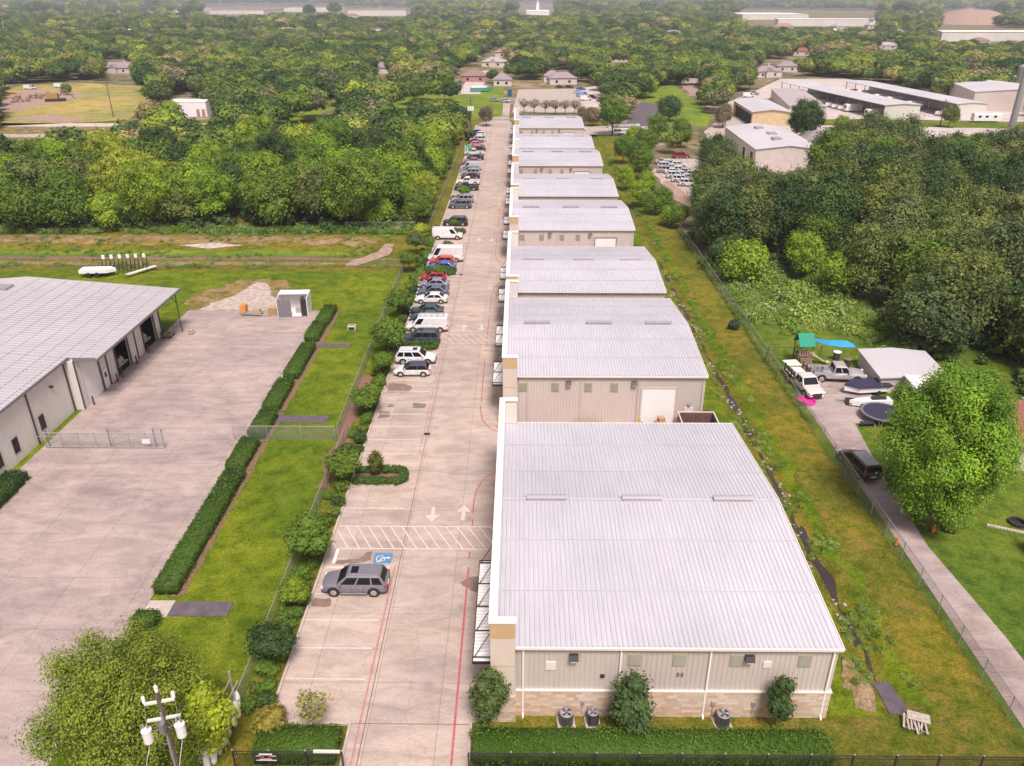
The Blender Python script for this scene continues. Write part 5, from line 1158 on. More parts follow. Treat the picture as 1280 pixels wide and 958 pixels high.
# container with open doors on the lot
t = thing('storage_container', 'white open storage container with dark doors at the end of the concrete lot', 'container', (-33.6, 102.6, .02), rad(4))
b = MB(); b.box(0, 4.2, 3.2, 3.3, 0, 2.7); b.box(0, .1, 0, 3.2, 0, 2.7); b.box(4.1, 4.2, 0, 3.2, 0, 2.7); b.box(.1, 4.1, .1, 3.2, 0, .1); b.build('wall', M['whitepaint'], t)
b = MB(); b.box(.0, 4.2, 1.6, 3.3, 2.705, 2.78); b.build('roof', M['whitepaint'], t)
b = MB(); b.box(.1, 1.95, -.07, 0, .1, 2.5); b.build('door', M['midgrey'], t); b = MB(); b.prism([(3.3, 0), (4.1, -.03), (4.1, .04), (3.35, 1.6), (3.25, 1.6)], .1, 2.5); b.build('door', M['darkmetal'], t)
b = MB(); b.box(2.3, 3.1, 1.0, 1.8, .11, .9); b.build('load', M['palewood'], t)
t = thing('pallet_stack', 'tan pallets stacked left of the open container', 'pallets', (-34.4, 103.6, .02))
b = MB(); mT = plain('tan boards', (.44, .29, .17), .9, var=.25, sc=3)
for k in range(7): b.box(-.7 + (k % 2) * .1, .6, -.6, .6, k * .17, k * .17 + .12)
b.build('pallet', mT, t)
t = thing('lift_cart', 'orange and white lift cart left of the pallets on the lot', 'cart', (-37.2, 103.4, .02))
b = MB(); b.box(-1.6, 1.2, -.5, .5, .2, .45); b.build('deck', M['greymetal'], t); b = MB(); b.box(-1.7, -.9, -.55, .55, .46, 1.5); b.build('hood', plain('orange paint', (.60, .24, .06), .6), t); b = MB(); b.box(.2, 1.0, -.3, .4, .46, .9); b.build('load', mT, t); b = MB(); b.box(0, 2.6, -.7, -.6, .2, .3); b.build('fork', mT, t)
t = thing('utility_box', 'small reddish topped utility box alone on the left lawn', 'utility box', (-22.4, 98.2, 0)); b = MB(); b.box(-.5, .5, -.4, .4, 0, .6); b.build('case', M['trimwhite'], t); b = MB(); b.box(-.42, .42, -.32, .32, .605, .66); b.build('lid', M['brick rose'], t); b = MB(); b.box(-.4, .4, -.43, -.405, .05, .45); b.build('front_panel', M['darkmetal'], t)
# trailer with upright frames behind the workshop
t = thing('trailer', 'white trailer beside a dark rack of white-topped frames behind the workshop', 'trailer', (-67.5, 120.5, 0), .1)
b = MB(); b.prism([(-2.4, -1), (1.8, -1), (3, 0), (1.8, 1), (-2.4, 1)], .7, 1.25); b.build('deck', M['whitepaint'], t)
for xx in (-1, .3): b = MB(); b.lathe([(.42, -1.1), (.42, 1.1)], (xx, 0, .42), 12, axis='y'); b.build('wheel', M['tyre'], t)
t = thing('equipment_rack', 'dark rack of white-topped upright frames next to the trailer', 'rack', (-65.5, 122.2, 0), .15)
for k in range(6):
    b = MB(); xx = k * 1.25 - 1.5
    for a in (-.3, .3): b.tube((xx + a, 0, 0), (xx + a, .6, 2.2), .06); b.tube((xx + a, -1.0, 0), (xx + a, .2, 1.6), .05)
    b.tube((xx - .3, .3, 1.1), (xx + .3, .3, 1.1), .05); f = b.build('frame', M['darkmetal'], t); b = MB(); b.box(xx - .22, xx + .22, .4, .7, 2.21, 2.8); b.build('head', M['whitepaint'], f)
b = MB(); b.prism([(2.5, -3), (3.2, -3.2), (6.4, .8), (5.8, 1.2)], .5, .62); b.build('ramp', M['trimwhite'], t)
# power pole at the bottom left
def wire(b, p, q, sag, r=.012, n=14):
    p, q = Vector(p), Vector(q); pr = p
    for k in range(1, n + 1):
        f = k / n; v = p.lerp(q, f); v.z -= sag * 4 * f * (1 - f); b.tube(pr, v, r, n=4, cap=False); pr = v
px_, py_ = G(194, 858, 11)
t = thing('power_pole', 'dark power pole with two white transformers and double crossarm, bottom left', 'power pole', (px_, py_, 0))
b = MB(); b.tube((0, 0, 0), (0, 0, 10.6), .15, .11, n=10); b.build('pole', M['bark'], t)
b = MB(); b.tube((0, -.13, 2), (0, -.13, 9.4), .05); b.build('conduit', M['greymetal'], t)
ca = rad(14); cx_, sx_ = math.cos(ca), math.sin(ca)
for z, l, nm in ((10.0, .68, 'crossarm'), (8.9, .75, 'crossarm')):
    b = MB(); b.prism([(-l * cx_ + .06 * sx_ , -l * sx_ - .06), (l * cx_, l * sx_ - .06), (l * cx_, l * sx_ + .06), (-l * cx_, -l * sx_ + .06)], z - .06, z + .06); ca_ = b.build(nm, M['trimwhite'], t)
for k, (u, z) in enumerate(((-.66, 10.05), (.66, 10.05), (0, 10.6))):
    b = MB(); b.lathe([(.03, 0), (.08, .08), (.04, .12), (.09, .2), (.05, .26), (.10, .34), (.06, .44), (.02, .48)], (u * cx_, u * sx_, z), 10); b.build('insulator', M['whitepaint'], t)
for u in (-.78, .72):
    b = MB(); c = (u * cx_, u * sx_ - .22, 7.75); b.lathe([(.20, 0), (.23, .05), (.23, .74), (.25, .76), (.25, .82), (.12, .92)], c, 16); tf = b.build('transformer', M['whitepaint'], t)
    b = MB()
    for a in (-.1, .1): b.lathe([(.04, .93), (.06, 1.05), (.03, 1.2)], (c[0] + a, c[1], c[2]), 8)
    b.build('bushing', M['greymetal'], tf)
b = MB(); b.box(-.12, .12, -.45, -.16, 8.3, 8.9); b.tube((-.7, -.2, 8.2), (.7, .1, 8.4), .03); b.tube((-.6, -.1, 8.9), (-.2, -.1, 8.3), .03); b.tube((.6, .1, 8.9), (.2, -.1, 8.3), .03); b.build('bracket', M['midgrey'], t)
b = MB(); wire(b, (-.78, -.22, 7.75), (-1.0, -7.5, .2), .0, .018, 2); wire(b, (.72, -.04, 7.75), (.9, -7.5, .2), 0, .018, 2); wire(b, (-.66, -.16, 10), (-.78, -.22, 8.9), .1, .015, 5); wire(b, (.66, .16, 10), (.72, -.04, 8.9), .1, .015, 5); wire(b, (-.5, -.2, 7.9), (0, -.15, 7.4), .3, .015, 6)
b.build('cable', M['greymetal'], t)
# white-wrapped bundles leaning on the fence left of the sign
t = thing('pole_rack', 'leaning wooden post and two long rails over white-wrapped bundles, bottom left', 'rack', (-17.5, 32.6, 0))
b = MB(); b.tube((-.2, 2.9, 0), (-.2, 2.9, 2.9), .07); b.build('post', M['palewood'], t)
for d in (0, .5): b = MB(); b.tube((-.9 + d, -2.4, 1.6), (-.1 + d, 2.6, 2.5), .035); b.build('rail', M['greymetal'], t)
for k in range(13):
    b = MB(); yy = -1.6 + k * .33; xx = .1 + (k % 2) * .35 - .04 * (13 - k); b.lathe([(.12, 0), (.19, .15), (.20, 1.1), (.13, 1.35), (.05, 1.5)], (0, 0, 0), 10)
    o = b.build('wrapped_bundle', M['whitepaint'], label='white-wrapped upright bundle in the cluster by the bottom left fence', cat='bundle', group='white-wrapped bundles by the fence'); o.location = (-17.5 + xx + r2.uniform(-.1, .1), 32.6 + yy, 0); o.rotation_euler = (r2.uniform(-.25, .1), r2.uniform(-.2, .2), r2.uniform(0, 3)); o.scale = (1, 1, r2.uniform(.8, 1.25))
# debris pallet in the grass
t = thing('broken_pallet', 'broken wooden pallet lying at the end of the gully', 'pallet', (24.4, 34.4, .05), rad(-20))
for k in range(7): b = MB(); b.box(-.75 + k * .2 + r2.uniform(-.03, .03), -.62 + k * .2, -.7 + r2.uniform(-.2, .1), .5, .12, .16); o = b.build('board', M['palewood'], t); o.rotation_euler = (0, 0, r2.uniform(-.25, .25))
for yy in (-.5, .4): b = MB(); b.box(-.8, .7, yy - .05, yy + .05, .02, .11); b.build('bearer', M['wood'], t)
b = MB(); b.box(-.5, .8, .1, .8, .2, .25); o = b.build('panel', M['palewood'], t)
# playground
t = thing('play_set', 'wooden play tower with green roof, swings and slide on the grass', 'play set', (34.4, 87.6, 0), rad(3))
mG = plain('green tarp roof', (.0, .24, .15), .6, var=.05)
b = MB(); b.prof([(-1.1, 3.0), (0, 4.3), (1.1, 3.0), (1.1, 2.92), (0, 4.2), (-1.1, 2.92)], 1, -1.1, 1.1)
b = MB(); b.prof([(-1.05, 2.7), (0.1, 4.0), (1.2, 2.7), (1.2, 2.62), (0.1, 3.92), (-1.05, 2.62)], 0, -.95, .95); b.build('roof', mG, t)
for sx in (-.8, .8):
    for sy in (-.8, .8): b = MB(); b.box(sx - .06, sx + .06, sy - .06, sy + .06, 0, 2.75); b.build('post', M['wood'], t)
b = MB(); b.box(-.85, .85, -.85, .85, 1.3, 1.4); b.build('platform', M['wood'], t)
b = MB()
for s in (-.86, .86):
    for k in range(6): b.box(-.75 + k * .3, -.65 + k * .3, s - .02, s + .02, 1.45, 2.0)
b.build('railing', plain('rosy boards', (.45, .22, .2), .7), t)
b = MB()
for k in range(9): b.box(-.7, .7, -1.0 - .14 * (9 - k), -.9 - .14 * (9 - k), .14 * k, .14 * k + .08)
b.build('climbing_wall', M['brick rose'], t)
b = MB(); b.prism([(.9, -.2), (1.4, -.2), (1.4, .3), (.9, .3)], 1.3, 1.4); b.prof([(.9, 1.35), (1.7, .9), (2.9, .15), (3.5, .1), (3.5, .2), (2.9, .27), (1.7, 1.05), (.9, 1.45)], 1, -.3, .3)
b.V = [(v[0], v[1], v[2]) for v in b.V]; b.build('slide', plain('yellowish slide plastic', (.55, .46, .28), .5), t)
b = MB(); b.tube((-4.3, 0, 2.4), (-.8, 0, 2.4), .06); b.tube((.8, 0, 2.3), (2.4, .3, 2.3), .05); b.tube((-4.2, -.9, 0), (-4.2, 0, 2.4), .05); b.tube((-4.2, .9, 0), (-4.2, 0, 2.4), .05); b.tube((2.4, .3, 2.3), (2.9, -.5, 0), .05); b.tube((2.4, .3, 2.3), (2.6, 1.2, 0), .05); b.build('swing_beam', M['wood'], t)
for xx in (-3.3, -2.0): b = MB(); b.tube((xx - .2, 0, 2.4), (xx - .2, .1, .5), .012); b.tube((xx + .2, 0, 2.4), (xx + .2, .1, .5), .012); b.box(xx - .25, xx + .25, 0, .2, .46, .5); b.build('swing', M['darkmetal'], t)
b = MB(); pts = [(38.6, 95.6), (39.9, 94.5), (41.2, 94.8), (43.2, 93.7), (42.9, 92.5), (41.0, 92.6), (39.5, 93.2), (38.2, 94.7)]
gxs = []
b.add([(p[0], p[1], .05) for p in pts] + [(40.2, 93.8, .5), (42.0, 93.4, .65)], [(0, 1, 8), (1, 2, 8), (2, 9, 8), (2, 3, 9), (3, 4, 9), (4, 5, 9), (5, 8, 9), (5, 6, 8), (6, 7, 8), (7, 0, 8)])
b.F = [tuple(reversed(f)) for f in b.F]; b.build('tarpaulin', plain('bright blue tarpaulin', (.03, .30, .52), .5), label='crumpled bright blue tarpaulin lying before the undergrowth', cat='tarpaulin')
for (px, py, lb, top) in ((1045, 450, 'dark barrel with white lid on the neighbour grass', 1), (1058, 459, 'dark barrel nearest the silver pickup', 0)):
    x, y = G(px, py); t = thing('barrel', lb, 'barrel', (x, y, 0)); b = MB(); b.lathe([(.36, 0), (.42, .4), (.40, 1.0)], n=14); b.build('drum', M['bronze'], t)
    b = MB(); b.lathe([(.48, 1.0), (.5, 1.1), (.1, 1.2)], n=12); b.build('lid', M['whitepaint'] if top else M['wood'], t)
x, y = G(1008, 503); t = thing('paddling_pool', 'bright pink round paddling pool by the fence', 'paddling pool', (x, y, .03)); b = MB(); b.lathe([(.95, 0), (1.0, .1), (.98, .28), (.85, .28), (.82, .08)], n=24); b.build('wall', plain('pink vinyl', (.70, .04, .33), .4), t); b = MB(); b.lathe([(.8, .05), (.8, .07)], n=24); b.build('floor', plain('pale pink vinyl', (.62, .12, .38), .4), t)
mTarp = plain('blue black tarp', (.04, .036, .075), .6, var=.1)
t = thing('boat', 'boat under a flat blue-black cover beside the silver pickup', 'boat', (39.0, 79.8, 0), rad(8)); b = MB(); b.prism([(-2.6, 0), (-1.2, -1.1), (2.6, -1.1), (2.6, 1.1), (-1.2, 1.1)], 1.1, 1.25); b.build('cover', mTarp, t); b = MB(); b.prism([(-2.5, 0), (-1.1, -.9), (2.5, -.9), (2.5, .9), (-1.1, .9)], .45, 1.09); b.build('hull', M['whitepaint'], t)
b = MB(); b.lathe([(.3, -.95), (.3, .95)], (1.2, 0, .3), 10, axis='y'); b.build('wheel', M['tyre'], t)
t = thing('trailer', 'low dark trailer frame on the pad under the tree edge', 'trailer', (37.2, 76.9, 0), rad(-10)); b = MB(); b.box(-1.3, 1.3, -.7, .7, .3, .42); b.tube((-1.3, 0, .35), (-2.4, .1, .3), .05); b.build('frame', M['darkmetal'], t)
for sy in (-.8, .8): b = MB(); b.lathe([(.28, -.08), (.28, .08)], (.3, sy, .28), 10, axis='y'); b.build('wheel', M['tyre'], t)
t = thing('trampoline', 'round dark trampoline beside the driveway under the bright tree', 'trampoline', (38.4, 73.6, 0)); b = MB(); b.lathe([(1.95, .8), (1.95, .86)], n=28); b.build('mat', mTarp, t)
b = MB(); b.lathe([(2.2, .78), (2.2, .88), (1.97, .88), (1.97, .78)], n=28)
b.build('frame', M['midgrey'], t)
for k in range(6): a = k * PI / 3; b = MB(); b.tube((2.1 * math.cos(a), 2.1 * math.sin(a), 0), (2.1 * math.cos(a), 2.1 * math.sin(a), .78), .04); b.build('leg', M['midgrey'], t)
t = thing('jet_ski', 'long white craft with pink stripe between pad and trampoline', 'boat', (38.2, 76.6, .2), rad(4)); b = MB(); b.prism([(-2.2, 0), (-1, -.5), (2.4, -.55), (2.4, .55), (-1, .5)], 0, .6); b.build('hull', M['whitepaint'], t); b = MB(); b.box(.2, 1.8, -.2, .2, .605, .85); b.build('seat', M['darkmetal'], t)
t = thing('bench', 'small blue-black bench board left of the trampoline', 'bench', (36.2, 72.0, 0)); b = MB(); b.box(-.7, .7, -.25, .25, .42, .48); b.build('seat', mTarp, t)
for sx in (-.6, .6): b = MB(); b.box(sx - .03, sx + .03, -.2, .2, 0, .42); b.build('leg', M['darkmetal'], t)
for x, y, lb in ((34.6, 53.9, 'orange traffic cone on the grass edge under the bright tree'), (30.75, 52.1, 'orange traffic cone against the fence beside the driveway')):
    t = thing('traffic_cone', lb, 'cone', (x, y, .03)); b = MB(); b.lathe([(.16, .04), (.03, .75)], n=12); b.build('cone', plain('orange plastic', (.72, .16, .05), .5), t); b = MB(); b.box(-.2, .2, -.2, .2, 0, .04); b.build('base', M['darkmetal'], t)
x, y = G(1278, 690); t = thing('camper', 'white blunt vehicle cut off at the lower right edge', 'camper', (x + 2.2, y - 1, 0), 0); b = MB(); b.prof([(-1, .5), (1, .5), (1, 2.0), (.7, 2.3), (-.7, 2.3), (-1, 2.0)], 0, -2, 3); b.build('body', M['whitepaint'], t)
for xx in (-1, 1.5): b = MB(); b.lathe([(.32, -1.05), (.32, 1.05)], (xx, 0, .33), 10, axis='y'); b.build('wheel', M['tyre'], t)
t = thing('fire_pit', 'dark round fire pit on the right garden grass', 'fire pit', (*G(1271, 655), 0)); b = MB(); b.lathe([(.7, 0), (.7, .3), (.5, .3), (.5, .05)], n=14); b.build('ring', M['darkmetal'], t)
b = MB()
for k in range(12): x, y = G(1235 + k * 4.2, 657 + k * .9); b.lathe([(.16, 0), (.14, .12), (.03, .15)], (x, y, 0), 7)
b.build('garden_border', M['kerb'], label='curved border of pale stones on the right garden grass', cat='garden border')
t = thing('debris', 'dark plank and pale slab below the bright tree by the minivan', 'scrap', (35.0, 62.3, 0), .4); b = MB(); b.box(-.9, .4, -.35, .35, 0, .12); b.build('board', M['bronze'], t); b = MB(); b.box(.45, 1.6, -.5, .4, 0, .08); b.build('slab', M['trimwhite'], t)
# steel mast, utility poles
t = thing('steel_mast', 'tall grey tapered steel mast at the right edge above the trees', 'mast', (133.0, 223, 0)); b = MB(); b.tube((0, 0, 0), (0, 0, 27), .95, .75, n=16); b.build('pole', M['greymetal'], t); b = MB(); b.tube((0, 0, 27), (0, 0, 27.4), 1.0, n=16); b.build('cap', M['greymetal'], t)
def upole(px, py, h, label, arm=True):
    x, y = G(px, py); t = thing('utility_pole', label, 'utility pole', (x, y, 0), .1); b = MB(); b.tube((0, 0, 0), (0, 0, h), .2, .14, n=8); b.build('pole', M['bark'], t)
    if arm: b = MB(); b.box(-1.2, 1.2, -.07, .07, h - .9, h - .75); b.build('crossarm', M['bark'], t)
    return t
upole(142, 147, 12, 'lone dark utility pole standing at the near edge of the dry field')
upole(906, 158, 10, 'utility pole beside the cream garage'); upole(1175, 158, 9, 'slim pole on the grass verge before the storage canopies'); upole(1183, 135, 9, 'utility pole in front of the farther canopy roof', False)
q = upole(589, 172, 12, 'utility pole with white transformers at the far end of the driveway'); b = MB()
for xx in (-.7, 0, .7): b.lathe([(.32, 8.2), (.32, 9.5)], (xx, -.3, 0), 10)
b.build('transformer', M['whitepaint'], q)
x, y = G(620, 151); t = thing('swing_gate', 'dark gate across the far end of the driveway', 'gate', (-11.4, 299, 0)); b = MB()
for z in (.3, 1.7): b.box(0, 7.4, -.04, .04, z, z + .08)
for k in range(20): b.box(k * .38, k * .38 + .05, -.03, .03, .2, 1.9)
b.build('leaf', M['darkmetal'], t)
x, y = G(637, 121); t = thing('portable_toilet', 'tall blue-green cabin by the gravel lot at the driveway end', 'cabin', (x, y, 0)); b = MB(); b.box(-1, 1, -1, 1, 0, 3.2); b.build('body', plain('blue green plastic', (.02, .09, .13), .6), t); b = MB(); b.box(-1.1, 1.1, -1.1, 1.1, 3.2, 3.4); b.build('roof', M['midgrey'], t)
# ================================================================== VEGETATION
def leaf_mesh(name, pos, nrm, size, tint, mat, core=None):
    # pos,nrm (n,3), size (n), tint (n): one rhombic leaf clump face each, plus optional inner core, its tint darkened to paint crown shade
    n = len(pos); rs = np.random.RandomState(n % 9973)
    a = np.cross(nrm, rs.normal(size=(n, 3))); a /= np.linalg.norm(a, axis=1)[:, None] + 1e-9
    b_ = np.cross(nrm, a); b_ /= np.linalg.norm(b_, axis=1)[:, None] + 1e-9
    s = size[:, None]; asp = rs.uniform(.5, .8, (n, 1))
    v = np.empty((n, 4, 3)); bend = nrm * s * .15
    v[:, 0] = pos - a * s; v[:, 1] = pos + b_ * s * asp + bend; v[:, 2] = pos + a * s; v[:, 3] = pos - b_ * s * asp + bend
    V = v.reshape(-1, 3); F = np.arange(4 * n, dtype=np.int32); nf = n; T = np.repeat(tint, 4)
    ls = np.arange(0, 4 * n, 4, dtype=np.int32)
    if core is not None:
        cv, cf = core; o = len(V); V = np.vstack([V, cv]); F = np.concatenate([F, (np.array(cf, dtype=np.int32) + o).ravel()])
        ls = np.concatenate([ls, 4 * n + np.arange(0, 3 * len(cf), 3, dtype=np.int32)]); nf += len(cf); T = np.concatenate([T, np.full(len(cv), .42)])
    me = bpy.data.meshes.new(name); me.vertices.add(len(V)); me.vertices.foreach_set('co', V.astype(np.float32).ravel())
    me.loops.add(len(F)); me.loops.foreach_set('vertex_index', F); me.polygons.add(nf); me.polygons.foreach_set('loop_start', ls)
    me.update(calc_edges=True)
    at_ = me.attributes.new('tint', 'FLOAT', 'POINT'); at_.data.foreach_set('value', T.astype(np.float32))
    me.materials.append(mat); me.validate(); return me
def ico():
    b = bmesh_ico(); return b
import bmesh
_bm = bmesh.new(); bmesh.ops.create_icosphere(_bm, subdivisions=2, radius=1.0)
IV = np.array([v.co[:] for v in _bm.verts]); IF = np.array([[v.index for v in f.verts] for f in _bm.faces]); _bm.free()
def lobes_crown(rs, R, H, zc, nl, lr, squash=.75, irr=.25, bottom=.35):
    # lobe centres spread through an ellipsoid shell, fewer underneath
    C = []; k = 0
    while len(C) < nl and k < 4000:
        k += 1; d = rs.normal(size=3); d /= np.linalg.norm(d)
        if d[2] < -bottom: continue
        f = rs.uniform(.45, 1.0) ** .6 * rs.uniform(1 - irr, 1)
        p = d * np.array([R - lr * .8, R - lr * .8, H / 2 - lr * .6]) * f; p[2] += zc
        r = lr * rs.uniform(.5, 1.35)
        if all(np.linalg.norm(p - c[:3]) > .55 * (r + c[3]) * .8 for c in C): C.append(np.array([*p, r]))
    C.append(np.array([0, 0, zc, min(R, H / 2) * .55]))
    return np.array(C)
def crown_mesh(name, C, rs, leaf, dens, mat, core=.78, squash=.85, hide=.80, fuzz=.25, up=.3, tvar=.16):
    P_, N_, S_, T_ = [], [], [], []
    ltint = rs.normal(.5, tvar, len(C))
    for i, c in enumerate(C):
        n = int(dens * 4 * PI * c[3] ** 2); d = rs.normal(size=(n, 3)); d /= np.linalg.norm(d, axis=1)[:, None]
        rr_ = c[3] * (1 + rs.normal(0, fuzz * .5, (n, 1))); p = c[:3] + d * rr_ * np.array([1, 1, squash])
        dd = np.linalg.norm((p[:, None, :] - C[None, :, :3]) / np.array([1, 1, squash]), axis=2) / C[None, :, 3]; dd[:, i] = 9
        keep = dd.min(axis=1) > hide; p, d = p[keep], d[keep]; n = len(p)
        nn = d + rs.normal(0, .42, (n, 3)); nn[:, 2] += up; nn /= np.linalg.norm(nn, axis=1)[:, None]
        P_.append(p); N_.append(nn); S_.append(leaf * rs.uniform(.6, 1.35, n)); T_.append(np.clip(ltint[i] + rs.normal(0, .08, n), 0, 1))
    core_ = None
    if core:
        cv, cf = [], []
        for c in C: cf.append(IF + sum(len(x) for x in cv)); cv.append(IV * c[3] * core * np.array([1, 1, squash]) * (1 + rs.normal(0, .05, (len(IV), 1))) + c[:3])
        core_ = (np.vstack(cv), np.vstack(cf))
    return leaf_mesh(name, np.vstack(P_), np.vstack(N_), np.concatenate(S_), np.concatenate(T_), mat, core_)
def trunk_mesh(rs, C, zc, r, n=6, lean=.3):
    b = MB(); p = Vector((0, 0, -.1)); top = Vector((rs.uniform(-lean, lean), rs.uniform(-lean, lean), zc * .55)); mid = Vector((top.x * .4, top.y * .4, zc * .25))
    b.tube(p, mid, r * 1.25, r, 8); b.tube(mid, top, r, r * .8, 8)
    idx = rs.permutation(len(C))[:n]
    for i in idx:
        c = Vector(C[i][:3]); m_ = top.lerp(c, .5); m_.z -= .1 * (c - top).length; b.tube(top, m_, r * .55, r * .35, 6); b.tube(m_, c, r * .35, r * .12, 5)
    return b.mesh('trunk', M['bark'], smooth=True)
def variant(seed, R, H, zc, nl, lr, leaf, dens, r=.22, mat='leaf', n=6, **k):
    rs = np.random.RandomState(seed); kl = {a: k.pop(a) for a in ('irr', 'bottom') if a in k}; C = lobes_crown(rs, R, H, zc, nl, lr, **kl)
    return crown_mesh('crown', C, rs, leaf, dens, M[mat], **k), trunk_mesh(rs, C, zc, r, n)
def plant(v, name, label, cat, x, y, s=1.0, rz=0.0, color=(.09, .12, .03), group=None, sz=None, z=0.0, pn=('trunk', 'crown')):
    t = thing(name, label, cat, (x, y, z), rz, group); t.scale = (s, s, sz or s); c4 = (*color, 1)
    for me, nm in ((v[1], pn[0]), (v[0], pn[1])):
        if me is None: continue
        o = bpy.data.objects.new(nm, me); COL.objects.link(o); o.parent = t; o.color = c4
    return t
# species: forest crowns (radius about 4.4 m), tall olive crowns, small parking-strip trees
WD = [variant(100 + k, 4.0 + .45 * (k % 4), [9.5, 8, 11, 9][k % 4], [5.4, 4.8, 6.2, 5.2][k % 4], [38, 22, 70, 30][k % 4], [1.45, 2.0, 1.05, 1.6][k % 4], [.18, .23, .155, .20][k % 4], [18, 12.5, 25, 16][k % 4], .2, irr=[.35, .25, .5, .45][k % 4], fuzz=[.5, .4, .75, .6][k % 4], bottom=.75, up=.5, tvar=.2) for k in range(8)]
OL = [variant(200 + k, 5.0, 12.5, 7.6, 52, 1.5, .20, 16.0, .28, irr=.4, fuzz=.8, hide=.85, core=.6, bottom=.7, up=.5, tvar=.2) for k in range(4)]
SM = [variant(300 + k, 2.0, 3.0, 2.6, 18, .75, .13, 34, .08, irr=.3, fuzz=.4) for k in range(3)]
HERO = variant(401, 6.3, 14.0, 7.9, 210, .95, .098, 88, .38, n=14, irr=.5, fuzz=.6, hide=.88, core=.55, up=.6, tvar=.17, bottom=.9)
HERO2 = variant(402, 6.6, 11.0, 5.2, 170, .80, .082, 85, .3, n=14, irr=.5, fuzz=.85, hide=.92, core=.35, up=.5, tvar=.14, bottom=.7)
CON = [variant(410 + k, 1.25, 4.2, 2.5, 26, .52, .10, 60, .07, irr=.25, fuzz=.5, bottom=.8) for k in range(3)]
THIN = variant(420, 1.15, 3.1, 2.35, 24, .38, .095, 30, .05, n=12, irr=.3, fuzz=.8, core=0, hide=.9, bottom=.7)
BARE = [variant(430 + k, 3.0, 4.5, 3.6, 26, .7, .16, 7, .14, n=22, irr=.3, fuzz=.9, core=0, hide=.9) for k in range(2)]
SHR = [variant(440 + k, 1.05, 1.5, .75, 14, .45, .10, 45, .04, n=2, irr=.3, fuzz=.4, bottom=.9) for k in range(3)]
DK, MD, BR, YL, OV, GR, BWN, PAL = (.060, .105, .026), (.125, .20, .024), (.215, .315, .024), (.30, .35, .034), (.155, .19, .045), (.125, .16, .055), (.22, .17, .10), (.25, .26, .08)
TN = {DK: 'dark green', MD: 'mid green', BR: 'bright green', YL: 'yellow green', OV: 'olive', GR: 'grey green', BWN: 'brownish', PAL: 'pale yellowish'}
def jit(c, r, a=.15): f = r.uniform(1 - a, 1 + a); return (c[0] * f * r.uniform(.93, 1.07), c[1] * f, c[2] * f)
vr = random.Random(21)
# --- single trees of the foreground
plant(HERO, 'shade_tree', 'huge bright green shade tree over the neighbour yard at the right', 'tree', 34.9, 55.6, .95, 0.3, (.19, .32, .028), sz=1.06, z=-1.0)
plant(HERO2, 'shade_tree', 'large spreading green tree in the bottom left corner behind the power pole', 'tree', -21.4, 30.9, .78, 1.0, (.21, .26, .032), sz=.96)
plant(CON[0], 'young_tree', 'bright yellow-green slim tree just right of the big bottom left tree', 'tree', -17.6, 31.6, 1.35, 0, (.36, .42, .03), sz=1.3)
plant(CON[1], 'ornamental_tree', 'dark upright tree at the driveway corner of the nearest warehouse', 'tree', -1.75, 34.0, .98, 0, (.10,.145,.042), sz=1.05)
plant(CON[2], 'ornamental_tree', 'dark bushy tree in front of the nearest warehouse wall', 'tree', 6.7, 33.3, 1.08, .8, (.09,.14,.045), sz=1.12)
plant(CON[0], 'ornamental_tree', 'slim dark conical tree near the right corner of the nearest warehouse', 'tree', 15.6, 33.9, .66, 2, (.08,.135,.04), sz=1.05)
plant(THIN, 'young_tree', 'thin sparse young tree at the head of the nearest parking stalls', 'tree', -12.2, 33.6, 1.0, 0, (.25,.24,.07), sz=.92)
plant(SHR[1], 'shrub', 'yellowish orange-tipped shrub in the corner left of the thin tree', 'shrub', -14.9, 33.6, 1.15, 0, (.33,.27,.05), sz=1.3)
def ground_of(px, py): return G(px, py)
STR = [(392, 705, 1.02, MD, 'dark round tree overhanging the kerb beside the accessible bay'), (431, 607, .92, MD, 'dark round tree at the inner end of the nearest planter island'), (495, 445, 1.25, MD, 'broad round tree hiding a navy suv in the parking strip'),
       (502, 398, 1.0, MD, 'round tree in the parking strip left of the white sedan'), (521, 318, .95, GR, 'greyish tree by the white vans in the parking strip'), (549, 350, .62, MD, 'small tree standing on the third planter island between red and blue cars'), (470, 520, .9, MD, 'dark tree over the kerb left of the empty stalls'),
       (345, 832, .85, DK, 'dark green bushy tree by the nearest stalls behind the fence'), (568, 288, .55, MD, 'small tree in front of the black suv'), (512, 340, .85, MD, 'tree in the parking strip beside the pale wire fence end'), (528, 300, .8, YL, 'yellowish tree in the parking strip near the window van'), (492, 470, .75, MD, 'low tree in the strip left of the white crossover'), (372, 760, .6, BR, 'small bright shrub-like tree by the silver suv')]
for k, (px, py, s, c, lb) in enumerate(STR):
    x, y = G(px, py); x = min(x, -15.9) if s > .7 else x; plant(SM[k % 3], 'parking_strip_tree', lb, 'tree', x, y, s, vr.uniform(0, 6), jit(c, vr), 'trees of the parking strip')
x, y = G(470, 597); plant(CON[1], 'young_tree', 'small upright tree standing in the nearest planter island', 'tree', x, 61.9, .62, 0, (.13, .145, .03), sz=.62)
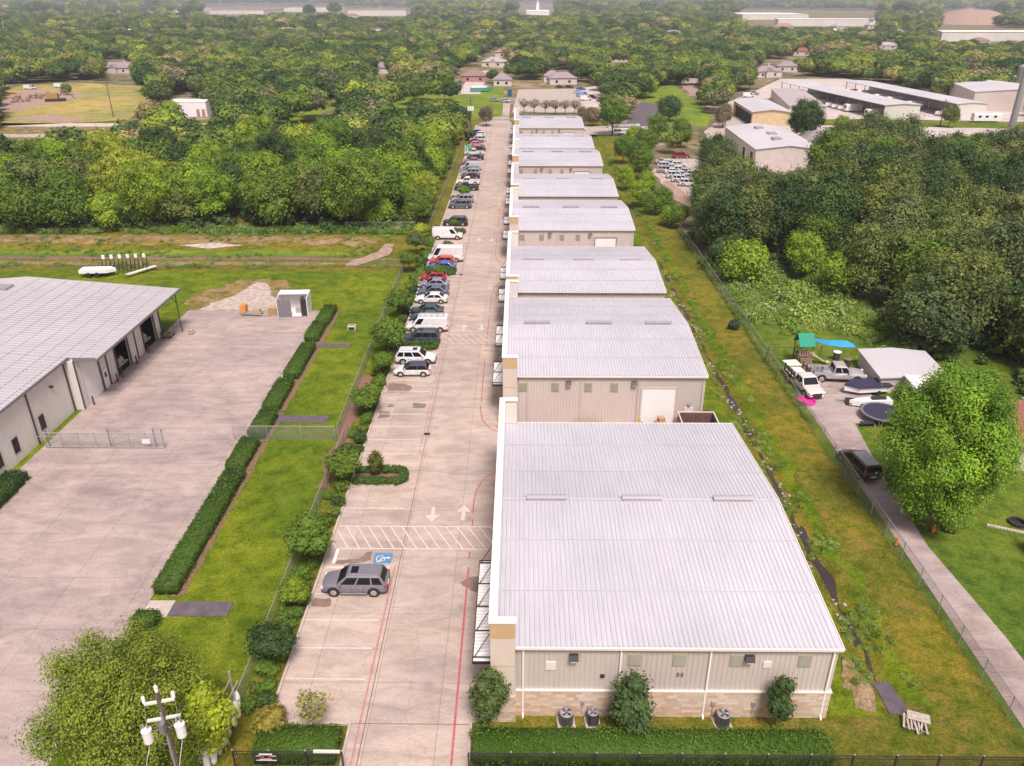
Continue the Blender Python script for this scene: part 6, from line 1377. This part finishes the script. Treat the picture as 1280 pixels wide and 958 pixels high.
# --- clipped hedges
def hedge(name, label, x0, x1, y0, y1, h, leaf=.085, dens=42, color=DK, wob=.06, group=None, cat='hedge', rzx=0):
    rs = np.random.RandomState(int((x0 * 13 + y0 * 7) % 9999)); W_, D_ = x1 - x0, y1 - y0
    t = bpy.data.objects.new(name, None)
    P_, N_ = [], []
    for (n_, fn, nr) in ((W_ * D_, lambda u, v: (u * W_, v * D_, np.full_like(u, h)), (0, 0, 1)), (W_ * h, lambda u, v: (u * W_, 0 * u, v * h), (0, -1, 0)), (W_ * h, lambda u, v: (u * W_, 0 * u + D_, v * h), (0, 1, 0)), (D_ * h, lambda u, v: (0 * u, u * D_, v * h), (-1, 0, 0)), (D_ * h, lambda u, v: (0 * u + W_, u * D_, v * h), (1, 0, 0))):
        m_ = int(n_ * dens); u, v = rs.uniform(size=m_), rs.uniform(size=m_); p = np.stack(fn(u, v), 1); P_.append(p); N_.append(np.tile(np.array(nr, float), (m_, 1)))
    P_ = np.vstack(P_); N_ = np.vstack(N_)
    # round the long edges and let the surface undulate
    for ax, mx_ in ((0, W_), (1, D_)):
        e = np.minimum(P_[:, ax], mx_ - P_[:, ax]); f = np.clip(1 - e / .25, 0, 1); P_[:, 2] -= (P_[:, 2] / h) ** 4 * f ** 2 * .16
    und = np.array([noise.noise(Vector((p[0] * .9 + x0, p[1] * .9 + y0, p[2]))) for p in P_]); und2 = np.array([noise.noise(Vector((p[0] * 3 + x0, p[1] * 3 + y0, p[2] * 3 + 5))) for p in P_])
    P_ += N_ * (und * wob * 2.2 + und2 * wob * 1.3 + rs.normal(0, wob * .45, len(P_)))[:, None]
    nn = N_ + rs.normal(0, .6, P_.shape); nn /= np.linalg.norm(nn, axis=1)[:, None]
    m = .07; cb = MB(); cb.box(m, W_ - m, m, D_ - m, 0, h - m - .1); cv = np.array(cb.V); cf = [(f[0], f[1], f[2]) for f in cb.F] + [(f[0], f[2], f[3]) for f in cb.F]
    me = leaf_mesh(name, P_, nn, leaf * rs.uniform(.6, 1.4, len(P_)), np.clip(.5 + und * .35 + rs.normal(0, .13, len(P_)), 0, 1), M['leaf'], (cv, cf))
    o = bpy.data.objects.new(name, me); COL.objects.link(o); o.location = (x0, y0, 0); o.color = (*color, 1); o.rotation_euler = (0, 0, rzx); return tag(o, label, cat, group)
HG = (.075, .135, .018)
HL = ['longest clipped hedge at the near end of the lawn edge', 'short clipped hedge block crossed by the pale fence rail', 'clipped hedge just beyond the middle paving path', 'clipped hedge fourth from the near end along the lawn', 'clipped hedge between the middle and the far path', 'clipped hedge just past the far path', 'farthest clipped hedge ending at the open container']
for k, (y0, y1) in enumerate(((45.6, 61.9), (62.6, 67.7), (68.7, 73.6), (74.7, 81.2), (82.6, 91.5), (93.7, 98.9), (99.3, 105.2))):
    hedge('clipped_hedge', HL[k], -27.12 - (y0 - 46) * .0093 - .18 * (k % 2), -25.3 - (y0 - 46) * .0093 - .18 * (k % 2), y0, y1, 1.1, .085, 45, HG, .07, 'clipped hedges along the lawn edge')
hedge('clipped_hedge', 'small round hedge stub below the nearest paving path', -27.1, -25.5, 41.9, 43.1, 1.1, .085, 50, HG, .08, 'clipped hedges along the lawn edge')
hedge('clipped_hedge', 'dark hedge under the workshop windows at the left edge', -47.2, -45.1, 50.5, 61.2, 1.1, .09, 45, DK, .12)
hedge('hedge', 'long loose hedge in front of the nearest warehouse', -2.6, 18.2, 31.2, 33.1, 1.3, .06, 125, (.085,.155,.018), .14)
hedge('hedge', 'wide loose hedge left of the entrance behind the signed fence', -15.3, -10.5, 31.2, 33.2, 1.2, .06, 125, (.085,.155,.018), .14)
def ring_hedge(label, x0, x1, yc, hw, group='planter island hedges'):
    t = thing('island_hedge', label, 'hedge', ((x0 + x1) / 2, yc, 0), 0, group); n = 0
    pts = []; x = x0
    while x < x1 - .5: pts += [(x, yc - hw), (x, yc + hw)]; x += .62
    for a in (-60, -20, 20, 60): pts.append((x1 - .45 + .45 * math.cos(rad(a)), yc + hw * 1.05 * math.sin(rad(a))))
    for (x, y) in pts:
        o = bpy.data.objects.new('bush', SHR[n % 3][0]); COL.objects.link(o); o.parent = t; o.location = (x - (x0 + x1) / 2, y - yc, 0); s = vr.uniform(.46, .58); o.scale = (s, s, s * 1.15); o.rotation_euler = (0, 0, vr.uniform(0, 6)); o.color = (*jit((.08,.145,.025), vr), 1); n += 1
ISL = ['nearest', 'second', 'third', 'fourth', 'fifth']
for k, (yc, hw2) in enumerate(isl):
    ring_hedge('low rounded hedge rimming the %s planter island' % ISL[k], -14.8, -10.5, yc, hw2 / 2 - .35)
    b = MB(); n = 12; y0, y1 = yc - hw2 / 2, yc + hw2 / 2; out = [(-15.2, y0), (-10.9, y0)] + [(-10.9 + .95 * math.cos(rad(a)), yc + hw2 / 2 * math.sin(rad(a))) for a in range(-75, 90, 15)] + [(-10.9, y1), (-15.2, y1)]
    b.prism(out, .0, .15); b.build('planter_kerb', M['kerb'], kind='structure'); c = [(yc, )]
    inn = [(-15.2 + .02, y0 + .17), (-10.9, y0 + .17)] + [(-10.9 + .78 * math.cos(rad(a)), yc + (hw2 / 2 - .17) * math.sin(rad(a))) for a in range(-75, 90, 15)] + [(-10.9, y1 - .17), (-15.18, y1 - .17)]
    b = MB(); b.prism(inn, .1, .17); b.build('planter_soil', M['mulch'], kind='structure')
# --- dense shrubs between kerb and fence
k = 0; y = 35.4
while y < 150:
    for xx in (-15.95, -16.75):
        c = vr.choice([DK, MD, MD, (.14, .21, .03), (.10, .16, .022)]); s = vr.uniform(.42, .8)
        if xx < -16.2 and vr.random() < .45: continue
        plant((SHR[k % 3][0], None), 'shrub', 'leafy shrub in the dense row between parking kerb and lawn fence, %s' % ('nearest the viewer' if y < 60 else 'middle part' if y < 95 else 'far part'), 'shrub', xx + vr.uniform(-.15, .2), y + vr.uniform(-.3, .3), s, vr.uniform(0, 6), jit(c, vr), 'shrubs between the kerb and the lawn fence', sz=s * vr.uniform(.75, 1.1)); k += 1
    y += 1.35
# --- shrubs along the right fence
for (px, py, s, c, lb) in ((918, 412, 1.0, (.06, .09, .045), 'dark shrub against the fence beside the gully strip'), (862, 300, 1.2, MD, 'first bush at the fence beyond the gully bend'), (878, 330, .9, MD, 'second bush at the fence'), (1188, 665, .7, MD, 'low bush at the foot of the bright shade tree')):
    x, y = G(px, py); plant((SHR[0][0], None), 'shrub', lb, 'shrub', x, y, s, 1.0, c)

# --- regions where no tree may stand in the picture (seen as clearings)
CLR = [[(0, 106), (105, 102), (182, 107), (186, 124), (160, 152), (96, 158), (60, 166), (30, 176), (10, 192), (0, 196)], [(208, 122), (268, 122), (268, 149), (208, 149)], [(345, 156), (385, 128), (430, 124), (425, 135), (370, 152)],
       [(458, 132), (530, 114), (628, 110), (628, 124), (590, 128), (530, 124), (480, 138)], [(590, 175), (600, 128), (628, 100), (740, 104), (758, 118), (742, 150), (742, 185)],
       [(795, 112), (848, 107), (890, 140), (880, 155), (845, 150)], [(740, 156), (830, 156), (815, 172), (745, 178)], [(780, 132), (812, 128), (838, 158), (790, 158)], [(905, 150), (905, 122), (950, 112), (975, 97), (1062, 98), (1190, 128), (1290, 124), (1290, 160), (1150, 156), (1090, 150), (1030, 140), (990, 160)],
       [(903, 152), (960, 150), (1010, 180), (985, 208), (945, 210), (900, 180)], [(820, 200), (870, 204), (880, 236), (850, 244), (818, 214)], [(970, 103), (1130, 130), (1160, 152), (1080, 152)],
       [(925, 12), (1095, 14), (1095, 34), (925, 31)], [(1168, 34), (1290, 36), (1290, 52), (1168, 50)], [(430, 10), (512, 10), (512, 21), (430, 21)], [(650, 6), (692, 6), (692, 19), (650, 19)], [(1180, 14), (1240, 14), (1240, 30), (1180, 30)],
       [(133, 74), (166, 74), (166, 98), (133, 98)], [(602, 66), (634, 66), (634, 84), (602, 84)], [(573, 84), (610, 84), (606, 108), (574, 104)], [(945, 74), (985, 76), (985, 100), (945, 100)], [(692, 88), (716, 88), (716, 108), (692, 108)], [(1135, 140), (1290, 150), (1290, 168), (1135, 164)], [(1140, 166), (1175, 168), (1172, 186), (1135, 184)], [(985, 172), (1030, 172), (1030, 196), (985, 196)], [(340, 8), (430, 8), (430, 16), (340, 16)], [(255, 8), (340, 8), (340, 19), (255, 19)]]
for hx, hy, hw_ in HOUSES[13:]: CLR.append([(hx - 6, hy - 4), (hx + 6, hy - 4), (hx + 6, hy - 1), (hx - 6, hy - 1)])
for hx, hy, hw_ in HOUSES[:13]: CLR.append([(hx - 12, hy - 9), (hx + 12, hy - 9), (hx + 12, hy + 2), (hx - 12, hy + 2)])
BBX = [(min(p[0] for p in q), max(p[0] for p in q), min(p[1] for p in q), max(p[1] for p in q), q) for q in CLR]
def blocked(x, y, h, r):
    pts = [P(x, y, 0), P(x, y, h * .55), P(x, y, h * .9), P(x - r * .8, y, h * .6), P(x + r * .8, y, h * .6)]
    for a, b_, c, d, q in BBX:
        for px, py in pts:
            if a <= px <= b_ and c <= py <= d and inpoly(px, py, q): return True
    return False
RW = [G(*p) for p in [(868, 225), (874, 292), (905, 332), (1065, 345), (1075, 392), (1108, 438), (1190, 464), (1300, 500), (1420, 520), (1500, 500), (1500, 180), (1100, 182), (1045, 205), (990, 225), (940, 232)]]
RN = [G(*p) for p in [(768, 190), (840, 185), (905, 195), (845, 205), (842, 250), (868, 285), (858, 288), (820, 255), (790, 225)]]
def zone(x, y):
    if y < 146: 
        if inpoly(x, y, RW): return 'R'
        return None
    if x < -20.5 and y < 300:
        return 'L' if (x > -105 - (y - 147) * .9 or y < 240) else None
    if -20.5 <= x < -16.6: return None
    if y < 352 and -17 < x < 20: return None
    if 20 <= x < 30.5 and y < 275: return None
    if y < 300 and x >= 30.5:
        if inpoly(x, y, RW): return 'R'
        if x < 46 and y > 150 and inpoly(x, y, RN): return 'N'
        if y > 262 and x < 60: return 'F'
        return None
    return 'F'
cand = []
def fill(y0, y1, sp, jitter=.42, xl=None):
    y = y0
    while y < y1:
        hw = y * .82 + 40; x = -hw
        while x < hw:
            X, Y = x + vr.uniform(-jitter, jitter) * sp, y + vr.uniform(-jitter, jitter) * sp; z = zone(X, Y)
            if z: cand.append((X, Y, z, sp))
            x += sp
        y += sp * .9
fill(66, 150, 6.8); fill(150, 300, 7.6); fill(300, 520, 7.4); fill(520, 1000, 8.6); fill(1000, 2000, 14); fill(2000, 4200, 34); fill(4200, 9000, 80)
def clump(X, Y, f, seed): return noise.noise(Vector((X * f, Y * f, seed)))
items = []
for X, Y, z, sp in cand:
    big = sp > 9; s = vr.uniform(.72, 1.3) * (1.0 if sp < 12 else sp / 9.0); h = 9.5 * s
    if sp > 20: h = 11 * min(s, 1.8)
    if z in 'RN' and Y < 300: s = vr.uniform(.8, 1.12); h = 12.5 * s
    if blocked(X, Y, h if sp < 20 else 11, 4.3 * s): continue
    if z == 'F' and 330 < Y and clump(X, Y, .012, 4) > .25 and vr.random() < .06: continue
    if Y > 850 and clump(X, Y, .004, 8) > .12 and vr.random() < .42: continue
    items.append((X, Y, z, s, sp))
items.sort(key=lambda i: math.hypot(i[0], i[1]) / (1.4 if i[2] == 'R' else 1.0) if abs(P(i[0], i[1], 5)[0] - 640) < 720 else 9e9)
NT = 268
named = items[:NT]; rest = items[NT:]
def tone(z, X, Y):
    v = vr.random() + clump(X, Y, .03, 2) * .5
    if z == 'L': return DK if v < .16 else MD if v < .62 else BR if v < .84 else OV if v < .95 else YL if v < 1.1 else PAL
    if z == 'R': return DK if v < .24 else GR if v < .50 else OV if v < .90 else MD if v < .98 else PAL
    if z == 'N': return MD if v < .4 else BR if v < .8 else YL
    return MD if v < .3 else DK if v < .5 else OV if v < .75 else BR
for k, (X, Y, z, s, sp) in enumerate(named):
    c = tone(z, X, Y); px = P(X, Y, 5)[0]
    if z == 'L':
        v = WD[vr.randrange(8)]; dp = 'front edge' if Y < 158 else 'middle' if Y < 215 else 'back'; lt = 'left end' if px < 150 else 'left of its middle' if px < 300 else 'right of its middle' if px < 450 else 'right end'
        lb = '%s tree in the dense left wood, %s, %s' % (TN[c], dp, lt); gp = 'trees of the dense left wood'; nm = 'wood_tree'
    elif z == 'R':
        v = OL[vr.randrange(4)] if vr.random() < .8 else WD[vr.randrange(8)]; dp = 'nearest rows' if Y < 100 else 'middle rows' if Y < 160 else 'far rows'; lt = 'left part' if px < 1000 else 'central part' if px < 1150 else 'right part'
        lb = '%s tree in the tall right wood, %s, %s' % (TN[c], dp, lt); gp = 'trees of the tall right wood'; nm = 'tall_tree'
    elif z == 'N':
        v = WD[vr.randrange(8)]; s *= .9; lb = '%s tree in the row between gully strip and vehicle lot' % TN[c]; gp = 'trees between the gully strip and the vehicle lot'; nm = 'row_tree'
    else:
        v = WD[vr.randrange(8)]; lb = '%s tree in the farther woods beyond the street, %s of the picture' % (TN[c], sides[max(0, min(6, int(px / 1280 * 6.99)))]); gp = 'trees beyond the street'; nm = 'far_tree'
    plant(v, nm, lb, 'tree', X, Y, s, vr.uniform(0, 6.28), jit(c, vr), gp, sz=s * vr.uniform(.85, 1.15))
# individually placed trees
XT = [(884, 290, 'OL', .8, DK, 'dark tree hugging the fence at the left edge of the right wood'), (893, 318, 'OL', .7, GR, 'grey green tree by the fence above the bright round tree'), (905, 338, 'WD', .7, DK, 'dark low tree between fence and bright round tree'), (880, 268, 'OL', .75, OV, 'olive tree at the fence below the vehicle lot'), (800, 258, 'WD', .6, BR, 'low bushy tree filling the gully row, first of the fillers'), (818, 268, 'WD', .55, MD, 'low tree right beside the fence start in the gully row'), (838, 283, 'WD', .5, BR, 'small bright tree nearest the fence start'), (778, 205, 'WD', .7, MD, 'mid green tree left in the gully row near the trailers'), (790, 192, 'WD', .8, BR, 'bright tree behind the gully row near the trailers'), (806, 200, 'WD', .8, MD, 'mid green tree right in the gully row near the trailers'), (800, 225, 'WD', .7, MD, 'full tree in the middle of the gully row'), (1060, 192, 'WD', .95, YL, 'yellow-green tree below the canopy end wall, left one'), (1085, 186, 'WD', .9, YL, 'yellow-green tree below the canopy end wall, middle one'), (1110, 192, 'WD', .9, BR, 'bright tree below the canopy end wall, right one'), (1038, 200, 'WD', .9, OV, 'olive tree right of the small grey house'), (1135, 196, 'WD', .85, PAL, 'pale tree in front of the street, right of the bright tree'), (1215, 205, 'WD', .85, BR, 'bright tree left of the steel mast foot'), (930, 356, 'WD', .88, BR, 'round bright green tree at the fence edge of the undergrowth'), (1003, 348, 'WD', .80, BR, 'bright tree behind the undergrowth with pale trunk'), (1052, 372, 'WD', .90, BR, 'bright slender-trunked tree right of the undergrowth'), (765, 170, 'WD', 1.12, MD, 'dark rounded tree standing at the end of the warehouse row'),
      (740, 158, 'WD', .8, BWN, 'brownish twiggy tree left of the dark rounded tree'), (728, 152, 'WD', .55, BWN, 'second brownish tree behind the last warehouse'), (836, 152, 'WD', 1.1, DK, 'dark umbrella tree beside the green meadow'), (1003, 182, 'WD', 1.25, DK, 'broad dark tree in front of the cream garage'), (1050, 170, 'WD', .6, BR, 'narrow bright tree at the canopy corner'),
      (903, 160, 'WD', .85, BWN, 'bushy brownish tree left of the cream garage'), (1185, 160, 'WD', .7, OV, 'olive tree before the far canopy end'), (810, 185, 'WD', .6, (.32, .27, .03), 'tree with a bright yellow top beside the trailers'), (822, 178, 'WD', .9, MD, 'dense green tree behind the yellow-topped one'), (850, 185, 'WD', .9, MD, 'large green tree in front of the white-roofed workshop'),
      (190, 160, 'WD', .8, MD, 'dark tree left of the white box building'), (215, 150, 'WD', .85, YL, 'bright yellowish tree overhanging the white box building'), (608, 158, 'WD', .62, BWN, 'brown-green tree at the far driveway gate'), (560, 165, 'WD', .8, DK, 'dark tree by the transformer pole'), (85, 119, 'WD', .6, MD, 'small dark tree in the dry field'),
      (580, 250, 'SM', .8, MD, 'bush at the fence beside the grey suvs'), (560, 315, 'SM', .5, GR, 'little tree at the nose of the tall white van'), (782, 235, 'WD', .55, BR, 'bright small tree in the row beside the gully'), (808, 245, 'WD', .6, BR, 'bright bush-like tree beside the gully, lower'), (828, 268, 'WD', .6, MD, 'green tree above the fence beginning'), (846, 285, 'WD', .55, MD, 'lowest green tree of the gully row'), (795, 215, 'WD', .75, MD, 'full green tree beside the gully row'), (897, 275, 'OL', .85, OV, 'tall airy olive tree at the near corner of the vehicle lot'), (900, 255, 'OL', .95, GR, 'tall grey-green tree at the corner of the right wood')]
for px, py, v, s, c, lb in XT:
    x, y = G(px, py); plant({'WD': WD, 'OL': OL, 'SM': SM}[v][vr.randrange(3)], 'tree', lb, 'tree', x, y, s, vr.uniform(0, 6), jit(c, vr, .05))
for k, (px, py) in enumerate(((655, 141), (668, 142), (682, 143), (694, 143), (706, 143), (718, 143))):
    x, y = G(px, py); plant(BARE[k % 2], 'bare_shrub', 'half bare brown shrub in the line behind the last warehouse', 'shrub', x, y, .95, k, (.17, .12, .08), 'bare shrubs behind the last warehouse')
x, y = G(588, 176); plant(SHR[0], 'shrub', 'dark rounded bush behind the last parked car', 'shrub', x, y, 2.2, 0, (.07, .09, .03))
# climbing trees along the far parked row
for k in range(22):
    y = 152 + k * 6.2; plant(WD[k % 8], 'verge_tree', 'tree at the wood edge right behind the far parked vehicles', 'tree', -20.3 + vr.uniform(-.8, .8), y, vr.uniform(.52, .8), k, jit(vr.choice([MD, BR, DK, YL if k < 4 else MD]), vr), 'trees right behind the parked vehicles')
# --- undergrowth and rough weeds (uncountable)
def scatter_obj(name, label, pts, scales, cols, src, mat_kind='stuff'):
    me = bpy.data.meshes.new(name); me.from_pydata([tuple(p) for p in pts], [], [])
    a = me.attributes.new('sc', 'FLOAT', 'POINT'); a.data.foreach_set('value', np.array(scales, dtype=np.float32))
    o = bpy.data.objects.new(name, me); COL.objects.link(o); tag(o, label, cols, kind='stuff')
    c = bpy.data.collections.new(name + ' sources')
    for k, m in enumerate(src):
        q = bpy.data.objects.new('%s source' % name, m); c.objects.link(q); q.color = o.color
    ng = bpy.data.node_groups.new(name, 'GeometryNodeTree'); ng.interface.new_socket('Geometry', in_out='INPUT', socket_type='NodeSocketGeometry'); ng.interface.new_socket('Geometry', in_out='OUTPUT', socket_type='NodeSocketGeometry')
    A = ng.nodes.new; gi, go = A('NodeGroupInput'), A('NodeGroupOutput'); ip = A('GeometryNodeInstanceOnPoints'); ci = A('GeometryNodeCollectionInfo'); ci.inputs['Collection'].default_value = c
    ci.inputs['Separate Children'].default_value = True; ci.inputs['Reset Children'].default_value = True; ip.inputs['Pick Instance'].default_value = True
    ri = A('FunctionNodeRandomValue'); ri.data_type = 'INT'; ri.inputs['Min'].default_value = 0; ri.inputs['Max'].default_value = len(src) - 1
    rv = A('FunctionNodeRandomValue'); rv.data_type = 'FLOAT_VECTOR'; rv.inputs['Min'].default_value = (0, 0, 0); rv.inputs['Max'].default_value = (0, 0, 6.28)
    na = A('GeometryNodeInputNamedAttribute'); na.data_type = 'FLOAT'; na.inputs['Name'].default_value = 'sc'
    L = ng.links.new; L(gi.outputs[0], ip.inputs['Points']); L(ci.outputs[0], ip.inputs['Instance']); L([s_ for s_ in ri.outputs if s_.type == 'INT'][0], ip.inputs['Instance Index']); L(rv.outputs[0], ip.inputs['Rotation'])
    L([s_ for s_ in na.outputs if s_.enabled][0], ip.inputs['Scale']); L(ip.outputs[0], go.inputs[0])
    md = o.modifiers.new('scatter', 'NODES'); md.node_group = ng; return o
FT = [variant(500 + k, 4.6 + .5 * (k % 3), 7.0 + k % 3, 5.2, 13 + 5 * (k % 3), 2.1, .48, 3.2, .2, mat='leaf_far', irr=.3, fuzz=.35, core=.85, tvar=.22)[0] for k in range(7)]
# size classes go together: one object
M['leaf_weed'] = leafmat('weed leaves', [(0.0, (.11, .19, .025)), (.35, (.18, .28, .035)), (.6, (.24, .33, .06)), (.8, (.36, .40, .16)), (1.0, (.13, .20, .05))])
scatter_obj('distant_woods', 'wide belt of mixed trees reaching from the streets to the skyline', [(X, Y, 0) for X, Y, z, s, sp in rest], [s * (1 if sp < 20 else .8) for X, Y, z, s, sp in rest], 'woods', FT)
WEED = [variant(520 + k, .8, .9, .35, 9, .33, .09, 30, .04, mat='leaf_weed', irr=.3, fuzz=.6, core=0, bottom=.5)[0] for k in range(3)]
U = [G(*p) for p in [(888, 335), (1070, 340), (1100, 425), (1130, 436), (1060, 440), (1040, 425), (958, 408), (935, 392)]]
pts, sc = [], []
while len(pts) < 2600:
    x, y = vr.uniform(30.8, 62), vr.uniform(85, 135)
    ins = any(inpoly(x + dx, y + dy, U) for dx, dy in ((0, 0), (1.6, 0), (-1.6, 0), (0, 2), (0, -2)))
    cl = clump(x, y, .22, 3)
    if 37.2 < x < 45 and y < 96.8: continue
    if ins and (inpoly(x, y, U) or vr.random() < .35) and vr.random() < .75 + cl: pts.append((x, y, 0)); sc.append(vr.uniform(.35, 1.3) * (1 + 1.1 * cl) * (1.7 if vr.random() < .06 else 1))
scatter_obj('undergrowth', 'bright tangled undergrowth in front of the right wood', pts, sc, 'undergrowth', WEED)
pts, sc = [], []
for k in range(5200):
    q = vr.random()
    if q < .60:   # gully banks
        y = 36 + 190 * vr.random() ** 1.3; x = 23.95 + vr.choice([-1, 1]) * abs(vr.gauss(1.15, .55)); z = gz(x, y)
        if clump(x, y, .35, 6) < .08: continue
        pts.append((x, y, z - .03)); sc.append(vr.uniform(.18, .5))
    elif q < .85: # ditch banks on the left
        x = vr.uniform(-108, -22); y = 124.5 + abs(vr.gauss(0, 1.0)) if vr.random() < .35 else vr.uniform(128.5, 146.5); 
        if clump(x, y, .12, 9) < .0: continue
        pts.append((x, y, gz(x, y) - .03)); sc.append(vr.uniform(.3, .8))
    elif q < .93: # foot of the wire fences
        x = 30.55 + vr.gauss(.1, .2); y = vr.uniform(72, 150); pts.append((x, y, 0)); sc.append(vr.uniform(.2, .6))
    else:
        x = vr.uniform(-105, -20); y = vr.uniform(145.5, 149); pts.append((x, y, 0)); sc.append(vr.uniform(.6, 1.6))
scatter_obj('weeds', 'tufted weeds along gully, ditch and fence feet', pts, sc, 'weeds', WEED)
M['rock'] = plain('pale wet rubble', (0.34, 0.29, 0.30), 0.85, var=.4, sc=3)
def rock(sd):
    r_ = np.random.RandomState(sd); b = MB(); v = IV * np.array([1, .75, .5]) * (1 + r_.normal(0, .12, (len(IV), 1))) * .25; b.add([tuple(x) for x in v], [tuple(int(q) for q in f) for f in IF]); return b.mesh('rubble', M['rock'])
pts, sc = [], []
for k in range(260):
    y = 40 + 80 * vr.random(); x = 23.95 + vr.gauss(0, .33) + .35 * math.sin(y * .21)
    if clump(x, y, .3, 12) > .02: pts.append((x, y, gz(x, y) + .02)); sc.append(vr.uniform(.25, .8))
scatter_obj('rubble', 'pale wet rubble lying in the bed of the gully', pts, sc, 'rubble', [rock(1), rock(2), rock(3)])
# loose vegetation hiding ground between near wood trees
pts, sc = [], []
for k in range(1500):
    if vr.random() < .5: x, y = vr.uniform(-110, -20.5), vr.uniform(147, 215)
    else:
        x, y = vr.uniform(32, 110), vr.uniform(75, 200)
        if not inpoly(x, y, RW): continue
    pts.append((x, y, 0)); sc.append(vr.uniform(1.2, 3.0))
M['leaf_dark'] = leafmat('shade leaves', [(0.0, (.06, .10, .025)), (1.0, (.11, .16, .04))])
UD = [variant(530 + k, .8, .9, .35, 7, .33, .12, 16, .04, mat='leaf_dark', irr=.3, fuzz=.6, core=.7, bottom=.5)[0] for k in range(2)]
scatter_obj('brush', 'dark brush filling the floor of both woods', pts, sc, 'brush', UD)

# ================================================================== HAZE
HZ = 0.00015
b = MB(); b.box(-15000, 15000, -3100, 17000, -2.3, 45)
hz = b.build('haze', None, kind='stuff'); hz.data.materials.clear()
m = bpy.data.materials.new('haze air'); m.use_nodes = True; t = m.node_tree; t.nodes.clear()
vo = t.nodes.new('ShaderNodeVolumePrincipled'); vo.inputs['Color'].default_value = (.86, .88, 1.0, 1); vo.inputs['Density'].default_value = HZ; vo.inputs['Anisotropy'].default_value = .0
oo = t.nodes.new('ShaderNodeOutputMaterial'); t.links.new(vo.outputs[0], oo.inputs['Volume']); hz.data.materials.append(m)
tag(hz, 'pale blue air haze over the far woods', 'haze', kind='stuff')
